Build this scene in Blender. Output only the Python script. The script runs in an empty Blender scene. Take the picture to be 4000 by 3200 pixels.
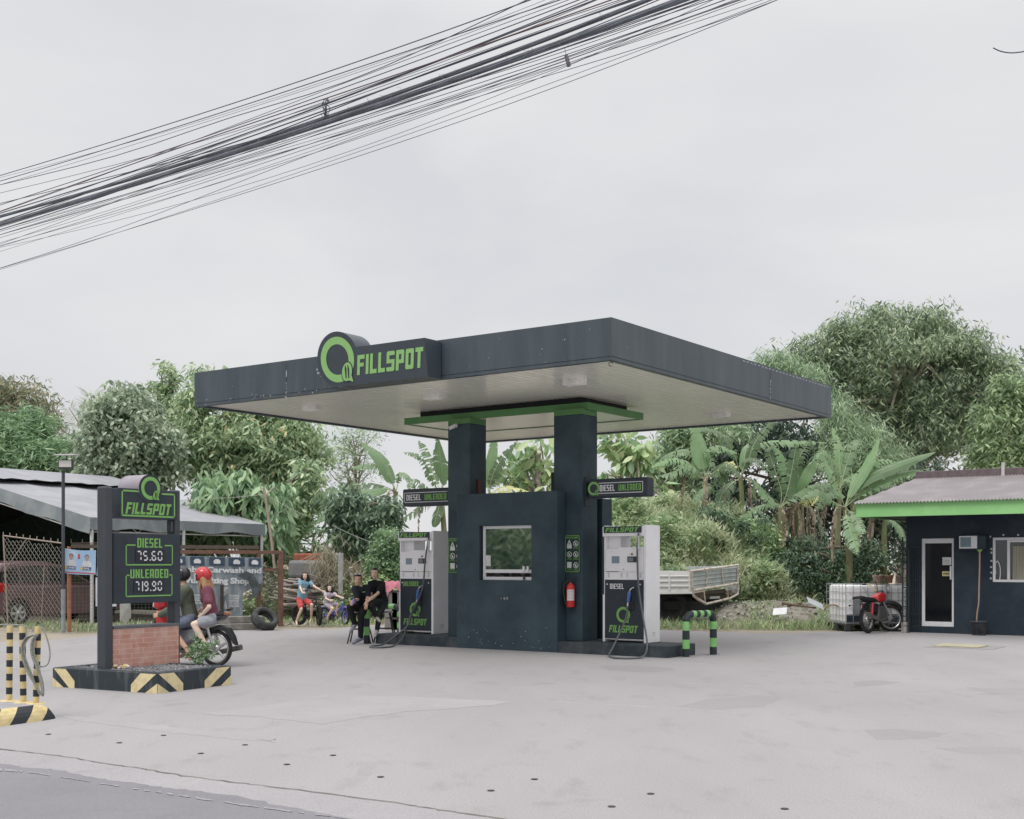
import bpy, bmesh, math, random
import numpy as np
from mathutils import Vector, Matrix, Quaternion, noise
PI = math.pi
# ---------------------------------------------------------------- camera
F, HZ, CH = 4850.0, 2200.0, 1.6          # focal length and horizon row in photo pixels, camera height
sc = bpy.context.scene
COL = sc.collection
cd = bpy.data.cameras.new("camera"); cam = bpy.data.objects.new("camera", cd); COL.objects.link(cam)
cam.location = (0, 0, CH); cam.rotation_euler = (PI/2, 0, 0)
cd.sensor_width = 36.0; cd.lens = 36.0*F/4000.0; cd.shift_y = (HZ-1600.0)/4000.0
cd.clip_start = 0.1; cd.clip_end = 3000
sc.camera = cam
# ---------------------------------------------------------------- world, sun, exposure
w = bpy.data.worlds.new("World"); sc.world = w; w.use_nodes = True
nt = w.node_tree; nt.nodes.clear()
out = nt.nodes.new("ShaderNodeOutputWorld"); bg = nt.nodes.new("ShaderNodeBackground")
sky = nt.nodes.new("ShaderNodeTexSky"); sky.sky_type = 'NISHITA'; sky.sun_disc = False
SUN_EL, SUN_AZ = 58.0, 215.0
sky.sun_elevation = math.radians(SUN_EL); sky.sun_rotation = math.radians(SUN_AZ)
tc = nt.nodes.new("ShaderNodeTexCoord"); mp = nt.nodes.new("ShaderNodeMapping")
mp.inputs['Scale'].default_value = (1.0, 1.0, 2.6); mp.inputs['Location'].default_value = (0.35, 0.2, 0.1)
n1 = nt.nodes.new("ShaderNodeTexNoise"); n1.inputs['Scale'].default_value = 2.3; n1.inputs['Detail'].default_value = 7; n1.inputs['Roughness'].default_value = 0.5; n1.inputs['Distortion'].default_value = 0.35
rp = nt.nodes.new("ShaderNodeValToRGB"); e = rp.color_ramp.elements
e[0].position = 0.38; e[0].color = (0.69, 0.705, 0.735, 1); e[1].position = 0.62; e[1].color = (0.80, 0.80, 0.805, 1)
m = rp.color_ramp.elements.new(0.5); m.color = (0.745, 0.75, 0.768, 1)
mul = nt.nodes.new("ShaderNodeVectorMath"); mul.operation = 'SCALE'; mul.inputs['Scale'].default_value = 10.0
mx = nt.nodes.new("ShaderNodeMix"); mx.data_type = 'RGBA'; mx.inputs[0].default_value = 0.97
L = nt.links.new
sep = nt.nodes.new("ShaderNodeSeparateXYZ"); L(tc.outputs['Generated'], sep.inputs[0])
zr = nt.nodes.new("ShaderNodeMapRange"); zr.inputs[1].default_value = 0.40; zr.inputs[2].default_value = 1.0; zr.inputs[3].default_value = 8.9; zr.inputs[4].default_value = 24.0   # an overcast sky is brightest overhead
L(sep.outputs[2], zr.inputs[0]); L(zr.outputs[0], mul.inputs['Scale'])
L(tc.outputs['Generated'], mp.inputs['Vector']); L(mp.outputs[0], n1.inputs['Vector']); L(n1.outputs[0], rp.inputs[0])
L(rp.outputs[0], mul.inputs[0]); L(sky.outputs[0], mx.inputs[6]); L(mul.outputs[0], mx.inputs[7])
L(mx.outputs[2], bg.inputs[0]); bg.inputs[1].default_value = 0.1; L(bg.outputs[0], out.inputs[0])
sd = bpy.data.lights.new("sun", 'SUN'); so = bpy.data.objects.new("sun", sd); COL.objects.link(so)
sd.energy = 1.3; sd.angle = math.radians(22); sd.color = (1, .97, .93)
az, el = math.radians(SUN_AZ), math.radians(SUN_EL)
sdir = Vector((math.sin(az)*math.cos(el), math.cos(az)*math.cos(el), math.sin(el)))
so.rotation_euler = sdir.to_track_quat('Z', 'Y').to_euler()
sc.view_settings.view_transform = 'Standard'; sc.view_settings.look = 'None'
sc.view_settings.exposure = 0.17; sc.view_settings.gamma = 1.0; sc.view_settings.use_curve_mapping = False
sc.cycles.max_bounces = 8; sc.cycles.transparent_max_bounces = 8; sc.cycles.diffuse_bounces = 5
# ---------------------------------------------------------------- photo pixel -> place
def PX(x, y, Y): return Vector(((x-2000)/F*Y, Y, CH-(y-HZ)/F*Y))
def G(x, y, z=0.0):
    Y = F*(CH-z)/(y-HZ); return Vector(((x-2000)/F*Y, Y, z))
def zm(x0, y0, s): return lambda x, y: (x0+x/s, y0+y/s)
DD = zm(0, 0, 1/1.8553); ZA = zm(0, 1700, 3.08); ZB = zm(0, 2200, 2.156); ZC = zm(600, 1900, 2.1567)
ZD = zm(1050, 2100, 3.45); ZE = zm(1300, 2200, 4.93); ZF = zm(1130, 2200, 6.16); ZP = zm(1500, 1800, 2.156)
ZQ = zm(2100, 1800, 2.156); ZR = zm(3300, 1700, 1.917); ZT = zm(2500, 2050, 2.3956); ZM = zm(3300, 2200, 4.9275)
ZU = zm(2400, 1500, 2.3956); ZV = zm(1000, 1600, 2.156); ZG = zm(0, 2500, 1.3475); ZH = zm(1600, 2500, .8983)
UU = Vector((.8150, -.5795, 0)); VV = Vector((.5795, .8150, 0)); UP = Vector((0, 0, 1))
class Pl:                                  # a vertical plane through o along the horizontal direction r, facing r x up
    def __init__(s, o, r): s.o = Vector(o); s.r = Vector(r).normalized(); s.n = s.r.cross(UP)
    def at(s, p, off=0.0):
        d = Vector(((p[0]-2000)/F, 1, -(p[1]-HZ)/F)); c = Vector((0, 0, CH))
        t = (s.o+s.n*off-c).dot(s.n)/d.dot(s.n); return c+d*t
    def az(s, p, off=0.0):
        q = s.at(p, off); return ((q-s.o).dot(s.r), q.z)
    def P(s, a, z, off=0.0): q = s.o+s.r*a+s.n*off; return Vector((q.x, q.y, z))
# ---------------------------------------------------------------- materials
MATS = {}
def srgb(c): return tuple((v/255/12.92 if v/255 <= .04045 else ((v/255+.055)/1.055)**2.4) for v in c)
def mt(name, c=(.5,.5,.5), rough=.6, metal=0., var=.15, sc_=6., bump=0., c2=None, c2pos=(.45,.62), spec=.4, emit=0, stretch=None, det=6):
    if name in MATS: return MATS[name]
    m = bpy.data.materials.new(name); m.use_nodes = True; MATS[name] = m
    t = m.node_tree; b = t.nodes['Principled BSDF']; N = t.nodes.new; Lk = t.links.new
    b.inputs['Roughness'].default_value = rough; b.inputs['Metallic'].default_value = metal; b.inputs['Specular IOR Level'].default_value = spec
    co = N('ShaderNodeTexCoord'); mp = N('ShaderNodeMapping'); Lk(co.outputs['Object'], mp.inputs[0])
    if stretch: mp.inputs['Scale'].default_value = stretch
    n = N('ShaderNodeTexNoise'); n.inputs['Scale'].default_value = sc_; n.inputs['Detail'].default_value = det; n.inputs['Roughness'].default_value = .6
    Lk(mp.outputs[0], n.inputs[0])
    r = N('ShaderNodeValToRGB'); E = r.color_ramp.elements
    if c2 is None:
        lo = tuple(v*(1-var) for v in c)+(1,); hi = tuple(min(1, v*(1+var)) for v in c)+(1,)
        E[0].position = .3; E[1].position = .7; E[0].color = lo; E[1].color = hi
    else:
        E[0].position = c2pos[0]; E[1].position = c2pos[1]; E[0].color = tuple(c)+(1,); E[1].color = tuple(c2)+(1,)
    Lk(n.outputs[0], r.inputs[0]); Lk(r.outputs[0], b.inputs['Base Color'])
    if bump:
        bn = N('ShaderNodeBump'); bn.inputs['Strength'].default_value = bump; bn.inputs['Distance'].default_value = .02
        Lk(n.outputs[0], bn.inputs['Height']); Lk(bn.outputs[0], b.inputs['Normal'])
    if emit: b.inputs['Emission Color'].default_value = tuple(c)+(1,); b.inputs['Emission Strength'].default_value = emit
    return m
LEAFGAIN = 2.5
def leafmat(name, cols, trans=.35, rough=.55):
    if name in MATS: return MATS[name]
    m = bpy.data.materials.new(name); m.use_nodes = True; MATS[name] = m
    t = m.node_tree; b = t.nodes['Principled BSDF']; N = t.nodes.new; Lk = t.links.new
    g = N('ShaderNodeNewGeometry'); r = N('ShaderNodeValToRGB'); r.color_ramp.interpolation = 'LINEAR'
    E = r.color_ramp.elements
    for i, (p, c) in enumerate(cols):
        e = E[i] if i < 2 else E.new(p)
        lum = .3*c[0]+.6*c[1]+.1*c[2]; e.position = p; e.color = tuple(min(.75, (v*.78+lum*.22)*LEAFGAIN+(.022 if k_ == 2 else .010)) for k_, v in enumerate(c))+(1,)
    co = N('ShaderNodeTexCoord'); n = N('ShaderNodeTexNoise'); n.inputs['Scale'].default_value = .9; n.inputs['Detail'].default_value = 2
    Lk(co.outputs['Object'], n.inputs[0])
    ma = N('ShaderNodeMath'); ma.operation = 'MULTIPLY_ADD'; ma.inputs[1].default_value = .45; Lk(n.outputs[0], ma.inputs[0])
    mb = N('ShaderNodeMath'); mb.operation = 'MULTIPLY_ADD'; mb.inputs[1].default_value = .95; mb.inputs[2].default_value = -.2; Lk(g.outputs['Random Per Island'], mb.inputs[0])
    Lk(mb.outputs[0], ma.inputs[2]); Lk(ma.outputs[0], r.inputs[0]); Lk(r.outputs[0], b.inputs['Base Color'])
    b.inputs['Roughness'].default_value = rough*.8; b.inputs['Specular IOR Level'].default_value = .6
    tr = N('ShaderNodeBsdfTranslucent'); Lk(r.outputs[0], tr.inputs[0]); ms = N('ShaderNodeMixShader'); ms.inputs[0].default_value = trans
    Lk(b.outputs[0], ms.inputs[1]); Lk(tr.outputs[0], ms.inputs[2]); Lk(ms.outputs[0], t.nodes['Material Output'].inputs[0])
    return m
# ---------------------------------------------------------------- mesh building
ORG = {}
class MB:
    def __init__(s): s.v = []; s.f = []; s.m = []; s.sm = []
    def add(s, vs, fs, mi=0, smooth=False):
        o = len(s.v); s.v += [tuple(v) for v in vs]; s.f += [tuple(i+o for i in f) for f in fs]
        s.m += [mi]*len(fs); s.sm += [smooth]*len(fs); return s
    def box(s, a, b, mi=0, M=None):
        (x0,y0,z0),(x1,y1,z1) = a, b
        vs = [Vector(p) for p in ((x0,y0,z0),(x1,y0,z0),(x1,y1,z0),(x0,y1,z0),(x0,y0,z1),(x1,y0,z1),(x1,y1,z1),(x0,y1,z1))]
        if M is not None: vs = [M@v for v in vs]
        return s.add(vs, [(0,3,2,1),(4,5,6,7),(0,1,5,4),(1,2,6,5),(2,3,7,6),(3,0,4,7)], mi)
    def bbox(s, a, b, bev=.01, mi=0, M=None):   # bevelled box
        bm = bmesh.new(); bmesh.ops.create_cube(bm, size=1.0)
        c = [(a[i]+b[i])/2 for i in range(3)]; d = [abs(b[i]-a[i]) for i in range(3)]
        for v in bm.verts: v.co = Vector((c[0]+v.co.x*d[0], c[1]+v.co.y*d[1], c[2]+v.co.z*d[2]))
        bmesh.ops.bevel(bm, geom=list(bm.edges), offset=min(bev, min(d)*.45), segments=2, affect='EDGES', profile=.5)
        return s.frombm(bm, mi, M)
    def frombm(s, bm, mi=0, M=None, smooth=False):
        bm.verts.index_update(); vs = [(M@v.co if M is not None else v.co.copy()) for v in bm.verts]
        fs = [[v.index for v in f.verts] for f in bm.faces]; bm.free(); return s.add(vs, fs, mi, smooth)
    def obox(s, o, r, d, u, mi=0, bev=0):          # box from corner o with edge vectors r,d,u
        M = Matrix((r.to_4d(), d.to_4d(), u.to_4d(), Vector((0,0,0,1)))).transposed(); 
        for i in range(3): M[3][i] = 0
        M.translation = o
        o, r, d, u = map(Vector, (o, r, d, u))
        if bev:
            rn, dn, un = r.normalized(), d.normalized(), u.normalized()
            M2 = Matrix(((rn.x,dn.x,un.x,o.x),(rn.y,dn.y,un.y,o.y),(rn.z,dn.z,un.z,o.z),(0,0,0,1)))
            return s.bbox((0,0,0), (r.length,d.length,u.length), bev, mi, M2)
        M2 = Matrix(((r.x,d.x,u.x,o.x),(r.y,d.y,u.y,o.y),(r.z,d.z,u.z,o.z),(0,0,0,1)))
        return s.box((0,0,0),(1,1,1), mi, M2)
    def prism(s, pts, ext, mi=0):                  # polygon pts extruded by ext
        n = len(pts); pts = [Vector(p) for p in pts]; ext = Vector(ext)
        return s.add(pts+[p+ext for p in pts], [tuple(range(n)), tuple(range(2*n-1, n-1, -1))]+[(i, i+n, (i+1)%n+n, (i+1)%n) for i in range(n)], mi)
    def poly(s, pts, mi=0): return s.add(pts, [tuple(range(len(pts)))], mi)
    def tube(s, pts, r, n=8, mi=0, caps=True, smooth=True):
        pts = [Vector(p) for p in pts]; rs = r if isinstance(r, (list, tuple)) else [r]*len(pts)
        vs = []; fs = []; t0 = (pts[1]-pts[0]).normalized()
        a = t0.orthogonal().normalized()
        for i, p in enumerate(pts):
            t = (pts[min(i+1, len(pts)-1)]-pts[max(i-1, 0)])
            t = t.normalized() if t.length > 1e-9 else t0
            a = (a-t*a.dot(t)); a = a.normalized() if a.length > 1e-6 else t.orthogonal().normalized()
            b = t.cross(a)
            for k in range(n):
                th = 2*PI*k/n; vs.append(p+(a*math.cos(th)+b*math.sin(th))*rs[i])
        for i in range(len(pts)-1):
            for k in range(n): fs.append((i*n+k, i*n+(k+1)%n, (i+1)*n+(k+1)%n, (i+1)*n+k))
        s.add(vs, fs, mi, smooth)
        if caps: s.add(vs[:n], [tuple(range(n-1,-1,-1))], mi); s.add(vs[-n:], [tuple(range(n))], mi)
        return s
    def lathe(s, prof, o=(0,0,0), ax=(0,0,1), n=20, mi=0, smooth=True, mis=None):
        o = Vector(o); q = Vector((0,0,1)).rotation_difference(Vector(ax).normalized()); 
        vs = []
        for (r, z) in prof:
            for k in range(n): vs.append(o+q@Vector((r*math.cos(2*PI*k/n), r*math.sin(2*PI*k/n), z)))
        for i in range(len(prof)-1):
            s.add([], [], mi)
        base = len(s.v); s.v += [tuple(v) for v in vs]
        for i in range(len(prof)-1):
            for k in range(n):
                s.f.append((base+i*n+k, base+i*n+(k+1)%n, base+(i+1)*n+(k+1)%n, base+(i+1)*n+k)); s.m.append(mis[i] if mis else mi); s.sm.append(smooth)
        return s
    def torus(s, o, ax, R, r, n=32, k=10, mi=0, sq=1.0):
        prof = [(R+r*math.cos(2*PI*j/k)*sq, r*math.sin(2*PI*j/k)) for j in range(k+1)]
        return s.lathe(prof, o, ax, n, mi)
    def ell(s, o, rad, mi=0, M=None, n=12):
        o = Vector(o); vs = []; fs = []; m = n//2
        for i in range(m+1):
            ph = PI*i/m
            for k in range(n):
                v = Vector((rad[0]*math.sin(ph)*math.cos(2*PI*k/n), rad[1]*math.sin(ph)*math.sin(2*PI*k/n), rad[2]*math.cos(ph)))
                vs.append(o+(M@v if M is not None else v))
        for i in range(m):
            for k in range(n): fs.append((i*n+k, (i+1)*n+k, (i+1)*n+(k+1)%n, i*n+(k+1)%n))
        return s.add(vs, fs, mi, True)
    def cap(s, p, a, q, b, n=12, mi=0):
        p, q = Vector(p), Vector(q); d = q-p
        if d.length < 1e-5: return s.ell(p, (a,a,a), mi)
        t = d.normalized(); pts = []; rs = []
        for th in (80, 55, 25): pts.append(p-t*a*math.sin(math.radians(th))); rs.append(a*math.cos(math.radians(th)))
        pts += [p, q]; rs += [a, b]
        for th in (25, 55, 80): pts.append(q+t*b*math.sin(math.radians(th))); rs.append(b*math.cos(math.radians(th)))
        return s.tube(pts, rs, n, mi)
    def slab(s, poly, w, bev=.02, M=None, mi=0, y0=0.0):   # side profile (x,z) widened to w about y0 with a soft edge
        n = len(poly); cx = sum(p[0] for p in poly)/n; cz = sum(p[1] for p in poly)/n
        def ring(y, k):
            out = []
            for (x, z) in poly:
                d = math.hypot(x-cx, z-cz) or 1; f = max(0, 1-k/d); out.append(Vector((cx+(x-cx)*f, y, cz+(z-cz)*f)))
            return out
        R = [ring(y0-w/2, bev), ring(y0-w/2+bev*.3, bev*.3), ring(y0-w/2+bev, 0), ring(y0+w/2-bev, 0), ring(y0+w/2-bev*.3, bev*.3), ring(y0+w/2, bev)]
        vs = [(M@p if M is not None else p) for r in R for p in r]
        fs = [tuple(range(n)), tuple(range(6*n-1, 5*n-1, -1))]
        for j in range(5): fs += [(j*n+i, (j+1)*n+i, (j+1)*n+(i+1)%n, j*n+(i+1)%n) for i in range(n)]
        return s.add(vs, fs, mi)
    def build(s, name, mats, parent=None, org=None):
        if not isinstance(mats, (list, tuple)): mats = [mats]
        if parent is not None: org = ORG[parent.name]
        org = Vector(org) if org is not None else Vector((0,0,0))
        me = bpy.data.meshes.new(name)
        me.from_pydata([(v[0]-org.x, v[1]-org.y, v[2]-org.z) for v in s.v], [], s.f)
        for m in mats: me.materials.append(m)
        me.polygons.foreach_set('material_index', s.m); me.polygons.foreach_set('use_smooth', s.sm)
        me.update(); bm = bmesh.new(); bm.from_mesh(me); bmesh.ops.recalc_face_normals(bm, faces=bm.faces); bm.to_mesh(me); bm.free()
        o = bpy.data.objects.new(name, me); COL.objects.link(o)
        if parent is not None: o.parent = parent
        else: o.location = org
        ORG[o.name] = org
        return o
def tag(o, label, cat=None, group=None, kind=None):
    if label: o['label'] = label
    if cat: o['category'] = cat
    if group: o['group'] = group
    if kind: o['kind'] = kind
    return o
def thing(name, loc, label, cat, group=None):
    o = bpy.data.objects.new(name, None); COL.objects.link(o); o.location = loc; o.empty_display_size = .1
    ORG[o.name] = Vector(loc); return tag(o, label, cat, group)
KIDS = {}
def dup(root, loc, rz=None, label=None, swap=None):
    def cp(o, par):
        c = o.copy(); COL.objects.link(c)
        if par is not None: c.parent = par
        for ch in [k for k in bpy.data.objects if k.parent == o]: cp(ch, c)
        return c
    r = cp(root, None); r.location = loc
    if rz is not None: r.rotation_euler.z = rz
    if label: r['label'] = label
    ORG[r.name] = Vector(loc)
    return r
def fuse(mb, voxel=.009, it=4, paint=(), nm=1):
    me = bpy.data.meshes.new("t"); me.from_pydata(mb.v, [], mb.f); bm = bmesh.new(); bm.from_mesh(me)
    bmesh.ops.recalc_face_normals(bm, faces=bm.faces); bm.to_mesh(me); bm.free()
    o = bpy.data.objects.new("t", me); COL.objects.link(o)
    r = o.modifiers.new("r", 'REMESH'); r.mode = 'VOXEL'; r.voxel_size = voxel
    if it: q = o.modifiers.new("s", 'SMOOTH'); q.factor = .5; q.iterations = it
    dg = bpy.context.evaluated_depsgraph_get(); dg.update()
    e = bpy.data.meshes.new_from_object(o.evaluated_get(dg))
    out = MB(); out.v = [tuple(v.co) for v in e.vertices]; out.f = [tuple(p.vertices) for p in e.polygons]
    out.sm = [True]*len(out.f); out.m = [0]*len(out.f)
    if paint:
        for i, p in enumerate(e.polygons):
            for (c, rad, k) in paint:
                if (p.center-c).length < rad: out.m[i] = k
    bpy.data.objects.remove(o); bpy.data.meshes.remove(me); bpy.data.meshes.remove(e)
    return out
def curve(pts, n=8):                       # Catmull-Rom through 3D points
    P = [Vector(p) for p in pts]; P = [P[0]*2-P[1]]+P+[P[-1]*2-P[-2]]; out = []
    for i in range(1, len(P)-2):
        for k in range(n):
            t = k/n; a, b, c, d = P[i-1], P[i], P[i+1], P[i+2]
            out.append(.5*((2*b)+(c-a)*t+(2*a-5*b+4*c-d)*t*t+(3*b-a-3*c+d)*t**3))
    out.append(P[-2]); return out
# ---------------------------------------------------------------- lettering
class Fr:                                  # a flat frame: o + r*a + u*b, facing n
    def __init__(s, o, r, u): s.o = Vector(o); s.r = Vector(r); s.u = Vector(u); s.n = s.r.cross(s.u).normalized()
    def p(s, a, b, off=0): return s.o+s.r*a+s.u*b+s.n*off
TXT = {}
def text(mb, fr, s, a, b, h, wd=None, off=.006, mi=0, bold=.02, align='l', shear=0):
    key = (s, bold)
    if key not in TXT:
        c = bpy.data.curves.new("t", 'FONT'); c.body = s; c.size = 1; c.offset = bold; c.resolution_u = 3
        o = bpy.data.objects.new("t", c); COL.objects.link(o); dg = bpy.context.evaluated_depsgraph_get(); dg.update()
        me = bpy.data.meshes.new_from_object(o.evaluated_get(dg))
        TXT[key] = ([(v.co.x, v.co.y) for v in me.vertices], [tuple(p.vertices) for p in me.polygons])
        bpy.data.objects.remove(o); bpy.data.curves.remove(c); bpy.data.meshes.remove(me)
    vs, fs = TXT[key]; x0 = min(v[0] for v in vs); x1 = max(v[0] for v in vs); y0 = min(v[1] for v in vs); y1 = max(v[1] for v in vs)
    sy = h/(y1-y0); sx = (wd/(x1-x0)) if wd else sy; W = (x1-x0)*sx
    if align == 'c': a -= W/2
    mb.add([fr.p(a+(v[0]-x0)*sx+shear*(v[1]-y0)*sy, b+(v[1]-y0)*sy, off) for v in vs], fs, mi)
BL = {'F': (.58, [(0,0,.22,1),(.22,.79,.58,1),(.22,.41,.52,.6)]), 'I': (.22, [(0,0,.22,1)]), 'L': (.54, [(0,0,.22,1),(.22,0,.54,.21)]),
 'S': (.62, [(0,.79,.62,1),(0,.59,.22,.79),(0,.4,.62,.59),(.4,.21,.62,.4),(0,0,.62,.21)]),
 'P': (.62, [(0,0,.22,1),(.22,.79,.62,1),(.4,.53,.62,.79),(.22,.34,.62,.53)]),
 'O': (.62, [(0,0,.22,1),(.4,0,.62,1),(.22,.79,.4,1),(.22,0,.4,.21)]), 'T': (.58, [(0,.79,.58,1),(.18,0,.4,.79)])}
BL.update({'d': (.48, [(0,0,.17,1),(.17,.85,.48,1),(.17,0,.48,.15),(.31,.15,.48,.85)]), 'i': (.17, [(0,0,.17,1)]), 'e': (.42, [(0,0,.17,1),(.17,.85,.42,1),(.17,.43,.38,.58),(.17,0,.42,.15)]),
 's': (.47, [(0,.85,.47,1),(0,.57,.17,.85),(0,.43,.47,.57),(.30,.15,.47,.43),(0,0,.47,.15)]), 'l': (.41, [(0,0,.17,1),(.17,0,.41,.15)]), 'u': (.48, [(0,.15,.17,1),(.31,.15,.48,1),(0,0,.48,.15)]),
 'n': (.50, [(0,0,.17,1),(.33,0,.50,1),((.17,1),(.17,.62),(.33,.0),(.33,.38))]), 'a': (.48, [(0,0,.17,.85),(.31,0,.48,.85),(0,.85,.48,1),(.17,.27,.31,.41)])})
def block(mb, fr, s, a, b, h, wd, off=.006, mi=0, shear=.2):
    gap = .11; W = sum(BL[c][0] for c in s)+gap*(len(s)-1); k = (wd-shear*h)/W
    x = 0; c_ = .07
    for c in s:
        w_, cells = BL[c]
        for cell in cells:
            if isinstance(cell[0], tuple): mb.poly([fr.p(a+(x+px_)*k+shear*py_*h, b+py_*h, off) for (px_, py_) in cell], mi); continue
            x0, y0, x1, y1 = cell; pts = []                        # chamfer the outer corners of the letter
            for (px_, py_, sx, sy) in ((x0,y0,1,1),(x1,y0,-1,1),(x1,y1,-1,-1),(x0,y1,1,-1)):
                outer = px_ in (0, w_) and py_ in (0, 1) and c in 'SPOdusa' and not (c in 'Pd' and px_ == 0) and not (c == 'a' and py_ == 0) and not (c == 'u' and py_ == 1)
                if outer:
                    q = [(px_, py_+sy*c_), (px_+sx*c_, py_)]
                    if (sx, sy) in ((-1,1),(1,-1)): q.reverse()
                    pts += q
                else: pts.append((px_, py_))
            mb.poly([fr.p(a+(x+px_)*k+shear*py_*h, b+py_*h, off) for (px_, py_) in pts], mi)
        x += w_+gap
def logoQ(mb, fr, a, b, R, off=.006, green=0, dark=1, det=True):
    n = 40; vs = []; cx, cz = R*.0, R*.0
    for k in range(n):
        t = 2*PI*k/n; vs += [fr.p(a+R*math.cos(t), b+R*math.sin(t), off), fr.p(a+R*.67*math.cos(t), b+R*.67*math.sin(t), off)]
    mb.add(vs, [(2*k, 2*((k+1)%n), 2*((k+1)%n)+1, 2*k+1) for k in range(n)], green)
    th = math.radians(-20); ca, sa = math.cos(th), math.sin(th)
    def E(rx, ry, o, mi, dx=.52, dy=-.58):
        pts = []
        for k in range(20):
            t = 2*PI*k/20; x, y = rx*math.cos(t), ry*math.sin(t)
            pts.append(fr.p(a+R*(dx+x*ca+y*sa*-1), b+R*(dy+x*sa+y*ca), o))
        mb.poly(pts, mi)
    E(.34, .47, off+.003, dark); E(.29, .42, off+.006, green)
    if det:
        for dx in (-.08, .08):
            q = [(-.03+dx,-.3),(.03+dx,-.3),(.07+dx,.12),(.0+dx,.3),(-.03+dx,.12)]
            mb.poly([fr.p(a+R*(.52+x), b+R*(-.56+y), off+.009) for (x, y) in q], dark)
        mb.poly([fr.p(a+R*x, b+R*y, off+.009) for (x, y) in ((.55,-.95),(.85,-1.04),(.78,-.75))], green)
def frameline(mb, fr, pts, t, off=.006, mi=0):      # a painted line of width t through frame points
    for (p, q) in zip(pts, pts[1:]):
        d = Vector((q[0]-p[0], q[1]-p[1])); d.normalize(); n_ = Vector((-d.y, d.x))*t/2; e_ = d*t/2*(1 if abs(d.x) > abs(d.y) else -1)
        q_ = [(p[0]+n_.x-e_.x, p[1]+n_.y-e_.y), (q[0]+n_.x-e_.x, q[1]+n_.y-e_.y), (q[0]-n_.x-e_.x, q[1]-n_.y-e_.y), (p[0]-n_.x-e_.x, p[1]-n_.y-e_.y)]
        mb.poly([fr.p(x, y, off) for (x, y) in q_], mi)
# ================================================================ ground
def groundmat(name, base, dark, light, s1=.35, s2=3., fine=60., bump=.2, rough=.85, stretch=None, stain=.5):
    m = bpy.data.materials.new(name); m.use_nodes = True; t = m.node_tree; b = t.nodes['Principled BSDF']; N = t.nodes.new; K = t.links.new
    b.inputs['Roughness'].default_value = rough; b.inputs['Specular IOR Level'].default_value = .25
    co = N('ShaderNodeTexCoord'); mp = N('ShaderNodeMapping'); K(co.outputs['Object'], mp.inputs[0])
    mp.inputs['Rotation'].default_value = (0, 0, math.radians(35))
    if stretch: mp.inputs['Scale'].default_value = stretch
    def nz(sc_, det, src): n = N('ShaderNodeTexNoise'); n.inputs['Scale'].default_value = sc_; n.inputs['Detail'].default_value = det; n.inputs['Roughness'].default_value = .62; K(src, n.inputs[0]); return n.outputs[0]
    def ramp(src, a, ca, c, cc): r = N('ShaderNodeValToRGB'); E = r.color_ramp.elements; E[0].position = a; E[1].position = c; E[0].color = ca; E[1].color = cc; K(src, r.inputs[0]); return r.outputs[0]
    def mix(f, a, c, mode='MIX'):
        x = N('ShaderNodeMix'); x.data_type = 'RGBA'; x.blend_type = mode
        if isinstance(f, float): x.inputs[0].default_value = f
        else: K(f, x.inputs[0])
        for i, s in ((6, a), (7, c)):
            if isinstance(s, tuple): x.inputs[i].default_value = s+(1,)
            else: K(s, x.inputs[i])
        return x.outputs[2]
    A = mix(ramp(nz(s1, 8, mp.outputs[0]), .35, (0,0,0,1), .65, (1,1,1,1)), base, light)
    B = mix(ramp(nz(s2, 8, mp.outputs[0]), .56, (0,0,0,1), .78, (stain,)*3+(1,)), A, dark)
    C = mix(ramp(nz(s1*2.7, 9, co.outputs['Object']), .60, (0,0,0,1), .72, (stain,)*3+(1,)), B, dark)
    fn = nz(fine, 3, co.outputs['Object'])
    Dd = mix(.5, C, ramp(fn, .3, (.72,.72,.72,1), .7, (1.28,1.28,1.28,1)), 'MULTIPLY')
    K(Dd, b.inputs['Base Color']); bn = N('ShaderNodeBump'); bn.inputs['Strength'].default_value = bump; bn.inputs['Distance'].default_value = .01
    K(fn, bn.inputs['Height']); K(bn.outputs[0], b.inputs['Normal']); return m
m_conc = groundmat("concrete", (.308,.293,.296), (.215,.205,.205), (.352,.336,.340), stretch=(1,.35,1))
m_apron = groundmat("apron_concrete", (.312,.297,.304), (.23,.22,.223), (.35,.335,.343), s1=.6)
m_asph = groundmat("asphalt", (.205,.198,.210), (.16,.157,.167), (.235,.228,.24), s1=.5, fine=90., bump=.3)
m_light = groundmat("light_concrete", (.332,.314,.318), (.28,.265,.268), (.365,.348,.352), s1=.9)
m_dirt = groundmat("dirt", (.30,.26,.20), (.16,.15,.09), (.36,.32,.26), s1=.5, s2=1.7, fine=30., bump=.6, stain=.9)
def sheet(name, pts, mat, z, parent=None, kind='structure', lab=None):
    mb = MB(); mb.poly([(p[0], p[1], z) for p in pts]); o = mb.build(name, mat, parent)
    if parent is None: tag(o, lab, kind=kind)
    return o
def jag(pts, n, amp, seed=1):
    R = random.Random(seed); out = []
    for p, q in zip(pts, pts[1:]):
        p, q = Vector(p), Vector(q)
        for k in range(n): out.append(p.lerp(q, k/n)+Vector((R.uniform(-amp, amp), R.uniform(-amp, amp), 0)))
    out.append(Vector(pts[-1])); return out
mb = MB(); mb.poly([(-400,-60,-.03),(400,-60,-.03),(400,700,-.03),(-400,700,-.03)]); tag(mb.build("ground", m_dirt), "bare earth and weeds beyond the station", kind='structure')
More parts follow.
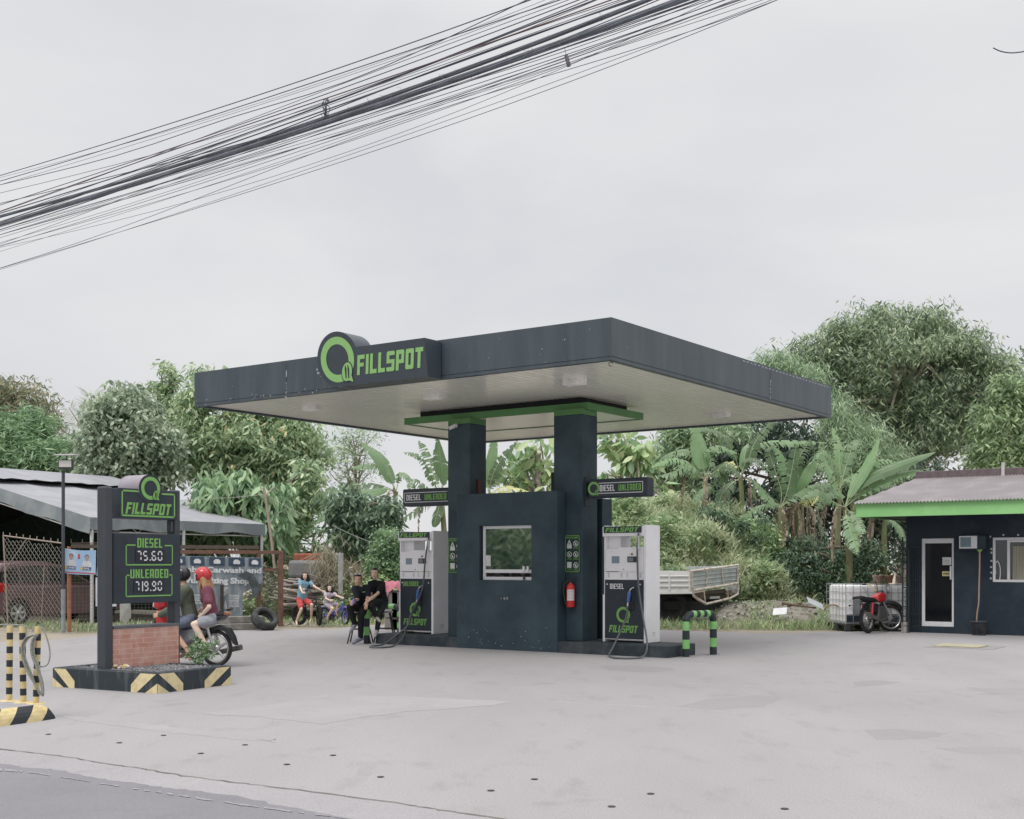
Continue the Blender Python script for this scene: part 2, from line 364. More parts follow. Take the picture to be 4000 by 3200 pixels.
# far edge of the concrete forecourt, from left to right
far = [G(*ZB(-700, 640)), G(*ZB(0, 668)), G(*ZB(400, 650)), G(*ZB(900, 600)), G(*ZC(600, 1215)), G(*ZC(1090, 1205)), G(*ZD(900, 1240)), G(*ZD(1300, 1180)), G(*ZT(-200, 975)), G(*ZT(185, 985)), G(*ZT(700, 1003)), G(*ZT(1200, 1018)), G(*ZT(1900, 1000)), G(*ZR(200, 1470)), G(*ZR(460, 1472))]
fc = jag(far, 9, .09)+[Vector((30, 27, 0)), Vector((30, -14, 0)), Vector((-30, -14, 0)), Vector((-30, far[0].y, 0))]
sheet("forecourt", fc, m_conc, 0.0, lab="pale worn concrete forecourt around the pumps")
crk = [ZG(50,585), ZG(300,612), ZG(560,655), ZG(760,683), ZG(960,720), ZG(1250,755), ZG(1580,795), ZG(2156,872), ZH(100,600), ZH(300,628)]
cg = [G(*p) for p in crk]; d0 = (cg[0]-cg[1]).normalized(); d1 = (cg[-1]-cg[-2]).normalized()
cg = [cg[0]+d0*12]+cg+[cg[-1]+Vector((.84,-.54,0))*14]
cj = jag(cg, 8, .012, 4)
sheet("roadside_apron", cj+[Vector((14,-14,0)), Vector((-24,-14,0))], m_apron, .004, lab="pale concrete strip between the crack and the road")
mb = MB(); R = random.Random(5)
tops = [p+Vector((0,.006+R.random()*.012,0)) for p in cj]; bots = [p-Vector((0,.004+R.random()*.012,0)) for p in cj]
for i in range(len(cj)-1): mb.poly([(tops[i].x,tops[i].y,.008),(bots[i].x,bots[i].y,.008),(bots[i+1].x,bots[i+1].y,.008),(tops[i+1].x,tops[i+1].y,.008)])
tag(mb.build("pavement_crack", mt("crack", (.13,.11,.09), .9)), "long thin crack between forecourt and roadside strip", kind='structure')
rd = [ZG(0,655), ZG(160,680), ZG(320,690), ZG(480,727), ZG(700,760), ZG(900,785), ZG(1200,820), ZG(1500,880), ZG(1800,943)]
rg = [G(*p) for p in rd]; rg = [rg[0]+(rg[0]-rg[1]).normalized()*12]+rg+[rg[-1]+Vector((.84,-.56,0))*14]
sheet("road", jag(rg, 8, .025, 6)+[Vector((12,-14,0)), Vector((-24,-14,0))], m_asph, .008, lab="grey asphalt road at the lower left")
lw = [(ZG(-400,655),26),(ZG(0,690),16),(ZG(130,700),8),(ZG(320,728),5),(ZG(450,750),4),(ZG(700,790),8),(ZG(1000,835),8),(ZG(1300,880),8),(ZG(1600,920),8),(ZG(1800,943),8),(ZG(2400,1025),8)]
def wornline(name, pts, z, mat, seed, thr=.3, sub=10, lab=None):
    mb = MB(); R = random.Random(seed); L_ = []
    for (p, a), (q, b) in zip(pts, pts[1:]):
        for k in range(sub): t = k/sub; L_.append(((p[0]+(q[0]-p[0])*t, p[1]+(q[1]-p[1])*t), a+(b-a)*t))
    prev = None
    for (p, a) in L_:
        a *= R.uniform(.45, 1.2); j = R.uniform(-1, 1)
        c = (G(p[0], p[1]-a*.37+j), G(p[0], p[1]+a*.37+j))
        if prev and R.random() > thr: mb.poly([(prev[0].x,prev[0].y,z),(prev[1].x,prev[1].y,z),(c[1].x,c[1].y,z),(c[0].x,c[0].y,z)])
        prev = c
    return tag(mb.build(name, mat), lab, kind='structure')
m_worn = mt("worn_white", (.32,.31,.32), .9, c2=(.22,.213,.226), sc_=25)
wornline("road_line", lw, .012, m_worn, 3, lab="worn white line painted along the road edge")
m_faint = mt("faint_paint", (.345,.332,.332), .9, c2=(.305,.29,.293), sc_=12)
for i, (pts, wd) in enumerate([([ZG(1250,68), ZG(1700,88), ZG(2156,112)], 4), ([ZH(30,75), ZH(420,100)], 3), ([ZG(1300,235), ZG(1700,238), ZG(2156,285)], 6), ([ZH(380,210), ZH(960,240), ZH(1300,272)], 7), ([ZH(950,150), ZH(1500,175), ZH(2100,215)], 6), ([ZH(1100,35), ZH(1280,12)], 4), ([ZT(560,1090), ZT(900,1098), ZT(1270,1112)], 2)]):
    wornline("forecourt_line", [(p, wd) for p in pts], .0008, m_faint, 10+i, thr=.25, lab=["faint pale line across the forecourt"][0])
sheet("lighter_slab", jag([G(*p) for p in (ZG(1060,392), ZG(1380,405), ZG(1700,445), ZG(1860,415), ZG(2156,378), ZG(2600,345), ZG(2700,325), ZG(2200,300), ZG(1700,285), ZG(1500,330))], 6, .035, 8), m_light, .0015, lab="lighter patch of newer concrete in the forecourt")
sheet("lighter_streak", jag([G(*p) for p in (ZG(300,395), ZG(560,420), ZG(900,455), ZG(1250,500), ZG(1450,520), ZG(1430,540), ZG(1000,500), ZG(700,462), ZG(420,430))], 7, .045, 9), m_light, .0012, lab="pale worn streak across the forecourt by the striped kerb")
m_stain = groundmat("damp_stain", (.285,.270,.273), (.24,.228,.23), (.312,.297,.30))
for i, pp in enumerate([[(660,92),(780,90),(920,98),(940,108),(820,115),(700,108)], [(1560,148),(1640,140),(1720,150),(1600,165),(1565,162)], [(1940,165),(2060,170),(2156,168),(2156,195),(2040,190)], [(930,235),(1040,210),(1200,195),(1320,200),(1240,235),(1100,245),(990,243)], [(1590,318),(1700,312),(1900,330),(1780,350),(1640,352)], [(1850,380),(2000,375),(2150,378),(2150,400),(1950,398)]]):
    sheet("damp_patch", jag([G(*ZH(*p)) for p in pp], 5, .03, 20+i), m_stain, .0006, lab=["long","small dark","dark right-hand","broad","blotchy","low"][i]+" darker stain on the forecourt concrete")
holes = [ZG(255,498),ZG(628,543),ZG(861,504),ZG(1057,599),ZG(1290,554),ZG(1510,657),ZG(1753,609),ZG(2003,723),ZH(56,445),ZH(285,530),ZH(438,490),ZH(709,586),ZH(846,541),ZH(1316,594)]
mh = mt("hole_dark", (.07,.055,.052), .9)
for i, p in enumerate(holes[:8]+holes[9:]):
    g = G(*p); mb = MB(); mb.poly([(g.x+(.027)*math.cos(k*PI/8), g.y+.027*math.sin(k*PI/8), .0055) for k in range(16)])
    tag(mb.build("drilled_hole", mh), "small round dark hole in the forecourt near the road", "hole", "holes drilled along the forecourt edge")
# yellow iron cover on the right
g = G(*ZR(870,1585)); t = thing("manhole_cover", (g.x, g.y, 0), "flat pale yellow cover lying on the concrete before the right-hand building", "manhole cover")
mb = MB(); mb.obox(g-UU*.42-VV*.35, UU*.84, VV*.7, UP*.035, bev=.01); mb.build("lid", mt("dull_yellow", (.40,.37,.26), .8, sc_=9), t)
mb = MB(); q = g-UU*.55-VV*.5; mb.obox(q, UU*1.25, VV*1.0, UP*.008, bev=.003); mb.build("surround", m_stain, t)
# ================================================================ station
SP = Pl((1.236, 21.88, 0), UU)
def su(p, v=0.): return SP.az(p, -v)[0]
def sz(p, v=0.): return SP.az(p, -v)[1]
def sb(mb, u0, u1, v0, v1, z0, z1, bev=0, mi=0): return mb.obox(SP.P(u0, z0, -v0), UU*(u1-u0), VV*(v1-v0), UP*(z1-z0), mi, bev)
m_navy = mt("navy_plaster", (.019,.040,.054), .6, c2=(.045,.076,.092), c2pos=(.35,.72), sc_=1.7, bump=.5, det=9)
m_kerb = mt("kerb_paint", (.022,.032,.042), .7, c2=(.085,.095,.10), c2pos=(.45,.8), sc_=3.5, bump=.4, det=9)
m_fasc = mt("fascia_paint", (.038,.055,.068), .42, c2=(.070,.088,.102), c2pos=(.32,.72), sc_=1.1, stretch=(3,3,.45), det=9, bump=.08, spec=.5)
m_green = mt("sign_green", (.20,.43,.115), .5, var=.06, sc_=30); m_lime = m_green; m_gpale = mt("sign_green_pale", (.27,.50,.18), .5, var=.06, sc_=30)
m_wht = mt("white_paint", (.70,.695,.71), .45, var=.04, sc_=3); m_sgn = mt("sign_dark", (.028,.038,.050), .5, var=.2, sc_=4)
m_wtx = mt("white_lettering", (.72,.72,.73), .5, var=.03)
m_trim = mt("trim_green", (.085,.22,.075), .4, var=.1, sc_=2)
# --- canopy
ct = thing("station_canopy", SP.P(-2.5, 0, -2.5), "large flat dark grey canopy over the fuel pumps carried on two square columns", "canopy")
H = 4.6
c0 = G(2388,1406,H); PA = Pl((c0.x,c0.y,0), UU); PB = Pl((c0.x,c0.y,0), VV)   # front and right fascia planes
aL, zLb = PA.az((759.7,1590)); _, zLt = PA.az((753.6,1457.7)); _, z0t = PA.az((2388,1239))
bR, zRb = PB.az((3247,1633)); _, zRt = PB.az((3247,1508))
L_ = -aL
def cz(a, b, top):                                  # the canopy is very slightly out of level
    z00, zl, zr = (z0t, zLt, zRt) if top else (H, zLb, zRb)
    return z00+(zl-z00)*(-a/L_)+(zr-z00)*(b/bR)
def cp(a, b, top, dz=0.): q = c0+UU*a+VV*b; return Vector((q.x, q.y, cz(a, b, top)+dz))
mb = MB(); T = .10
ring_o = [(0,0),(-L_,0),(-L_,bR),(0,bR)]; ring_i = [(-T,T),(-L_+T,T),(-L_+T,bR-T),(-T,bR-T)]
vs = [cp(a,b,0) for a,b in ring_o]+[cp(a,b,1) for a,b in ring_o]+[cp(a,b,0) for a,b in ring_i]+[cp(a,b,1) for a,b in ring_i]
fs = []
for i in range(4):
    j = (i+1)%4; fs += [(i,j,j+4,i+4),(i+8,i+12,j+12,j+8),(i,i+8,j+8,j),(i+4,j+4,j+12,i+12)]
mb.add(vs, fs); mb.build("fascia", m_fasc, ct)
mb = MB(); mb.prism([cp(a,b,1,-.12) for a,b in ring_i], (0,0,.03)); mb.build("roof_deck", m_fasc, ct)
mb = MB(); fp = 0.0                                 # metal drip edge under the fascia
for (a, b, c, d) in ((0,0,-L_,0),(0,0,0,bR),(-L_,0,-L_,bR),(0,bR,-L_,bR)):
    pass
m_sof = mt("soffit_white", (.86,.84,.77), .2, c2=(.92,.90,.83), c2pos=(.3,.7), sc_=1.0, spec=.9, stretch=(1,1,1))
ns = 58; sw = (L_-2*T)/ns; SB = random.Random(12)
for i in range(ns):                                  # boarded soffit, boards run front to back with open joints
    a0 = -L_+T+i*sw; a1 = a0+sw; g_ = sw*.10; mi_ = SB.choice([0,0,1,1,2])
    for (x, y, dx, dy, k_) in ((a0,a0+g_,.050,.035,3),(a0+g_,a1-g_,.035,.035,mi_),(a1-g_,a1,.035,.050,3)):
        mb.add([cp(x,T,0,dx), cp(y,T,0,dy), cp(y,bR-T,0,dy), cp(x,bR-T,0,dx)], [(0,1,2,3)], k_)
m_s2 = mt("soffit_b", (.84,.82,.745), .22, c2=(.90,.88,.80), c2pos=(.3,.7), sc_=1.3, spec=.9); m_s3 = mt("soffit_c", (.80,.78,.70), .24, c2=(.87,.85,.77), c2pos=(.3,.7), sc_=1.1, spec=.9); m_s4 = mt("soffit_joint", (.56,.545,.49), .5)
mb.build("soffit", [m_sof, m_s2, m_s3, m_s4], ct)
mb = MB()
def marks(mb, fr, spec, seed, off=.004):
    R = random.Random(seed)
    for (x0, z0, x1, z1, n, s) in spec:
        for k in range(n):
            x = R.uniform(x0,x1); z = R.uniform(z0,z1); a = s*R.uniform(.4,1.4); b = a*R.uniform(.4,2)
            mb.poly([fr.p(x+a*math.cos(t)*R.uniform(.6,1.2), z+b*math.sin(t)*R.uniform(.6,1.2), off) for t in (0,1.1,2.2,3.3,4.4,5.5)])
frA = Fr(c0-UP*H, UU, UP); frB = Fr(c0-UP*H, VV, UP)
jx = PA.az((1119,1500))[0]; jz = PA.az((1119,1500))[1]
marks(mb, frA, [(jx-.01,jz-.27,jx+.01,jz+.24,16,.012),(jx+.7,jz+.05,jx+.9,jz+.25,8,.02),(aL+.1,zLb+.02,-.2,z0t-.1,60,.005),(aL,zLb+.01,jx+1,zLb+.12,26,.011)], 3)
jb = PB.az((3009,1500))[0]; marks(mb, frB, [(.3,4.75,bR-.1,5.1,20,.005),(jb-.01,4.65,jb+.01,5.1,14,.012)], 4)
zz = lambda b: cz(0,b,1)
for k in range(26):
    b = jb-1.2+k*.16; R = random.Random(k); mb.poly([frB.p(b, zz(b)-.05, .004), frB.p(b+R.uniform(.05,.15), zz(b)-.055, .004), frB.p(b+.09, zz(b)-.035-R.uniform(0,.01), .004), frB.p(b+.02, zz(b)-.03, .004)])
mb.build("peeled_paint", mt("flake", (.42,.43,.45), .8), ct)
mb = MB()
for (a, fr_, z) in ((jx, frA, 0), (jb, frB, 0)):
    for k in (0,): mb.poly([fr_.p(a-.004, 4.61, .003), fr_.p(a+.004, 4.61, .003), fr_.p(a+.004, 5.17, .003), fr_.p(a-.004, 5.17, .003)])
mb.poly([frA.p(-L_+.05, cz(-L_,0,0)+.05, .003), frA.p(-.01, H+.05, .003), frA.p(-.01, H+.06, .003), frA.p(-L_+.05, cz(-L_,0,0)+.06, .003)])
mb.poly([frB.p(.01, H+.05, .003), frB.p(bR-.05, cz(0,bR,0)+.05, .003), frB.p(bR-.05, cz(0,bR,0)+.058, .003), frB.p(.01, H+.06, .003)])
mb.build("seam", mt("seam_dark", (.018,.022,.03), .7), ct)
# dropped panel with green edge under the canopy
s0 = G(2296,1599,4.36); pa = Pl((s0.x,s0.y,0), UU); pb = Pl((s0.x,s0.y,0), VV)
aw = -pa.az((1579,1664))[0]; bw = pb.az((2513,1639))[0]
def dbox(mb, a0, a1, b0, b1, z0, z1, mi=0): return mb.obox(Vector((s0.x,s0.y,0))+UU*a0+VV*b0+UP*z0, UU*(a1-a0), VV*(b1-b0), UP*(z1-z0), mi)
dp = MB()
for (a0,a1,b0,b1) in ((-aw,0,0,.04),(-aw,0,bw-.04,bw),(-aw,-aw+.04,.04,bw-.04),(-.04,0,.04,bw-.04)): dbox(dp,a0,a1,b0,b1,4.36,4.49)
o = dp.build("dropped_panel", m_trim, ct)
mb = MB(); dbox(mb, -aw+.04, -.04, .04, bw-.04, 4.375, 4.45); mb.build("panel_underside", m_sof, ct)
mb = MB(); dbox(mb, -aw+.25, -.25, .2, bw-.2, 4.45, 4.66); mb.build("hanger_box", mt("near_black", (.012,.014,.018), .6), ct)
# columns
cv = .28
cu1, cu0 = su((2274,2503), cv), su((2184.5,2503), cv); lu0, lu1 = su((1749.5,1800), cv), su((1836,1800), cv)
for (a, b) in ((cu0-.12, cu1), (lu0, lu1)):
    mb = MB(); sb(mb, a, b, cv, cv+.52, .2, 4.27, .012); o = mb.build("column", m_navy, ct)
    mb = MB(); sb(mb, a+.003, b-.003, cv+.003, cv+.517, 4.27, 4.375); mb.build("column_cap", m_trim, o)
# lights in the soffit
for (x, y) in ((657,860),(914,836),(1210,806),(1517,873)):
    q = G(*DD(x, y), 4.575); ml = MB(); ml.obox(q-UU*.18-VV*.10-UP*.04, UU*.36, VV*.20, UP*.10, bev=.012); o = ml.build("ceiling_light", mt("lamp_housing", (.8,.79,.77), .5), ct)
    ml = MB(); ml.obox(q-UU*.15-VV*.07-UP*.046, UU*.3, VV*.14, UP*.006); ml.build("diffuser", mt("diffuser", (.88,.87,.85), .35), o)
# hooks and small camera
q = G(*ZM(0,0)) if 0 else None
for (p, z) in ((( 775,1604), 4.52), ((2386,1431), 4.54)):
    h = G(p[0], p[1], z); mb = MB(); mb.tube([h+Vector((.03*math.cos(t), 0, .03*math.sin(t)+.03)) for t in [x*.45 for x in range(13)]], .005, 6); mb.build("hook", mt("dark_metal", (.05,.05,.055), .5, .6), ct)
q = SP.at((1785+2,1668), -cv); t = thing("security_camera", q, "small white security camera high on the left canopy column", "camera")
mb = MB(); mb.tube([q+SP.n*.02+Vector((0,0,.0)), q+SP.n*.10+Vector((-.0,0,.0))], .018, 8); mb.tube([q+SP.n*.1, q+SP.n*.12-UU*.03-UP*.0], .014, 8); mb.build("bracket", m_wht, t)
mb = MB(); a = q+SP.n*.12; d = (SP.n*.7-UU*.75-UP*.45).normalized(); mb.tube([a-d*.07, a-d*.069, a+d*.1, a+d*.101], [.01,.038,.038,.034], 12); o = mb.build("housing", m_wht, t)
mb = MB(); mb.tube([a+d*.1015, a+d*.104], .026, 12); mb.build("lens", mt("lens", (.01,.01,.012), .1), o)
# --- kerb islands
kl, kr = su((1466.5,2523)), su(ZQ(1100,1650)); bl, br = su((1785,2528)), su(ZQ(166,1615))
t = MB(); sb(t, kl, bl, 0, 1.0, -.02, .2, .015); tag(t.build("pump_island", m_kerb, None, SP.P(kl,0)), "dark painted kerb island under the left unleaded pump", "kerb island")
t = MB(); sb(t, br, kr, 0, 1.0, -.02, .2, .015); tag(t.build("pump_island", m_kerb, None, SP.P(br,0)), "dark painted kerb island under the right diesel pump", "kerb island")
# --- booth
bt = thing("cashier_booth", SP.P((bl+br)/2, 0, -.5), "dark plastered cashier booth with a sliding window between the columns", "booth")
zt0 = sz(ZP(615,287)); zt1 = sz(ZP(1465,250)); zt = (zt0+zt1)/2
w0, w1 = su(ZP(803,775)), su(ZP(1241,775)); wz0, wz1 = sz(ZP(1020,1006)), sz(ZP(1020,543))
mb = MB(); D1 = 1.3
sb(mb, bl, w0, 0, .14, -.02, zt); sb(mb, w1, br, 0, .14, -.02, zt); sb(mb, w0, w1, 0, .14, -.02, wz0); sb(mb, w0, w1, 0, .14, wz1, zt)
sb(mb, bl, bl+.12, .14, D1, -.02, zt); sb(mb, br-.12, br, .14, .26, -.02, zt); sb(mb, br-.30, br-.18, .26, D1, -.02, zt-.01); sb(mb, bl+.12, br-.30, D1-.12, D1, -.02, zt-.02); sb(mb, bl+.12, br-.30, .14, D1-.12, zt-.12, zt-.05)
mb.build("wall", m_navy, bt)
u_f0 = su(ZP(826,775), .08); z_t, z_b = sz(ZP(900,915), .08), sz(ZP(900,945), .08)
mb = MB(); fw = .055
sb(mb, w0+.03, w0+.03+fw, .07, .12, wz0, wz1-.005, .006); sb(mb, w0+.03+fw, w1, .07, .12, wz1-.06, wz1-.005, .006); sb(mb, w0+.03+fw, w1, .07, .12, z_b, z_t, .006); sb(mb, w0+.03+fw, w1, .06, .12, wz0, wz0+.06, .006)
fo = mb.build("window", m_wht, bt)
mb = MB(); sb(mb, w0+.05, w1, .09, .096, z_t, wz1-.05); 
m_gl = mt("window_glass", (.012,.03,.034), .03, var=.05, spec=1.0, sc_=1); m_gl.node_tree.nodes['Principled BSDF'].inputs['IOR'].default_value = 2.3; mb.build("pane", m_gl, fo)
mb = MB(); sb(mb, w0+.09, w0+.2, .082, .086, z_t+.06, z_t+.26); mb.build("notice", mt("paper", (.6,.6,.6), .8), fo)
mb = MB(); sb(mb, bl+.12, br-.30, .5, .56, wz0+.02, z_b+.05); mb.build("counter_back", mt("pale_inside", (.2,.2,.2), .8, c2=(.6,.6,.62), c2pos=(.49,.51), sc_=7), bt)
for (x, hh) in ((1180, .06), (1215, .06), (1183, -.1)):
    u = su(ZP(x, 930), .06); mb = MB(); sb(mb, u-.02, u+.02, .03, .075, z_b+(.02 if hh > 0 else -.12), z_t+(hh if hh > 0 else -.12), .006); mb.build("latch", m_wht if hh > 0 else mt("latch_dark", (.06,.05,.06), .5), fo)
mb = MB(); marks(mb, Fr(SP.P(0,0), UU, UP), [(bl+.1,.05,br-.1,.45,34,.008),(bl+.9,.95,bl+1.2,.96,5,.015)], 9); mb.build("chipped_spot", mt("chip", (.38,.39,.38), .8), bt)
# pier behind the right column
t = MB(); pu = su(ZQ(545,900), 1.0); sb(t, pu-.35, pu, 1.0, 1.35, .2, sz(ZQ(545,318), 1.0), .01); tag(t.build("rear_pier", m_navy, None, SP.P(pu,0,-1)), "narrow dark pier just behind the right canopy column", "pier")
t = MB(); q = SP.at(ZQ(160,180), -1.2); t.obox(q-UU*.13-UP*.19, UU*.5, VV*.2, UP*.38, bev=.01); tag(t.build("wall_box", mt("near_black2", (.03,.035,.04), .6), None, q), "dark box behind the right canopy column above the booth", "junction box")
t = MB(); q = SP.at(ZP(763,230), -.5); q = SP.P(su((1836,1900), cv)+.003, q.z, -.5); t.obox(q-UP*.17, UU*.03, VV*.1, UP*.34, bev=.005); tag(t.build("red_tube", mt("dark_red", (.12,.02,.015), .5), None, q), "small dark red strip on the inner side of the left column", "tube")
# --- safety posters
m_pw = mt("poster_white", (.62,.64,.62), .6, var=.04)
def poster(pa0, pa1, label):
    u0, u1 = su(pa0, cv), su(pa1, cv); z1, z0 = sz(pa0, cv), sz(pa1, cv); W, Hh = u1-u0, z1-z0
    t = thing("safety_poster", SP.P(u0, z0, -cv), label, "poster", "safety notices on the columns")
    mb = MB(); mb.obox(SP.P(u0, z0, -cv+.012), UU*W, VV*.012, UP*Hh); mb.build("board", mt("poster_green", (.018,.04,.032), .5), t)
    fr = Fr(SP.P(u0, z0, -cv+.012), UU, UP); mb = MB(); e = .012
    frameline(mb, fr, [(e,e),(W-e,e),(W-e,Hh-e),(e,Hh-e),(e,e)], .010, .003)
    text(mb, fr, "FOR YOUR SAFETY", W*.5, Hh*.905, Hh*.05, W*.84, .003, align='c', bold=.03)
    for (r, c, nm) in ((0,1,"NO SMOKING"),(1,0,"TURN OFF ENGINE"),(1,1,"NO PHONES"),(2,1,"NO FLAMES")):
        cx, cy = W*(.29+.44*c), Hh*(.77-.29*r)
        vs = []
        for k in range(24):
            a_ = 2*PI*k/24; vs += [fr.p(cx+W*.17*math.cos(a_), cy+W*.17*math.sin(a_), .003), fr.p(cx+W*.135*math.cos(a_), cy+W*.135*math.sin(a_), .003)]
        mb.add(vs, [(2*k, 2*((k+1)%24), 2*((k+1)%24)+1, 2*k+1) for k in range(24)], 1)
        mb.poly([fr.p(cx-W*.1,cy+W*.075,.0045), fr.p(cx-W*.075,cy+W*.1,.0045), fr.p(cx+W*.1,cy-W*.075,.0045), fr.p(cx+W*.075,cy-W*.1,.0045)], 1)
        mb.poly([fr.p(cx-W*.07,cy-W*.08,.0035), fr.p(cx+W*.0,cy-W*.09,.0035), fr.p(cx+W*.05,cy+W*.03,.0035), fr.p(cx-W*.02,cy+W*.06,.0035)], 1)
        w_ = nm.split(); text(mb, fr, w_[0]+(" "+w_[1] if len(w_) > 2 else ""), cx, cy-Hh*.115, Hh*.018, W*.3, .003, align='c'); text(mb, fr, w_[-1], cx, cy-Hh*.14, Hh*.018, W*.34, .003, align='c')
    cx, cy = W*.29, Hh*.77; mb.poly([fr.p(cx-W*.16,cy-W*.08,.003), fr.p(cx+W*.16,cy-W*.08,.003), fr.p(cx,cy+W*.25,.003)], 1); mb.obox(fr.p(cx-W*.16, cy-Hh*.13, .0), UU*W*.32, -SP.n*.001-VV*.002, UP*Hh*.09, 1)
    mb.poly([fr.p(cx-W*.05,cy-W*.03,.005), fr.p(cx+W*.05,cy-W*.03,.005), fr.p(cx,cy+W*.12,.005)], 2)
    cy = Hh*.19; mb.poly([fr.p(cx-W*.15,cy-Hh*.07,.003), fr.p(cx+W*.15,cy-Hh*.07,.003), fr.p(cx+W*.15,cy+Hh*.09,.003), fr.p(cx-W*.15,cy+Hh*.09,.003)], 1)
    for k in (0,1): text(mb, fr, ["NO CONTAINERS","ALLOWED"][k], cx, cy-Hh*(.105+.027*k), Hh*.018, W*.34, .003, align='c')
    mb.build("print", [m_lime, m_pw, m_sgn], t)
poster(ZQ(235,627), ZQ(359,941), "dark green safety notice with white symbols on the right canopy column")
poster(ZP(545,652), ZP(669,945), "dark green safety notice on the left column, half hidden by the booth")
# --- fire extinguisher and silver bottle
q = SP.at(ZQ(277,1120), -cv+.09); zb, ztp = sz(ZQ(277,1232), cv), sz(ZQ(277,1025), cv)
t = thing("fire_extinguisher", (q.x, q.y, zb), "red fire extinguisher with a white label hung on the right canopy column", "fire extinguisher")
h = ztp-zb; r = .075
mb = MB(); mb.lathe([(0,0),(r*.9,0),(r,.015),(r,h*.82),(r*.8,h*.9),(r*.35,h*.97),(r*.3,h)], (q.x,q.y,zb), n=24); mb.build("cylinder", mt("fire_red", (.55,.035,.03), .35, var=.08), t)
mb = MB()
for k in range(10):
    a0 = math.radians(-125+k*11-20); a1 = math.radians(-125+(k+1)*11-20)
    mb.add([(q.x+r*1.02*math.cos(a), q.y+r*1.02*math.sin(a), zb+h*z) for a, z in ((a0,.27),(a1,.27),(a1,.72),(a0,.72))], [(0,1,2,3)])
mb.build("label", mt("ext_label", (.62,.60,.60), .6, c2=(.5,.35,.34), c2pos=(.5,.6), sc_=40), t)
mb = MB(); mb.tube([(q.x,q.y,zb+h), (q.x,q.y,zb+h+.05)], .02, 10); mb.tube([(q.x-.02,q.y,zb+h+.05),(q.x+.1,q.y-.02,zb+h+.10)], .01, 6); mb.tube([(q.x-.02,q.y,zb+h+.03),(q.x+.09,q.y-.02,zb+h+.045)], .008, 6); mb.build("valve", mt("dark_metal", (.05,.05,.055)), t)
mb = MB(); mb.tube(curve([(q.x,q.y-.02,zb+h+.04),(q.x-.09,q.y-.04,zb+h+.0),(q.x-.125,q.y-.04,zb+h*.7),(q.x-.11,q.y-.04,zb+h*.35),(q.x-.085,q.y-.04,zb+h*.12)]), .010, 8); mb.build("hose", mt("rubber", (.03,.032,.035), .6), t)
q = SP.at(ZQ(226,1500), -.2); q = G(*ZQ(226,1512), .2)
mb = MB(); mb.lathe([(0,0),(.065,0),(.07,.03),(.06,.09),(.07,.10),(.055,.17),(.03,.2),(.022,.3),(.006,.44),(0,.44)], q, n=18); tag(mb.build("grease_gun", mt("silver", (.55,.56,.56), .35, .5), None, q), "small silver pointed bottle standing on the kerb beside the booth", "bottle")
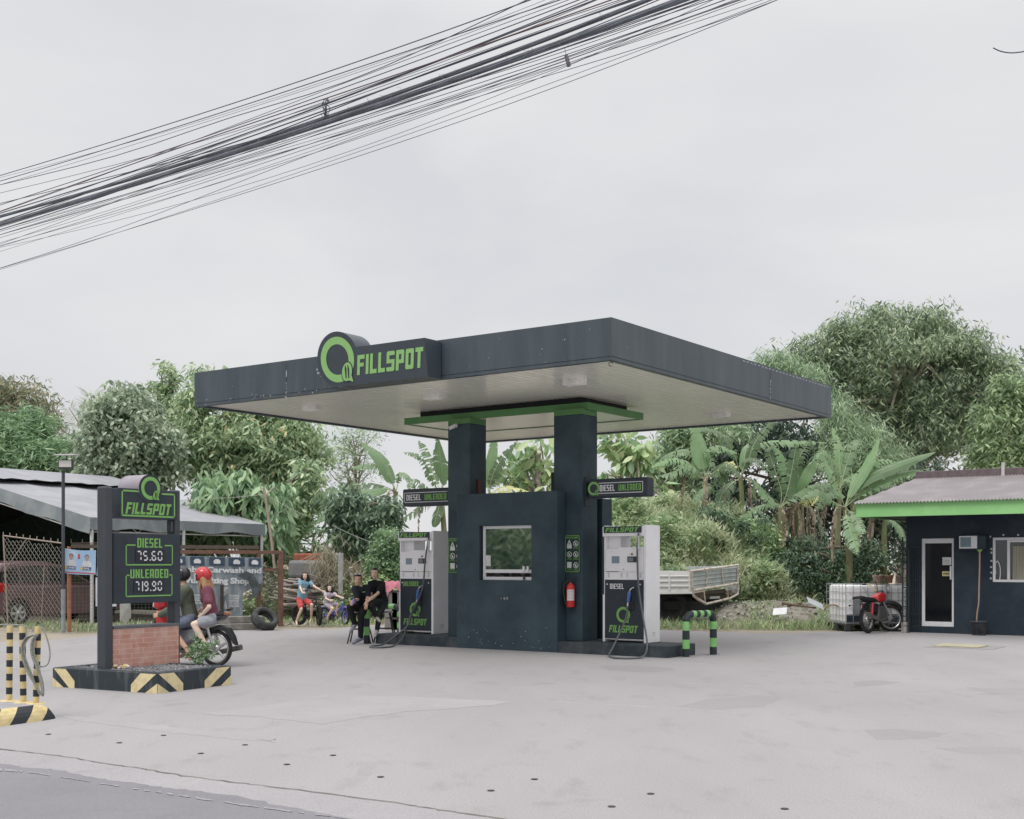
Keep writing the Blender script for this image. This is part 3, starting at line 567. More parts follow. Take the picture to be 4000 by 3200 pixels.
# ================================================================ fuel pumps
m_pump = mt("pump_white", (.82,.81,.825), .5, var=.05, sc_=2.5); m_blk = mt("rubber", (.03,.032,.035), .6)
m_scr = mt("lcd", (.22,.28,.33), .25, var=.1); m_hose = mt("hose_rubber", (.10,.11,.115), .45, var=.1)
def pump(kind, pl, pr, ptop, hose, noz, label):
    v = .5; u0, u1 = su(pl, v), su(pr, v); W = u1-u0; z0 = .2; z1 = sz(ptop, v); Hh = z1-z0; D = .46
    t = thing("fuel_pump", SP.P(u0, z0, -v), label, "fuel pump", "white and dark fuel pumps")
    fr = Fr(SP.P(u0, z0, -v), UU, UP)
    def bx(mb, a0, a1, d0, d1, h0, h1, bev=.006, mi=0): mb.obox(fr.p(a0*W, h0*Hh, -d0), UU*(a1-a0)*W, VV*(d1-d0), UP*(h1-h0)*Hh, mi, bev)
    mb = MB()
    bx(mb, .02, .96, .012, D, .02, .405); bx(mb, .0, .96, .0, D, .405, .60); bx(mb, .045, .955, -.012, D, .605, .80, .01)
    bx(mb, .0, .04, .0, D, .60, 1.0); bx(mb, .04, .33, .10, D, .80, .905); bx(mb, -.02, .97, -.03, D, .905, .99, .01); bx(mb, .96, 1.02, -.02, D+.02, .0, 1.0, .008); bx(mb, -.03, .02, -.005, D, .0, .405)
    mb.build("cabinet", m_pump, t)
    mb = MB(); bx(mb, .02, .955, -.006, .014, .03, .535, .01); dr = mb.build("front_panel", m_sgn, t)
    mb = MB(); bx(mb, .02, .92, -.045, -.028, .935, .99, .004); hd = mb.build("header", m_sgn, t)
    mb = MB(); block(mb, Fr(fr.p(0,0,.045), UU, UP), "FILLSPOT", W*.06, Hh*.942, Hh*.038, W*.80, .004, shear=.35); mb.build("lettering", m_green, hd)
    f2 = Fr(fr.p(0,0,.006), UU, UP)
    mb = MB(); block(mb, f2, "FILLSPOT", W*.12, Hh*.082, Hh*.062, W*.70, .004)
    logoQ(mb, f2, W*.47, Hh*.235, Hh*.068, .004, 0, 1); 
    if kind == 'UNLEADED': block(mb, f2, kind.lower(), W*.11, Hh*.462, Hh*.045, W*.46, .004, 0, 0)
    else: block(mb, f2, kind.lower(), W*.15, Hh*.455, Hh*.045, W*.33, .004, 2, 0)
    mb.build("lettering", [m_green, m_sgn, m_wtx], dr)
    mb = MB()
    for a in (.08, .87): mb.lathe([(0,.012),(.012,.01),(.014,0)], f2.p(W*a, Hh*.495, .0), f2.n, 10)
    mb.build("bolt", m_pump, dr)
    f3 = Fr(fr.p(0,0,.012), UU, UP)
    mb = MB(); mb.obox(f3.p(W*.20, Hh*.675, 0), UU*W*.18, SP.n*.008, UP*Hh*.06); mb.build("price_display", m_scr, t)
    mb = MB(); mb.obox(f3.p(W*.575, Hh*.683, 0), UU*W*.23, SP.n*.012, UP*Hh*.05, bev=.004); o = mb.build("keypad", mt("keypad", (.03,.04,.05), .4), t)
    mb = MB(); mb.obox(f3.p(W*.60, Hh*.69, .0125), UU*W*.12, SP.n*.003, UP*Hh*.035); mb.build("screen", mt("lcd2", (.16,.19,.22), .3), o)
    mb = MB()
    for (a, b, r) in ((.48,.625,.009),(.68,.753,.022)): mb.lathe([(0,.02),(r*.7,.018),(r,0)], f3.p(W*a, Hh*b, 0), f3.n, 14)
    mb.build("push_button", mt("brownish", (.30,.20,.18), .5), t)
    mb = MB()
    for k in range(4):
        for j in range(6): mb.obox(fr.p(W*(.09+.31*(k if k < 2 else k-.55)), Hh*(.555-.0+.007*j), 0), UU*W*.045, SP.n*.003, UP*.005)
    for j in range(3): mb.obox(fr.p(W*1.02, Hh*(.06+.012*j), -.2), UU*.003, VV*.1, UP*.006)
    mb.build("vent", mt("vent_grey", (.33,.33,.34), .7), t)
    mb = MB(); bx(mb, .33, .96, .0, .03, .80, .812, .002); mb.build("ledge", m_pump, t)
    # nozzle boot and nozzle
    a, z = SP.az(noz[0], -v); a -= u0; z -= z0
    mb = MB(); mb.obox(f2.p(a-.05, z-.30, -.002), UU*.15, SP.n*.03, UP*.36, bev=.012); mb.build("nozzle_holder", m_blk, t)
    P0 = SP.at(noz[0], -v+.08); P1 = SP.at(noz[1], -v+.10); d = (P1-P0)
    nz = thing("fuel_nozzle", P1, "blue %s nozzle hooked on the %s pump" % (kind.lower(), "right" if kind == 'DIESEL' else "left"), "fuel nozzle")
    mb = MB(); mb.cap(P0, .036, P0+d*.62, .028); mb.build("grip", mt("nozzle_blue", (.07,.15,.42), .4), nz)
    mb = MB(); mb.tube(curve([P0+UP*.02, P0+UP*.07+UU*.03, P0+UP*.10+UU*.06-SP.n*.05]), .013, 8); mb.tube([P0+d*.62, P1], .017, 8); mb.build("spout", mt("silver", (.55,.56,.56)), nz)
    mb = MB(); mb.tube(curve([P0+d*.1+UU*.03, P0+d*.25+UU*.10, P0+d*.65+UU*.085, P0+d*.8+UU*.02]), .008, 6); mb.build("trigger_guard", m_blk, nz)
    pts = [P1]+[(SP.at(p[0], -v+p[1]) if p[1] is not None else G(p[0][0], p[0][1], .022)) for p in hose]
    mb = MB(); mb.tube(curve(pts, 6), .0165, 10); ho = mb.build("fuel_hose", m_hose, None, P1)
    tag(ho, "black fuel hose looping down to the ground from the %s pump" % ("right" if kind == 'DIESEL' else "left"), "hose")
    p = pts[-1]; mb = MB(); mb.tube([p-UP*.28, p-UP*.2, p-UP*.19, p-UP*.05], [.021,.021,.024,.024], 10); mb.build("coupling", mt("silver", (.55,.56,.56)), ho)
pump('DIESEL', ZQ(560,1510), ZQ(912,1530), ZQ(900,540),
     [(ZQ(752,1290),.12),(ZQ(715,1400),.3),(ZQ(640,1560),.6),(ZQ(602,1643),None),(ZQ(680,1662),None),(ZQ(860,1659),None),(ZQ(915,1610),.62),(ZQ(920,1510),.45),(ZQ(885,1300),.25),(ZQ(852,1080),.12),(ZQ(842,900),.08),(ZQ(840,720),.07),(ZQ(850,610),.06)],
     (ZQ(772,1115), ZQ(757,1225)), "white diesel pump with dark front panel on the right of the booth")
pump('UNLEADED', ZP(133,1462), ZP(415,1470), ZP(420,590),
     [(ZP(250,1250),.14),(ZP(195,1400),.3),(ZD(1800,1360),.6),(ZD(1680,1462),None),(ZD(1500,1482),None),(ZD(1368,1476),None),(ZD(1400,1462),None),(ZD(1540,1440),None),(ZD(1700,1330),.55),(ZD(1880,1180),.35),(ZP(225,1300),.2),(ZP(320,1090),.12),(ZP(345,860),.09),(ZP(362,730),.07),(ZP(376,645),.06)],
     (ZP(290,1095), ZP(272,1200)), "white unleaded pump with dark front panel on the left of the booth")
# ================================================================ blade signs beside the columns
def blade(p0, p1, v, left, label):
    u0, u1 = su(p0, v), su(p1, v); z1, z0 = sz(p0, v), sz(p1, v); W, Hh = u1-u0, z1-z0
    t = thing("fuel_sign", SP.P(u0, z0, -v), label, "sign", "projecting fuel signs")
    mb = MB(); sb(mb, u0, u1, v, v+.26, z0, z1, .03); mb.build("box", m_sgn, t)
    fr = Fr(SP.P(u0, z0, -v), UU, UP); mb = MB()
    if left: X0, X1, qx, tx = W*.045, W*.86, W*.97, W*.08
    else: X0, X1, qx, tx = W*.18, W*.93, W*.10, W*.205
    sq = [(X1,Hh*.23),(X0,Hh*.23),(X0,Hh*.77),(X1,Hh*.77)] if left else [(X0,Hh*.23),(X1,Hh*.23),(X1,Hh*.77),(X0,Hh*.77)]
    frameline(mb, fr, sq, .012, .004, 1)
    ww = X1-X0 if not left else X1-X0
    block(mb, fr, "diesel", tx, Hh*.34, Hh*.33, ww*.34, .004, 1, 0)
    block(mb, fr, "unleaded", tx+ww*.43, Hh*.34, Hh*.33, ww*.50, .004, 0, 0)
    logoQ(mb, fr, qx, Hh*.5, Hh*.36, .004, 0, 2); mb.build("lettering", [m_green, m_wtx, m_sgn], t)
    mb = MB()
    for z in (z0+Hh*.2, z1-Hh*.2): sb(mb, (u1-.01) if left else u0-.14, (u1+.1) if left else u0+.02, v+.1, v+.15, z-.02, z+.02, .004)
    if not left: sb(mb, u0-.13, u0-.06, v+.02, v+.24, z0-.14, z1+.05, .01)
    mb.build("bracket", m_sgn, t)
blade(ZP(155,241), ZP(600,372), .55, True, "dark sign reading DIESEL UNLEADED left of the left column, its end hidden behind the column")
blade(ZQ(425,158), ZQ(922,298), .35, False, "dark sign reading DIESEL UNLEADED projecting to the right of the right column")
# ================================================================ big sign on the canopy
Z5 = zm(700,1200,1.96); Z8 = zm(1500,1400,1.96)
so_ = .42; tilt = math.radians(8); un = (UP*math.cos(tilt)+PA.n*math.sin(tilt))
a1, zb_ = PA.az(Z5(1885,530), so_); _, zt_ = PA.az(Z5(1900,233), so_); ac, zc_ = PA.az(Z5(1212,402), so_)
rr = PA.az(Z5(1212,190), so_)[1]-zc_; rt = thing("canopy_sign", PA.P(ac, 0, 0)+UP*zb_, "dark FILLSPOT sign with round green Q emblem fixed to the canopy front", "sign")
fr = Fr(PA.P(ac, zc_, so_), UU, un); B0 = zb_-zc_; T0 = zt_-zc_; R0 = -B0 if 0 else rr; A1 = a1-ac
a0 = math.asin(max(-1, min(1, B0/R0))); at_ = math.asin(T0/R0)
pts = [(A1, B0*1.0), (A1+.04, T0)] if 0 else [(A1, B0), (A1, T0)]
arc = [at_+(2*PI-at_+a0)*k/40 for k in range(41)]
pts += [(R0*math.cos(t), R0*math.sin(t)) for t in arc]
mb = MB(); F_ = [fr.p(x, y) for (x, y) in pts]; Bk = [PA.P(ac+x, zc_+y*math.cos(tilt), .02) for (x, y) in pts]; n = len(pts)
mb.add(F_+Bk, [tuple(range(n)), tuple(range(2*n-1,n-1,-1))]+[(i,i+n,(i+1)%n+n,(i+1)%n) for i in range(n)]); mb.build("box", mt("sign_box", (.050,.064,.078), .4, var=.12, sc_=1.5), rt)
mb = MB(); logoQ(mb, fr, 0, 0, R0*.815, .006, 0, 1); lb = PA.az(Z5(1350,530), so_); 
fr2 = Fr(fr.o, UU, un); la = lb[0]-ac; lz = PA.az(Z5(1480,505), so_)[1]-zc_; lt_ = PA.az(Z5(1500,352), so_)[1]-zc_; lr = PA.az(Z5(1872,330), so_)[0]-ac
block(mb, fr2, "FILLSPOT", la, lz, lt_-lz, lr-la, .006, 0, .16); mb.build("lettering", [m_gpale, m_sgn], rt)
# ================================================================ hoop barriers and bollard
def banded(mb, pts, r, bands, n=16):     # bands: list of (length, material)
    tot = 0; P = pts; segs = [(P[i], P[i+1]) for i in range(len(P)-1)]
    for i, (a, b) in enumerate(segs): pass
m_hg = mt("barrier_green", (.19,.46,.14), .45, c2=(.24,.51,.19), sc_=9); m_hb = mt("barrier_black", (.02,.028,.034), .5, c2=(.13,.14,.14), c2pos=(.6,.85), sc_=14)
def bandpost(mb, p, q, r, n, first, k=16, caps=True):
    p, q = Vector(p), Vector(q)
    for i in range(n): mb.tube([p.lerp(q, i/n), p.lerp(q, (i+1)/n)], r, k, (first+i)%2, caps=False)
    mb.add([], [])
def hoop(g0, g1, h, r, label):
    g0, g1 = Vector(g0), Vector(g1); d = (g1-g0).normalized(); t = thing("hoop_barrier", g0, label, "barrier", "green and black hoop barriers")
    mb = MB(); L = (g1-g0).length
    for (g, s) in ((g0, 1), (g1, -1)):
        bandpost(mb, g-UP*.01, g+UP*(h*.84), r, 4, 1)
        c = g+UP*(h-.14)+d*s*.14
        mb.tube([g+UP*h*.84, g+UP*(h-.14)]+[c-d*s*.14*math.cos(a)+UP*.14*math.sin(a) for a in (.3,.6,.9,1.2,PI/2)], r, 16, 1, caps=False)
    a, b = g0+d*.14+UP*h, g1-d*.14+UP*h; bandpost(mb, a, b, r, 5 if L > .6 else 3, 0)
    mb.build("hoop", [m_hg, m_hb], t)
    mb = MB()
    for g in (g0, g1): mb.lathe([(0,.006),(r*2.0,.006),(r*2.0,0)], g, n=16)
    mb.build("base_stain", m_stain, t)
hoop(G(*ZQ(1250,1655)), G(*ZQ(1480,1636)), 1.6-G(*ZQ(1250,1655)).y*((1800+1265/2.156)-2200)/F-.062, .062, "green and black striped hoop barrier at the right end of the pump kerb")
gA = G(*ZE(1290,1352)); gB = gA-UU*1.05
hoop(gB, gA, 1.6-gA.y*((2200+840/4.93)-2200)/F, .062, "green and black striped hoop barrier behind the two seated people")
g = G(*ZE(652,1550)); ht = 1.6-g.y*((2200+900/4.93)-2200)/F
mb = MB(); bandpost(mb, g, g+UP*ht, .062, 4, 1); mb.poly([g+Vector((.062*math.cos(k*PI/8), .062*math.sin(k*PI/8), ht)) for k in range(16)])
tag(mb.build("striped_bollard", [m_hg, m_hb], None, g), "short green and black bollard with a hand resting on top", "bollard")
# ================================================================ price totem on its kerb island
Lc = G(*ZB(445,1040)); Cc = G(*ZB(1325,1100)); Rc = G(*ZB(1945,1022)); kh = .25
KA = (Lc-Cc).normalized(); KB = (Rc-Cc).normalized(); la, lb_ = (Lc-Cc).length, (Rc-Cc).length; Bc = Lc+Rc-Cc
m_kb = mt("planter_kerb", (.024,.034,.042), .6, c2=(.12,.13,.13), c2pos=(.5,.82), sc_=3, bump=.4, stretch=(3,3,.6), det=9); m_yel = mt("kerb_yellow", (.70,.59,.34), .6, c2=(.58,.49,.29), sc_=9)
t = thing("planter_kerb", Cc, "dark raised kerb with yellow corner chevrons holding gravel under the price sign", "kerb island")
mb = MB(); th = .13
ro = [Lc, Cc, Rc, Bc]; ri = [Lc-KA*th+KB*th, Cc+KA*th+KB*th, Rc+KA*th-KB*th, Bc-KA*th-KB*th]
vs = [Vector((p.x,p.y,-.01)) for p in ro]+[Vector((p.x,p.y,kh-.012)) for p in ro]+[Vector((p.x,p.y,kh)) for p in [Lc-KA*.012+KB*.012, Cc+KA*.012+KB*.012, Rc+KA*.012-KB*.012, Bc-KA*.012-KB*.012]]+[Vector((p.x,p.y,kh)) for p in ri]+[Vector((p.x,p.y,0)) for p in ri]
fs = []
for k in range(4):
    for i in range(4): j = (i+1)%4; fs.append((k*4+i, k*4+j, k*4+4+j, k*4+4+i))
mb.add(vs, fs); mb.build("kerb", m_kb, t)
mb = MB()
def chev(C, d, n, flip, lenx, wd):        # stripes on one kerb face, measured from corner C along d
    fr = Fr(C, d, UP); fr.n = n
    k = kh-.012; s = 1.0
    mb.poly([fr.p(.02,k,.004), fr.p(.02+wd*1.0,k,.004), fr.p(lenx,k*.38,.004), fr.p(lenx,.0,.004), fr.p(lenx-.10,.0,.004)])
    mb.poly([fr.p(.0,.0,.004), fr.p(.0,k*.52,.004), fr.p(.20,.0,.004)])
nA = -KB; nB = -KA
chev(Cc, KA, nA, 0, .44, .26); chev(Cc, KB, nB, 0, .44, .26)
chev(Lc, -KA, nA, 0, .40, .22); chev(Rc, -KB, nB, 0, .50, .26)
mb.build("chevron", m_yel, t)
mb = MB(); R = random.Random(3); sp_ = lambda i, j: Cc+KA*(th+(la-2*th)*i)+KB*(th+(lb_-2*th)*j)
mb.poly([Vector((p.x,p.y,kh-.03)) for p in ri]); 
for k in range(3800):
    p = sp_(R.random(), R.random()); s = R.uniform(.010,.024); q = Matrix.Rotation(R.random()*6, 3, Vector((R.random(),R.random(),R.random())).normalized())
    pts = [q@Vector(v) for v in ((s,0,0),(-s,0,0),(0,s*.8,0),(0,-s*.8,0),(0,0,s*.6),(0,0,-s*.6))]
    mb.add([Vector((p.x,p.y,kh-.026+R.random()*.02))+v for v in pts], [(0,2,4),(2,1,4),(1,3,4),(3,0,4),(2,0,5),(1,2,5),(3,1,5),(0,3,5)])
tag(mb.build("gravel_bed", leafmat("gravel_grey", [(0,(.03,.03,.032)),(.5,(.075,.073,.072)),(1,(.14,.136,.132))], 0, .9), None, Cc), "loose grey gravel inside the kerb under the price sign", None, kind='stuff')
# sign plane: faces the camera, a touch turned
S0 = G(*ZB(915,898), kh-.02); TP = Pl((S0.x, S0.y, 0), KB if 0 else (G(*ZB(1505,845), kh-.02)-S0))
tt = thing("price_totem", S0, "dark roadside price totem with round Q emblem on a brick faced base", "price sign")
def tb(mb, p0, p1, o0, o1, bev=.008, mi=0):          # box whose front face spans two photo points at offset o0
    a, z = TP.az(p0, o0); b, y = TP.az(p1, o0); mb.obox(TP.P(min(a,b), min(z,y), o0), TP.r*abs(b-a), -TP.n*(o0-o1), UP*abs(z-y), mi, bev)
m_post = mt("post_dark", (.038,.045,.056), .38, var=.1, sc_=3, spec=.6)
for (a, b, off) in ((ZA(1263,615), ZB(952,898), .09), (ZA(2100,660), ZB(1520,850), .0)):
    mb = MB(); x0, z0 = TP.az(a, off); x1, z1 = TP.az((b[0], b[1]), off); mb.obox(TP.P(x0, .2, off), TP.r*(x1-x0), -TP.n*.16, UP*(z0-.2), bev=.02)
    o = mb.build("post", m_post, tt)
mb = MB(); tb(mb, ZA(1440,632), ZA(2135,1022), .05, -.3); pnl = mb.build("name_board", m_sgn, tt)
ca, czz = TP.az(ZA(1800,640), .05); rz = TP.az(ZA(1800,475), .05)[1]-czz; ra = ca-TP.az(ZA(1662,640), .05)[0]
sx = ra/rz
mb = MB(); Rr = rz
pts = [TP.P(ca+Rr*sx*math.cos(k*PI/20), czz+Rr*math.sin(k*PI/20), .06) for k in range(40)]
mb.prism(pts, -TP.n*.40); mb.build("round_box", mt("round_side", (.30,.27,.31), .4), tt)
mb = MB(); pts = [TP.P(ca+Rr*sx*math.cos(k*PI/20)*.995, czz+Rr*math.sin(k*PI/20)*.995, .061) for k in range(40)]; mb.prism(pts, TP.n*.006); mb.build("round_face", m_sgn, tt)
fr = Fr(TP.P(ca, czz, .068), TP.r*sx, UP); mb = MB(); logoQ(mb, fr, 0, 0, Rr*.84, .003, 0, 1); 
f0 = Fr(TP.P(0, 0, .05), TP.r, UP)
A = lambda p, o=.05: TP.az(p, o)
l0, l1 = A(ZA(1468,660)), A(ZA(2096,998)); g0, g1 = A(ZA(1662,670))[0], A(ZA(1935,690))[0]; tk = .022
frameline(mb, f0, [(g0,l0[1]-.005),(l0[0],l0[1]-.005),(l0[0],l1[1]+.01),(l1[0],l1[1]+.01),(l1[0],l0[1]-.02),(g1,l0[1]-.02)], tk, .004)
q0, q1 = A(ZA(1505,945)), A(ZA(2062,825)); block(mb, f0, "FILLSPOT", q0[0], q0[1], q1[1]-q0[1]-.01, q1[0]-q0[0], .004, 0, .22)
mb.build("lettering", [m_green, m_sgn], pnl)
mb = MB(); tb(mb, ZB(955,-254), ZB(1522,325), .04, -.26); pr = mb.build("price_board", m_sgn, tt)
mb = MB(); f1 = Fr(TP.P(0, 0, .04), TP.r, UP); A = lambda p, o=.04: TP.az(p, o)
def tx(s, p0, p1): a = A(p0); b = A(p1); block(mb, f1, s.lower(), a[0], a[1], b[1]-a[1], b[0]-a[0], .005, 0, 0)
tx("DIESEL", ZA(1648,1352), ZA(1950,1245)); tx("UNLEADED", ZB(1095,128), ZB(1415,50))
def brk(px0, px1, py0, py1, t0, t1):       # frame round a price, open where the word sits
    a, b = A((px0,py0)), A((px1,py1)); yA = a[1]; frameline(mb, f1, [(A((t0,py0))[0],yA),(a[0],yA),(a[0],b[1]),(b[0],b[1]),(b[0],yA),(A((t1,py0))[0],yA)], .017, .005)
X = lambda q: q[0]
brk(ZA(1515,0)[0], ZA(2070,0)[0], ZA(0,1322)[1], ZA(0,1560)[1], ZA(1622,0)[0], ZA(1972,0)[0])
brk(ZB(1060,0)[0], ZB(1446,0)[0], ZB(0,103)[1], ZB(0,270)[1], ZB(1086,0)[0], ZB(1418,0)[0])
mb.build("lettering", [m_green], pr)
SEG = {'7': 'abc', '5': 'afgcd', '6': 'afgecd', '0': 'abcdef', '9': 'abcfgd', '1': 'bc'}
def digits(s, p0, p1, name):
    a, b = A(p0), A(p1); dk = MB(); dk.obox(f1.p(a[0]-.02, min(a[1],b[1])-.02, .001), TP.r*(abs(b[0]-a[0])+.04), TP.n*.006, UP*(abs(a[1]-b[1])+.04)); o = dk.build("price_panel", mt("digit_panel", (.015,.02,.028), .4), pr)
    m = MB(); Hh = abs(a[1]-b[1]); W = abs(b[0]-a[0]); z0 = min(a[1],b[1]); n = sum(.35 if c == '.' else (.55 if c == '1' else 1) for c in s); cw = W/n; x = a[0]; t = Hh*.14; e_ = t*.15
    for c in s:
        if c == '.': m.poly([f1.p(x+cw*.05,z0,.010), f1.p(x+cw*.05+t,z0,.010), f1.p(x+cw*.05+t,z0+t,.010), f1.p(x+cw*.05,z0+t,.010)]); x += cw*.35; continue
        if c == '1': m.poly([f1.p(x+cw*.2,z0,.010), f1.p(x+cw*.2+t,z0,.010), f1.p(x+cw*.2+t,z0+Hh,.010), f1.p(x+cw*.2,z0+Hh,.010)]); x += cw*.55; continue
        w_ = cw*.74; h2 = Hh/2
        def hs(y): m.poly([f1.p(x+t*.5+e_,y+t/2,.010), f1.p(x+t+e_,y,.010), f1.p(x+w_-t-e_,y,.010), f1.p(x+w_-t*.5-e_,y+t/2,.010), f1.p(x+w_-t-e_,y+t,.010), f1.p(x+t+e_,y+t,.010)])
        def vsg(xx, y0): m.poly([f1.p(xx,y0+t+e_,.010), f1.p(xx+t,y0+t+e_,.010), f1.p(xx+t,y0+h2-t*.3-e_,.010), f1.p(xx,y0+h2-t*.3-e_,.010)])
        for g in SEG[c]:
            if g == 'a': hs(z0+Hh-t)
            if g == 'g': hs(z0+h2-t/2)
            if g == 'd': hs(z0)
            if g == 'f': vsg(x, z0+h2-t*.6)
            if g == 'b': vsg(x+w_-t, z0+h2-t*.6)
            if g == 'e': vsg(x, z0-t*.4)
            if g == 'c': vsg(x+w_-t, z0-t*.4)
        x += cw
    m.build("digits", mt("digit_white", (.70,.70,.74), .5, var=.02), o)
digits("75.60", ZA(1640,1512), ZA(1965,1395), "a"); digits("719.90", ZB(1132,238), ZB(1372,150), "b")
mb = MB()
for (p0, p1) in ((ZA(1370,1142), ZA(1440,1172)), (ZA(2056,1035), ZA(2085,1165))): tb(mb, p0, p1, .0, -.08, .003)
mb.build("bracket", m_post, tt)
# brick faced base
br_m = bpy.data.materials.new("brick_facing"); br_m.use_nodes = True; t_ = br_m.node_tree; b_ = t_.nodes['Principled BSDF']; b_.inputs['Roughness'].default_value = .75
co = t_.nodes.new('ShaderNodeTexCoord'); bk = t_.nodes.new('ShaderNodeTexBrick'); mp_ = t_.nodes.new('ShaderNodeMapping'); 
mp_.inputs['Rotation'].default_value = (math.radians(90), 0, 0); t_.links.new(co.outputs['Object'], mp_.inputs[0]); t_.links.new(mp_.outputs[0], bk.inputs[0])
bk.inputs['Color1'].default_value = (.50,.235,.18,1); bk.inputs['Color2'].default_value = (.57,.31,.245,1); bk.inputs['Mortar'].default_value = (.62,.49,.44,1)
bk.inputs['Scale'].default_value = 1.0; bk.inputs['Mortar Size'].default_value = .0028; bk.inputs['Brick Width'].default_value = .21; bk.inputs['Row Height'].default_value = .064
nz_ = t_.nodes.new('ShaderNodeTexNoise'); nz_.inputs['Scale'].default_value = 7; t_.links.new(co.outputs['Object'], nz_.inputs[0]); mx_ = t_.nodes.new('ShaderNodeMix'); mx_.data_type = 'RGBA'
rr_ = t_.nodes.new('ShaderNodeValToRGB'); rr_.color_ramp.elements[0].position = .42; rr_.color_ramp.elements[1].position = .7; rr_.color_ramp.elements[1].color = (.6,.6,.6,1); t_.links.new(nz_.outputs[0], rr_.inputs[0])
t_.links.new(rr_.outputs[0], mx_.inputs[0]); t_.links.new(bk.outputs[0], mx_.inputs[6]); mx_.inputs[7].default_value = (.62,.45,.39,1); t_.links.new(mx_.outputs[2], b_.inputs['Base Color'])
mb = MB(); a, z = TP.az(ZB(952,555), .03); b, _ = TP.az(ZB(1506,540), .03); mb.obox(TP.P(a, kh-.03, .03), TP.r*(b-a), -TP.n*.2, UP*(z-kh+.03), bev=.004); ba = mb.build("brick_base", br_m, tt)
mb = MB(); mb.obox(TP.P(a, z, .045), TP.r*(b-a), -TP.n*.23, UP*.035, bev=.004); mb.build("coping", mt("coping", (.11,.12,.135), .5), tt)
# litter
q = G(*ZB(1030,885), kh); mb = MB(); R = random.Random(5)
for k in range(16): mb.ell(q+Vector((R.uniform(-.13,.13), R.uniform(-.03,.03), R.uniform(0,.03))), (R.uniform(.02,.045), .02, R.uniform(.015,.03)), 0 if R.random() < .8 else 1, Matrix.Rotation(R.random()*3,3,'Z'), 8)
tag(mb.build("crumpled_wrapper", [mt("wrapper", (.6,.5,.5), .4), mt("wrapper_yellow", (.6,.5,.2), .4)], None, q), "crumpled plastic wrapper lying at the foot of the brick base", "litter")
# ================================================================ striped posts and kerb at far left
SL = [(ZB(84,528), ZB(77,1160), "leftmost"), (ZB(188,528), ZB(197,1172), "middle"), (ZB(320,535), ZB(303,1182), "")]
zk = .15; m_pb = mt("post_black", (.025,.03,.036), .55, c2=(.1,.1,.1), c2pos=(.66,.85), sc_=20); m_py = mt("post_yellow", (.66,.54,.28), .55, c2=(.55,.42,.2), sc_=12)
labs = ["thin yellow and black striped post, outermost of three at the left edge", "thin yellow and black striped post in the middle of the three", "yellow and black striped post with the rope coil hung on it"]
PT = []
for i, (a, b, _) in enumerate(SL):
    g = G(b[0], b[1], zk); top = CH-(a[1]-HZ)/F*g.y; x = (a[0]-2000)/F*g.y; p = Vector((g.x,g.y,zk)); q = Vector((x,g.y,top)); PT.append((p,q))
    mb = MB(); bandpost(mb, p, q, .032, 11, 0, 14); mb.tube([q, q+UP*.002], .032, 14, 0)
    mb.tube([q+Vector((.012*math.cos(t)-0, 0, .02+.03*math.sin(t))) for t in [k*PI/6 for k in range(7)]], .006, 6, 2)
    for u_ in (0,): mb.lathe([(0,.01),(.085,.008),(.1,0)], p, n=16, mi=0)
    tag(mb.build("striped_post", [m_py, m_pb, mt("dark_metal", (.05,.05,.055))], None, p), labs[i], "post", "striped posts on the low kerb")
# rounded kerb with diagonal stripes
e0 = G(*ZB(485,1310)); e1 = G(*ZB(0,1378)); kd = (e1-e0).normalized(); kn = Vector((-kd.y, kd.x, 0)); 
if kn.y < 0: kn = -kn
t = thing("striped_kerb", e0, "low rounded kerb with diagonal yellow and black stripes at the left edge", "kerb island")
prof = [(0,0),(.004,.03),(.012,.065),(.03,.10),(.065,.13),(.11,.148),(.15,.15),(.75,.15),(.8,.1),(.82,0)]; Lk = 3.2; mb = MB(); NS = 64; rows = []; arc = [0]
for j in range(1, 10): arc.append(arc[-1]+math.hypot(prof[j][0]-prof[j-1][0], prof[j][1]-prof[j-1][1])*(1 if j < 7 else 0))
for i in range(NS+1):
    row = []
    for j, (y_, z_) in enumerate(prof):
        s_ = max(0, Lk*i/NS-.95*arc[j]); e_ = min(1, s_/.12); row.append(e0+kd*s_+kn*(y_+(1-e_)*.03)+UP*(z_*(math.sqrt(max(0, 1-(1-e_)**2))*.55+.45)))
    rows.append(row)
for i in range(NS):
    for j in range(9): mb.add([rows[i][j], rows[i+1][j], rows[i+1][j+1], rows[i][j+1]], [(0,1,2,3)], (1 if (i//4) % 2 else 0) if j < 6 else 2, True)
mb.add(rows[0], [tuple(range(10))], 0)
mb.build("kerb", [m_pb, m_py, mt("kerb_top", (.33,.32,.33), .8, sc_=8)], t)
# rope coil hung on the third post
mb = MB(); p, q = PT[2]; R = random.Random(7); c = ZB
for k in range(11):
    o = R.uniform(-14,14); o2 = R.uniform(-12,12)
    pp = [(318+o*.2,600),(235+o,612+abs(o)),(193+o,700),(205+o,820+o2),(262+o*.8,960+o2),(330+o2*.5,1080+o),(360+o2*.4,1105+o2),(352+o2,1010),(318+o,880),(275+o,760),(280+o,650),(318+o*.2,602)]
    mb.tube(curve([PX(*c(x,y), g.y-.04-.012*(k%4)-.02) for (x, y) in pp], 5), .0075, 6)
pp = [(185,520),(215,545),(220,590)]; mb.tube(curve([PX(*c(x,y), g.y-.05) for (x,y) in [(-40,522),(60,518),(150,522),(200,530),(222,570),(225,640)]],5), .008, 6)
mb.tube(curve([PX(*c(x,y), g.y-.05) for (x,y) in [(330,530),(365,560),(398,640),(420,740),(415,820),(390,862),(345,872),(300,860),(285,800)]],5), .008, 6)
tag(mb.build("rope_coil", mt("rope", (.23,.235,.21), .8, c2=(.33,.33,.29), sc_=60), None, p+UP*.8), "long coil of grey green hose hung over the striped posts", "hose")
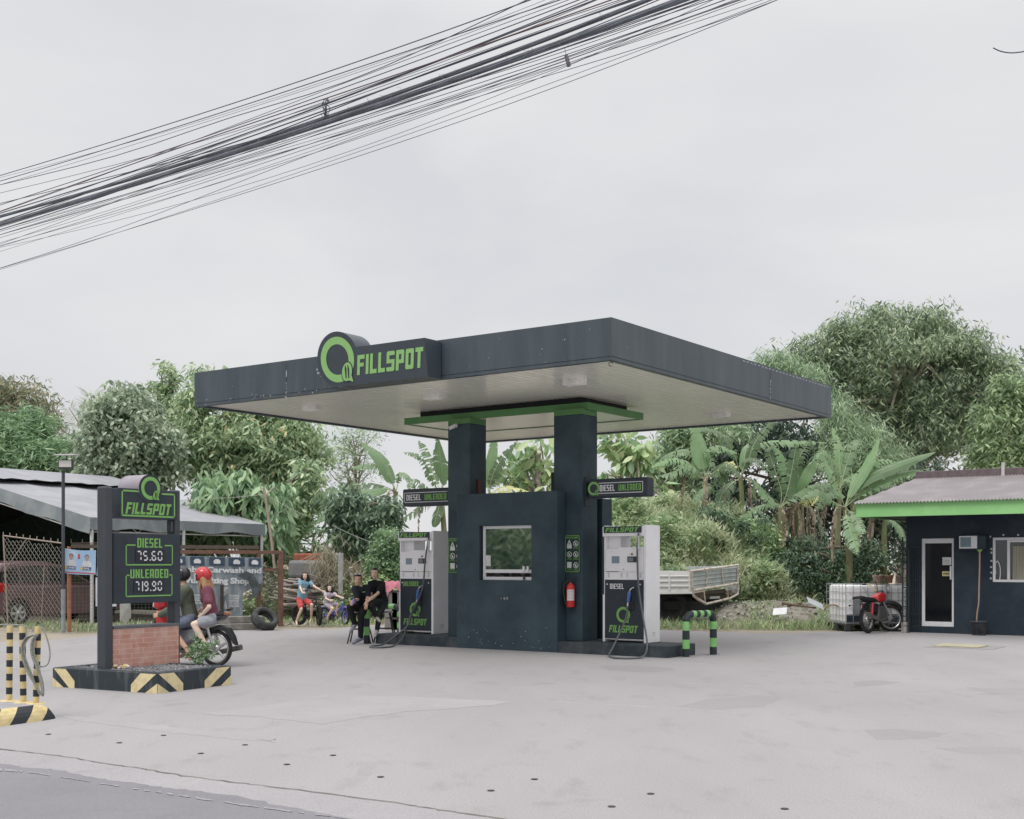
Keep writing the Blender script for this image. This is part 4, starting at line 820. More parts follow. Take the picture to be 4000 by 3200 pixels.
# ================================================================ right-hand building
w0 = G(*ZR(460,1475)); BP = Pl(w0, UU); w0y = w0.y
bd = thing("station_shop", BP.P(3,0,-2), "low dark plastered shop with pale red metal roof and bright green fascia", "building")
def bz(p, off=0.): return BP.az(p, off)
m_shop = mt("shop_plaster", (.012,.024,.037), .62, c2=(.030,.044,.060), sc_=1.3, bump=.35, det=9)
WL = 7.2; wt = 2.95
d0, dz1 = bz(ZR(575,775)); d1, dz0 = bz(ZR(816,1437)); n0, nz1 = bz(ZR(1108,768)); _, nz0 = bz(ZR(1108,1100)); n1 = n0+1.9
mb = MB()
def wb(a0,a1,z0,z1,b0=0.,b1=.16): mb.obox(BP.P(a0,z0,-b0), UU*(a1-a0), VV*(b1-b0), UP*(z1-z0))
wb(0,d0,-.02,wt); wb(d0,d1,-.02,dz0); wb(d0,d1,dz1,wt); wb(d1,n0,-.02,wt); wb(n0,n1,-.02,nz0); wb(n0,n1,nz1,wt); wb(n1,WL,-.02,wt)
wb(0,.16,-.02,wt,.16,5.); wb(WL-.16,WL,-.02,wt,.16,5.); wb(.16,WL-.16,-.02,wt-.01,4.84,5.)
wb(d1+.25,d1+.33,-.02,wt-.02,.16,4.84); mb.build("wall", m_shop, bd)
mb = MB(); mb.obox(BP.P(.16,.0,-.16), UU*(WL-.32), VV*4.68, UP*.05); mb.build("floor", mt("inner_floor", (.1,.1,.11), .6), bd)
m_alu = mt("white_frame", (.66,.66,.68), .4, var=.03)
fwd = .07
mb = MB(); mb.obox(BP.P(d0,dz0,-.02), UU*fwd, VV*.06, UP*(dz1-dz0), bev=.005); mb.obox(BP.P(d1-fwd*.7,dz0,-.02), UU*fwd*.7, VV*.06, UP*(dz1-dz0), bev=.005)
mb.obox(BP.P(d0+fwd,dz1-.11,-.02), UU*(d1-d0-fwd*1.7), VV*.06, UP*.11, bev=.005); mb.obox(BP.P(d0+fwd,dz0,-.02), UU*(d1-d0-fwd*1.7), VV*.06, UP*.11, bev=.005)
dr = mb.build("door", m_alu, bd)
m_dg = mt("door_glass", (.008,.009,.011), .06, spec=.3, var=.05)
mb = MB(); mb.obox(BP.P(d0+fwd,dz0+.11,-.045), UU*(d1-d0-fwd*1.7), VV*.008, UP*(dz1-dz0-.22)); mb.build("pane", m_dg, dr)
a, z = bz(ZR(790,1082)); b, y = bz(ZR(802,980)); mb = MB(); mb.obox(BP.P(a,z,.0), UU*.035, SP.n*.05, UP*(y-z), bev=.01); mb.build("handle", m_alu, dr)
mb = MB(); a, z = bz(ZR(731,973), -.04); b, y = bz(ZR(797,915), -.04); mb.obox(BP.P(a,z,-.042), UU*(b-a), VV*.003, UP*(y-z)); fr = Fr(BP.P(a,0,-.042), UU, UP)
for k in range(6): mb.poly([fr.p(.02, z+.02+k*.018, .002), fr.p(b-a-.03, z+.02+k*.018, .002), fr.p(b-a-.03, z+.026+k*.018, .002), fr.p(.02, z+.026+k*.018, .002)], 1)
mb.build("notice", [mt("paper", (.6,.6,.6), .8), mt("grey_text", (.3,.3,.3))], dr)
mb = MB(); a, z = bz(ZR(729,1056), -.04); b, y = bz(ZR(790,1020), -.04); mb.obox(BP.P(a,z,-.042), UU*(b-a), VV*.003, UP*(y-z)); fr = Fr(BP.P(a,z,-.042), UU, UP); text(mb, fr, "PUSH", (b-a)*.5, (y-z)*.3, (y-z)*.42, (b-a)*.7, .003, 1, .04, 'c')
mb.build("push_sign", [mt("push_yellow", (.60,.55,.28), .6), mt("black_print", (.03,.03,.03))], dr)
# window
mb = MB(); f = .055; cx = (bz(ZR(1226,0))[0])
mb.obox(BP.P(n0,nz0,-.0), UU*f, VV*.07, UP*(nz1-nz0), bev=.005); mb.obox(BP.P(n1-f,nz0,-.0), UU*f, VV*.07, UP*(nz1-nz0), bev=.005)
mb.obox(BP.P(n0+f,nz1-f,-.0), UU*(n1-n0-2*f), VV*.07, UP*f, bev=.005); mb.obox(BP.P(n0+f,nz0,-.0), UU*(n1-n0-2*f), VV*.07, UP*f, bev=.005); mb.obox(BP.P(cx-f*.6,nz0+f,-.01), UU*f*1.1, VV*.05, UP*(nz1-nz0-2*f), bev=.005)
mb.obox(BP.P(cx+f*.5,nz1-f*1.9,-.02), UU*(n1-cx-f*1.5), VV*.04, UP*f*.8, bev=.004)
wn = mb.build("window", m_alu, bd)
mb = MB(); mb.obox(BP.P(n0+f,nz0+f,-.04), UU*(n1-n0-2*f), VV*.006, UP*(nz1-nz0-2*f)); mb.build("pane", mt("shop_glass", (.02,.03,.032), .02, spec=.8, var=.05), wn)
mb = MB(); mb.obox(BP.P(cx+.08,nz0+f,-.034), UU*1.1, VV*.004, UP*(nz1-nz0-.25)); mb.build("curtain", mt("curtain", (.25,.24,.19), .9, c2=(.36,.34,.27), stretch=(14,14,.3), sc_=2), wn)
mb = MB()
for (x, y) in ((1089,760),(1097,852),(1098,880),(1098,942),(1095,988),(1097,1030),(1093,1073),(1187,747),(1298,747)):
    a, z = bz(ZR(x,y)); mb.lathe([(0,.006),(.022,.005),(.024,0)], BP.P(a,z,0), BP.n, 10)
mb.build("filler_spot", mt("filler", (.5,.5,.52), .8), wn)
mb = MB(); mb.tube(curve([BP.at(ZR(*p), -.02) for p in ((1130,1040),(1128,965),(1145,945),(1162,985),(1165,1040),(1160,1080))]), .012, 6); mb.build("white_cord", m_alu, wn)
# roof: corrugated lean of a hip roof behind the green fascia
fo = 1.0; fa, ft = bz(ZR(85,520), fo); _, fb = bz(ZR(85,615), fo)
m_fg = mt("shop_green", (.27,.57,.22), .45, c2=(.31,.62,.25), sc_=2)
ft -= .0; mb = MB(); mb.obox(BP.P(fa,fb,fo), UU*(WL+.9-fa), VV*.04, UP*(ft-fb+.035), bev=.004); mb.obox(BP.P(fa,fb,fo-.04), UU*.04, VV*6.9, UP*(ft-fb), bev=.004); mb.build("fascia", m_fg, bd)
mb = MB(); mb.obox(BP.P(fa+.04,fb+.03,fo-.04), UU*(WL+.8-fa), VV*6.8, UP*.03); mb.build("eaves_lining", mt("dark_underside", (.03,.035,.04), .8), bd)
m_rf = mt("roof_metal", (.275,.246,.250), .45, c2=(.335,.305,.308), sc_=1.5, stretch=(1,1,1), spec=.4)
rd_ = -2.2; ra_, rz_ = bz(ZR(530,328), rd_); mb = MB(); e0 = BP.P(fa-.06, ft+.02, fo+.08); NC = 2
# front slope: eave line to ridge line, corrugated across
n_c = int((WL+1.2-fa)/.038); prev = None
for i in range(n_c+1):
    a = fa-.06+i*.038; hz = .021 if i % 2 else -.021
    t_ = min(1, max(0, (a-(fa-.06))/(ra_-(fa-.06)))); top = BP.P(a, ft+.02+(rz_-ft-.02)*t_+hz, fo+.08+(rd_-fo-.08)*t_); bot = BP.P(a, ft+.02+hz, fo+.08)
    if prev: mb.add([prev[0], bot, top, prev[1]], [(0,1,2,3)], 0, False)
    prev = (bot, top)
q = BP.P(fa-.06, ft+.02, fo+.08); w_ = BP.P(ra_, rz_, rd_); qb = BP.P(fa-.06, ft+.02, -6.0); wb_ = BP.P(ra_, rz_, -3.0)
mb.add([q, w_, wb_, qb], [(0,1,2,3)]); rf = mb.build("roof", m_rf, bd)
a, z = bz(ZR(530,274), rd_); mb = MB(); mb.obox(BP.P(ra_, rz_-.03, rd_), UU*(WL+.5-ra_), VV*.7, UP*(z-rz_+.03), bev=.01); 
mb.build("ridge_cap", mt("ridge_brown", (.125,.095,.10), .5, c2=(.16,.125,.13)), rf)
mb = MB(); a, _ = bz(ZR(1185,270), rd_+.03); mb.obox(BP.P(a-.035, rz_-.05, rd_+.05), UU*.07, VV*.05, UP*.36, bev=.005); mb.build("vent_pipe", mt("pale_pipe", (.5,.48,.48), .5), rf)
# air conditioner, hose and bucket
a, z = bz(ZR(876,850)); b, y = bz(ZR(1010,755)); t = thing("air_conditioner", BP.P(a,z,.0), "small box air conditioner set in the shop wall between door and window", "air conditioner")
mb = MB(); mb.obox(BP.P(a,z,.22), UU*(b-a), VV*.03, UP*(y-z), bev=.01); mb.build("front_frame", m_alu, t)
mb = MB(); mb.obox(BP.P(a+.03,z+.03,.224), UU*(b-a-.16), VV*.01, UP*(y-z-.06)); 
for k in range(12): mb.obox(BP.P(a+.03,z+.04+k*(y-z-.08)/12,.228), UU*(b-a-.16), VV*.004, UP*.008)
mb.build("grille", mt("ac_grille", (.17,.24,.28), .5), t)
mb = MB(); mb.obox(BP.P(a-.02,z-.03,.19), UU*(b-a+.04), VV*.2, UP*(y-z+.06), bev=.01); mb.obox(BP.P(b+.0,z-.02,.18), UU*.17, VV*.18, UP*(y-z+.03), bev=.01); mb.build("casing", m_shop, t)
g = BP.P(bz(ZR(1008,1495), .3)[0], 0, .35); bt_ = bz(ZR(1008,1392), .35)[1]; rb = .17
t = thing("waste_bucket", g, "dark plastic bucket standing against the shop wall under the drain hose", "bucket")
mb = MB(); mb.lathe([(0,0),(rb*.84,0),(rb*.86,.02),(rb,bt_-.03),(rb*1.1,bt_-.03),(rb*1.1,bt_),(rb*.96,bt_),(rb*.9,.04),(0,.04)], g, n=24); mb.build("tub", mt("bucket", (.04,.045,.055), .6, c2=(.07,.075,.08), sc_=8), t)
mb = MB(); mb.tube(curve([BP.at(ZR(*p), .3) for p in ((1010,870),(1010,980),(1006,1120),(1003,1250),(992,1330),(987,1400),(990,1440))]), .019, 8)
mb.lathe([(.03,0),(.07,.05)], BP.at(ZR(1010,874), .3), n=12, mi=1)
tag(mb.build("drain_hose", [mt("hose_tan", (.33,.24,.18), .6), mt("funnel_green", (.25,.40,.12), .5)], None, g+UP*.3), "thin tan drain hose running from the air conditioner into the bucket", "hose")
# folded security grille left of the door
t = thing("security_gate", BP.P(.0,0,.05), "dark metal grille gate folded beside the left corner of the shop", "gate"); mb = MB()
gx0, gx1 = bz(ZR(462,0), .06)[0], bz(ZR(560,0), .06)[0]; gz0, gz1 = bz(ZR(500,1430), .06)[1], bz(ZR(500,840), .06)[1]
m_gr = mt("grille_metal", (.035,.045,.05), .5, .3)
for k in range(8): x = gx0+(gx1-gx0)*k/7; mb.tube([BP.P(x,gz0,.06), BP.P(x,gz1,.06)], .009, 6)
for z in (gz0, gz0+.12, gz0+.28, (gz0+gz1)/2-.1, (gz0+gz1)/2+.15, gz1): mb.obox(BP.P(gx0-.02,z-.01,.075), UU*(gx1-gx0+.04), VV*.02, UP*.02)
mb.build("bars", m_gr, t)
mb = MB(); x = bz(ZR(440,0), .3)[0]; mb.obox(BP.P(x-.04,.0,.3), UU*.03, VV*.03, UP*2.2); mb.obox(BP.P(x+.1,.0,.3), UU*.03, VV*.03, UP*1.9)
for k in range(9): mb.obox(BP.P(x-.04,.15+.22*k,.3), UU*.16, VV*.02, UP*.02)
mb.build("hinge_frame", m_gr, t)
q = BP.at(ZM(1130,1250), .3); mb = MB(); mb.obox(BP.P(bz(ZM(1085,1300),.3)[0],0,.3), UU*.12, VV*.12, UP*.24, bev=.008); tag(mb.build("concrete_block", mt("conc_blk", (.33,.31,.29), .9), None, q), "small pale concrete post stub at the corner of the shop", "block")
# ================================================================ water tanks (caged)
def tank(o, r, W, D, Hh, label, dark=False):
    o = Vector((o.x,o.y,0)); r = r.normalized(); d = Vector((-r.y, r.x, 0)); t = thing("caged_tank", o, label, "water tank", "caged white water tanks")
    mb = MB()
    for i in range(3):
        for j in range(3): mb.obox(o+r*(W*.5*i-(.12*.5*i))+d*(D*.45*j), r*.13, d*.1, UP*.13, bev=.005)
    mb.obox(o+UP*.13, r*W, d*D, UP*.03); mb.build("pallet", mt("pallet", (.05,.055,.06), .7), t)
    mb = MB(); mb.obox(o+r*.02+d*.02+UP*.16, r*(W-.04), d*(D-.04), UP*(Hh-.2), bev=.07); mb.build("bottle", mt("tank_white", (.86,.86,.87), .45, c2=(.80,.80,.80), sc_=3), t)
    mb = MB(); mb.lathe([(0,.04),(.09,.04),(.1,0)], o+r*W*.5+d*D*.5+UP*(Hh-.04), n=16); mb.build("lid", mt("tank_lid", (.1,.1,.11)), t)
    mb = MB(); R = .0065
    for k in range(6):
        z = .17+(Hh-.19)*k/5
        mb.tube([o+UP*z, o+r*W+UP*z, o+r*W+d*D+UP*z, o+d*D+UP*z, o+UP*z], R, 6)
    for k in range(7):
        x = W*k/6
        mb.tube([o+r*x-d*.006+UP*.15, o+r*x-d*.006+UP*Hh], R, 6); 
        mb.tube([o+d*D*k/6-r*.006+UP*.15, o+d*D*k/6-r*.006+UP*Hh], R, 6); mb.tube([o+r*(W+.006)+d*D*k/6+UP*.15, o+r*(W+.006)+d*D*k/6+UP*Hh], R, 6)
    mb.build("cage", mt("cage_grey", (.42,.43,.44), .4, .3), t)
    mb = MB(); mb.obox(o-d*.004+r*.02+UP*.2, r*.42, d*.01, UP*.18); mb.build("label_plate", mt("navy_plate", (.015,.03,.045)), t)
    return t
q0 = G(*ZM(20,1300)); q1 = q0; Ht = 1.6-q0.y*((2200+392/4.9275)-2200)/F
tank(q0, Vector((.98,.2,0)), 1.12, 1.0, Ht, "white caged water tank behind the red motorcycle, the left one of two")
q2 = PX(*ZM(760,1310), q0.y+.35); tank(Vector((q2.x, q2.y, 0)), UU, 1.0, 1.05, Ht-.02, "white caged water tank wedged between the other tank and the shop corner")
# pots on the tanks
for (x0, x1, yt, yb, lab, c) in ((535,740,180,350,"large greyish clay pot with a plant on the tank, leftmost of three",(.28,.20,.15)), (765,930,195,345,"reddish clay pot with a plant in the middle of the three on the tank",(.36,.19,.13)), (985,1115,165,355,"pale pinkish clay pot on the tank nearest the shop",(.38,.28,.25))):
    Yp = q0.y+.5; c0_ = PX(*ZM((x0+x1)/2, yb), Yp); tp = PX(*ZM(x0,yt), Yp); c0_.z = Ht+.002; hh = .19; rw = (PX(*ZM(x1,yt), Yp).x-tp.x)/2
    t = thing("clay_pot", c0_, lab, "plant pot", "clay pots on the water tanks")
    mb = MB(); mb.lathe([(0,0),(rw*.74,0),(rw*.95,hh*.75),(rw*1.06,hh*.76),(rw*1.06,hh),(rw*.92,hh),(rw*.9,hh*.85),(0,hh*.85)], c0_, n=20); mb.build("pot", mt("clay%d" % x0, c, .85), t)
    mb = MB(); R = random.Random(x0)
    for k in range(26):
        a = R.random()*6.28; l = R.uniform(.08,.2); p = c0_+UP*hh*.85; e_ = Vector((math.cos(a)*l*.6, math.sin(a)*l*.6, l*.8)); s_ = Vector((-math.sin(a), math.cos(a), 0))*.025; mb.add([p, p+e_*.6+s_, p+e_, p+e_*.6-s_], [(0,1,2,3)])
    mb.build("plant", leafmat("leaf_dark", [(0,(.02,.045,.02)),(.6,(.05,.10,.035)),(1,(.09,.15,.05))]), t)
# ================================================================ truck bed
TY = 31.0; k0 = PX(*ZT(480,640), TY); Tb = Pl((k0.x,k0.y,0), VV); Ta = Pl((k0.x,k0.y,0), UU)
tk = thing("flatbed_truck", Vector((k0.x-1.5,k0.y+1,0)), "old white flatbed truck parked behind the right pump with rusty tail rack", "truck")
m_tw = mt("truck_white", (.72,.72,.70), .6, c2=(.48,.43,.37), c2pos=(.6,.75), sc_=3); m_tg = mt("truck_grey", (.42,.45,.45), .6, c2=(.50,.53,.52), sc_=4); m_rs = mt("rust_cream", (.62,.57,.50), .7, c2=(.33,.19,.12), c2pos=(.5,.68), sc_=9)
def quad3(mb, P, th, mi=0):              # thick panel from four 3D points
    P = [Vector(p) for p in P]; n_ = (P[1]-P[0]).cross(P[3]-P[0]).normalized()*th; mb.prism(P, -n_, mi)
La = Ta.at; 
mb = MB(); quad3(mb, [La(ZT(-260,640)), La(ZT(470,622)), La(ZT(470,435)), La(ZT(-260,418))], .04); side = mb.build("side_panel", m_tw, tk)
mb = MB()
for (y0, y1) in ((480,484),(487,491)): pass
for k in (0,1,2): y = 487+k*47; mb.tube([La(ZT(-260,y-3),.02), La(ZT(465,y-5),.02)], .014, 6)
for x in (20,265,455): mb.obox(La(ZT(x,617),.03), UU*.05, VV*.03, UP*.70*1.0*(184/184)*.0+UP*(La(ZT(x,440)).z-La(ZT(x,617)).z))
for x in (-250,): pass
mb.build("rib", m_tw, side)
mb = MB(); quad3(mb, [La(ZT(-260,655),.02), La(ZT(490,645),.02), La(ZT(480,620),.02), La(ZT(-260,640),.02)], .06); mb.build("side_rail", m_tw, tk)
Q = Tb.at
mb = MB(); quad3(mb, [Q(ZT(497,600)), Q(ZT(905,545)), Q(ZT(905,402)), Q(ZT(497,440))], .03); tl = mb.build("tail_panel", m_tg, tk)
mb = MB()
for (f0,) in ((.25,),(.5,),(.77,)): mb.tube([Q(ZT(497,440+160*f0),.015), Q(ZT(905,402+143*f0),.015)], .012, 6)
mb.build("rib", m_tg, tl)
mb = MB(); S = lambda pts, r=.028: mb.tube([Q(ZT(*p),.03) for p in pts], r, 8)
S([(468,437),(620,415),(760,400),(920,376)], .03); S([(478,432),(490,600),(500,665),(530,690),(620,742)], .035); S([(918,376),(912,540),(920,590),(915,650),(845,688),(620,742)], .032)
S([(490,618),(620,595),(760,575),(912,548)], .038); S([(625,420),(628,500),(618,545),(628,600)], .018); S([(768,402),(770,480),(782,550)], .018); S([(598,625),(610,740)], .022); S([(815,600),(825,692)], .022); S([(500,635),(600,622)], .02)
mb.build("tail_rack", m_rs, tk)
mb = MB()
for k in range(8): x = 512+k*11; mb.tube([Q(ZT(x,640)), Q(ZT(x+12,700+k*3))], .009, 5)
for k in range(7): x = 832+k*12; mb.tube([Q(ZT(x,600)), Q(ZT(x+1,668-k*3))], .009, 5)
mb.build("light_guard", mt("guard_rust", (.30,.22,.19), .7), tk)
mb = MB(); quad3(mb, [Q(ZT(620,700),-.1), Q(ZT(805,680),-.1), Q(ZT(800,600),-.1), Q(ZT(620,620),-.1)], .05); mb.build("rear_cross_member", mt("dark_brown", (.09,.075,.06), .8), tk)
mb = MB(); quad3(mb, [Q(ZT(655,695),-.05), Q(ZT(750,690),-.05), Q(ZT(745,668),-.05), Q(ZT(660,672),-.05)], .02); mb.build("number_plate", mt("plate_pale", (.5,.5,.48), .6), tk)
mb = MB(); fl = La(ZT(-260,420)); 
far_l = fl+VV*2.4
mb.prism([La(ZT(-260,640))-UP*.0, La(ZT(470,630)), La(ZT(470,630))+VV*2.4, La(ZT(-260,640))+VV*2.4], (0,0,-.06)); mb.build("bed_floor", mt("dark_brown", (.09,.075,.06)), tk)
mb = MB(); E0 = La(ZT(-260,420))+VV*2.4; E1 = Q(ZT(915,378)); E0.z = 1.6-E0.y*((2050+403/2.3956)-2200)/F*.9
quad3(mb, [E0-UP*.5, E1-UP*.75, E1, E0], .03); mb.build("far_side_panel", m_tg, tk)
mb = MB(); R0 = La(ZT(-300,700)); mb.obox(La(ZT(-260,700),-.5)-UP*.0, UU*((La(ZT(440,700),-.5)-La(ZT(-260,700),-.5)).length), VV*.15, UP*.2); mb.obox(La(ZT(-260,700),-1.6), UU*2.6, VV*.15, UP*.2)
c_ = La(ZT(60,760),-.3); mb.obox(c_-UP*.1, UU*1.3, VV*1.8, UP*.25, bev=.02); mb.build("chassis", mt("black_steel", (.02,.02,.022), .8), tk)
for (x, off) in ((290,-.25),(290,-2.0)):
    g = La(ZT(x,830), off); rwh = .46; g.z = rwh; w = MB()
    w.lathe([(rwh*.62,-.02),(rwh*.9,-.0),(rwh,.05),(rwh,.38),(rwh*.9,.43),(rwh*.62,.45)], g, VV, 32); wh = w.build("wheel", mt("tyre", (.018,.018,.02), .85, c2=(.035,.034,.032), sc_=12), tk)
    w = MB(); w.lathe([(0,.12),(rwh*.2,.1),(rwh*.25,.14),(rwh*.55,.12),(rwh*.62,.0)], g, VV, 24); w.build("rim", mt("rim_dark", (.03,.03,.03), .6), wh)
t = MB(); t.tube([G(*ZT(405,955), .05)+UP*.22, G(*ZT(665,955), .05)+UP*.22], .03, 8); q = G(*ZT(405,955)); tag(t.build("ground_rail", mt("grey_rail", (.33,.33,.32), .7), None, q), "pale horizontal pipe low in the grass behind the right hoop barrier", "pipe")
# ================================================================ debris on the right verge
m_db = mt("debris_grey", (.25,.235,.20), .9, c2=(.14,.12,.085), sc_=6)
g = G(*ZT(1150,900)); g = Vector((6.9, 33.0, 0)); mb = MB(); R = random.Random(8)
bmv = []
for i in range(25):
    for j in range(13):
        x = -3.2+6.4*i/24; y = -1.8+3.6*j/12; r2 = (x/3.3)**2+(y/1.9)**2; z = max(0, 1-r2)*.62*(1-.35*max(0,(x)/3.2))+R.uniform(0,.09)*(r2 < 1)-.08; bmv.append(g+Vector((x,y,z)))
mb.add(bmv, [(i*13+j,(i+1)*13+j,(i+1)*13+j+1,i*13+j+1) for i in range(24) for j in range(12)], 0, False)
R = random.Random(77)
for k in range(1700):
    p = bmv[R.randrange(len(bmv))]; r2 = R.choice([.02,.025,.03,.04,.055])*R.uniform(.7,1.3)
    if p.z < -.02: continue
    q = Matrix.Rotation(R.random()*6, 3, Vector((R.random(),R.random(),R.random()+.1)).normalized()); c = p+Vector((R.uniform(-.14,.14),R.uniform(-.15,.15),R.uniform(-.01,.04)))
    pts = [q@Vector(v) for v in ((r2,0,0),(-r2,0,0),(0,r2*.8,0),(0,-r2*.8,0),(0,0,r2*.6),(0,0,-r2*.6))]
    mb.add([c+v for v in pts], [(0,2,4),(2,1,4),(1,3,4),(3,0,4),(2,0,5),(1,2,5),(3,1,5),(0,3,5)], 1 if R.random() < .5 else 0)
tag(mb.build("debris_mound", [m_db, mt("rubble_pale", (.42,.41,.39), .9, c2=(.30,.28,.25), sc_=3)], None, g), "low mound of earth and rubble behind the truck tail", None, kind='stuff')
for (pts, lab, z_, mat_) in (([(1580,730),(1605,678),(1750,745),(1725,800)], "pale metal sheet leaning on the rubble, upper one", .3, 0), ([(1790,820),(1830,745),(1930,800),(1900,880)], "curved pale metal sheet lying beside the water tank", .2, 0), ([(1240,845),(1290,790),(1420,780),(1370,835)], "crumpled white plastic sheet on the rubble", .2, 1)):
    P_ = Pl((0, 29.6+ (1.2 if mat_ else .6), 0), (1,0,0)); p3 = [P_.at(ZT(*p)) for p in pts]; p3[1].y += .5; p3[2].y += .5; mb = MB(); quad3(mb, [p3[0],p3[3],p3[2],p3[1]], .012)
    tag(mb.build("metal_sheet" if not mat_ else "plastic_sheet", mt("zinc", (.42,.44,.46), .5, c2=(.36,.37,.39)) if not mat_ else mt("white_plastic", (.6,.6,.6), .6), None, p3[0]), lab, "sheet")
mb = MB(); P_ = Pl((0,29.8,0),(1,0,0)); mb.tube(curve([P_.at(ZT(*p)) for p in ((1725,800),(1745,765),(1800,750),(1855,765),(1885,810),(1880,865))]), .02, 6); tag(mb.build("bent_hoop", mt("rust_pipe", (.28,.18,.11), .8), None, P_.at(ZT(1800,750))), "thin rusty hoop of pipe in the grass beside the metal sheets", "hoop")
for i, (p, q) in enumerate((((1330,735),(1640,780)),((1400,765),(1560,735)),((1480,745),(1700,790)))):
    mb = MB(); mb.tube([P_.at(ZT(*p))+Vector((0,i*.2,0)), P_.at(ZT(*q))+Vector((0,i*.2+.3,0))], [.035,.02], 7); tag(mb.build("fallen_branch", mt("dead_wood", (.20,.15,.11), .9, c2=(.12,.09,.07)), None, P_.at(ZT(*p))), ["long thick dead branch on the rubble mound", "short dead branch crossing the mound", "dead branch reaching toward the metal sheets"][i], "branch", "dead branches on the rubble")
mb = MB(); q = G(*ZT(1690,968)); mb.obox(q, Vector((1.75,.1,0)), Vector((0,.12,0)), UP*.04); tag(mb.build("plank", mt("grey_plank", (.45,.43,.41), .9), None, q), "grey plank lying flat at the far edge of the concrete", "plank")
# ================================================================ two-wheelers
m_tyre = mt("tyre", (.018,.018,.02), .85, c2=(.035,.034,.032), sc_=12); m_chr = mt("chrome", (.5,.5,.5), .3, .8, var=.1); m_blkm = mt("black_plastic", (.022,.024,.028), .45, var=.2)
def wheel(mb_parent, c, ax, R, tw, rimr, rimmat, spokes=0, cast=0, hub=.035, name="wheel"):
    """one wheel as part tyre with rim and spokes beneath it"""
    ax = Vector(ax).normalized(); mb = MB(); mb.torus(c, ax, R-tw*.5, tw*.5, 36, 10, sq=1.0); w = mb.build(name, m_tyre, mb_parent)
    mb = MB(); r2 = R-tw*.95; mb.lathe([(r2*.97,-tw*.3),(r2*rimr,-tw*.28),(r2*rimr,tw*.28),(r2*.97,tw*.3),(r2*.97,-tw*.3)], c, ax, 36)
    q = Vector((0,0,1)).rotation_difference(ax); e = lambda t, r, z=0: Vector(c)+q@Vector((r*math.cos(t), r*math.sin(t), z))
    mb.lathe([(0,-tw*.45),(hub,-tw*.4),(hub,tw*.4),(0,tw*.45)], c, ax, 14)
    if spokes:
        for k in range(spokes): t = 2*PI*k/spokes; mb.tube([e(t+.5*(1 if k%2 else -1), hub*.9, tw*.3*(1 if k%2 else -1)), e(t, r2*rimr)], .0022 if R < .4 else .003, 4, caps=False)
    if cast:
        for k in range(cast): t = 2*PI*k/cast; mb.tube([e(t, hub), e(t+.12, r2*rimr)], [.026,.016], 6)
    mb.build("rim", rimmat, w); return w
def basis(o, h, lean=0.0):              # local x forward, y left, z up
    h = Vector(h).normalized(); l = Vector((-h.y, h.x, 0)); u = UP
    if lean: u = (UP*math.cos(lean)+l*math.sin(lean)); l = u.cross(h)
    return Matrix(((h.x,l.x,u.x,o[0]),(h.y,l.y,u.y,o[1]),(h.z,l.z,u.z,o[2]),(0,0,0,1)))
# --- underbone motorcycle with two riders, behind the price sign
rg_ = G(*ZB(1822,872)); MH = Vector((-.94,.34,0)).normalized(); MPl = Pl(rg_, -MH)
mc = thing("motorcycle", rg_, "small red and black motorcycle carrying two helmeted people past the price sign", "motorcycle")
M = basis(rg_, MH); L3 = lambda x, y, z: M@Vector((x,y,z))
RW = .285; WB = 1.22
wheel(mc, L3(0,0,RW), M.to_3x3()@Vector((0,1,0)), RW, .055, .88, m_chr, cast=5, hub=.06)
wheel(mc, L3(WB,0,RW), M.to_3x3()@Vector((0,1,0)), RW, .055, .88, m_chr, cast=5, hub=.05)
mr = mt("bike_red", (.42,.03,.035), .3, var=.06)
ROUND = ('fuel_tank','handlebar_cowl','leg_shield','seat','side_fairing','tail_fairing','mudguard','engine','side_cover')
def sl(name, poly, w, mat, parent=mc, bev=.02, y0=0):
    mb = MB(); mb.slab(poly, w, bev, M, 0, y0)
    if name in ROUND: mb = fuse(mb, .012, 7)
    return mb.build(name, mat, parent)
sl("seat", [(-0.110,.80),(0.070,.745),(0.370,.70),(0.551,.68),(0.611,.72),(0.470,.76),(0.220,.80),(-0.030,.85)], .24, mt("seat_vinyl", (.02,.021,.024), .6))
sl("tail_fairing", [(-0.160,.79),(-0.220,.83),(-0.100,.72),(0.200,.62),(0.450,.55),(0.560,.55),(0.580,.66),(0.300,.72),(0.000,.79)], .23, mt("bike_dark", (.03,.04,.05), .3))
sl("side_fairing", [(.1,.55),(.45,.36),(.75,.36),(.9,.5),(.72,.58),(.4,.60)], .22, mt("fairing_grey", (.20,.21,.23), .35))
sl("leg_shield", [(.72,.42),(.86,.40),(1.0,.62),(1.02,.84),(.93,.88),(.86,.72)], .34, mr, bev=.04)
hc = sl("handlebar_cowl", [(.86,.90),(1.0,.86),(1.1,.90),(1.09,1.0),(1.0,1.06),(.88,1.03)], .22, mr, bev=.05)
sl("headlight", [(1.09,.9),(1.12,.92),(1.11,.98),(1.08,.99)], .15, mt("headlamp", (.5,.5,.48), .15), hc, .01)
sl("front_fender", [(1.0,.50),(1.13,.59),(1.28,.61),(1.42,.55),(1.48,.46),(1.42,.58),(1.28,.645),(1.12,.62)], .11, mr, bev=.01)
sl("rear_fender", [(.1,.52),(-.05,.585),(-.18,.555),(-.27,.46),(-.33,.36),(-.37,.34),(-.33,.47),(-.25,.60),(-.08,.65),(.1,.60)], .10, m_blkm, bev=.01)
sl("tail_light", [(-0.220,.80),(-0.250,.83),(-0.190,.85),(-0.160,.81)], .12, mt("tail_orange", (.4,.15,.08), .3), bev=.01)
sl("engine", [(.28,.22),(.62,.2),(.72,.32),(.6,.44),(.35,.42)], .2, mt("engine_grey", (.12,.12,.12), .5, .4))
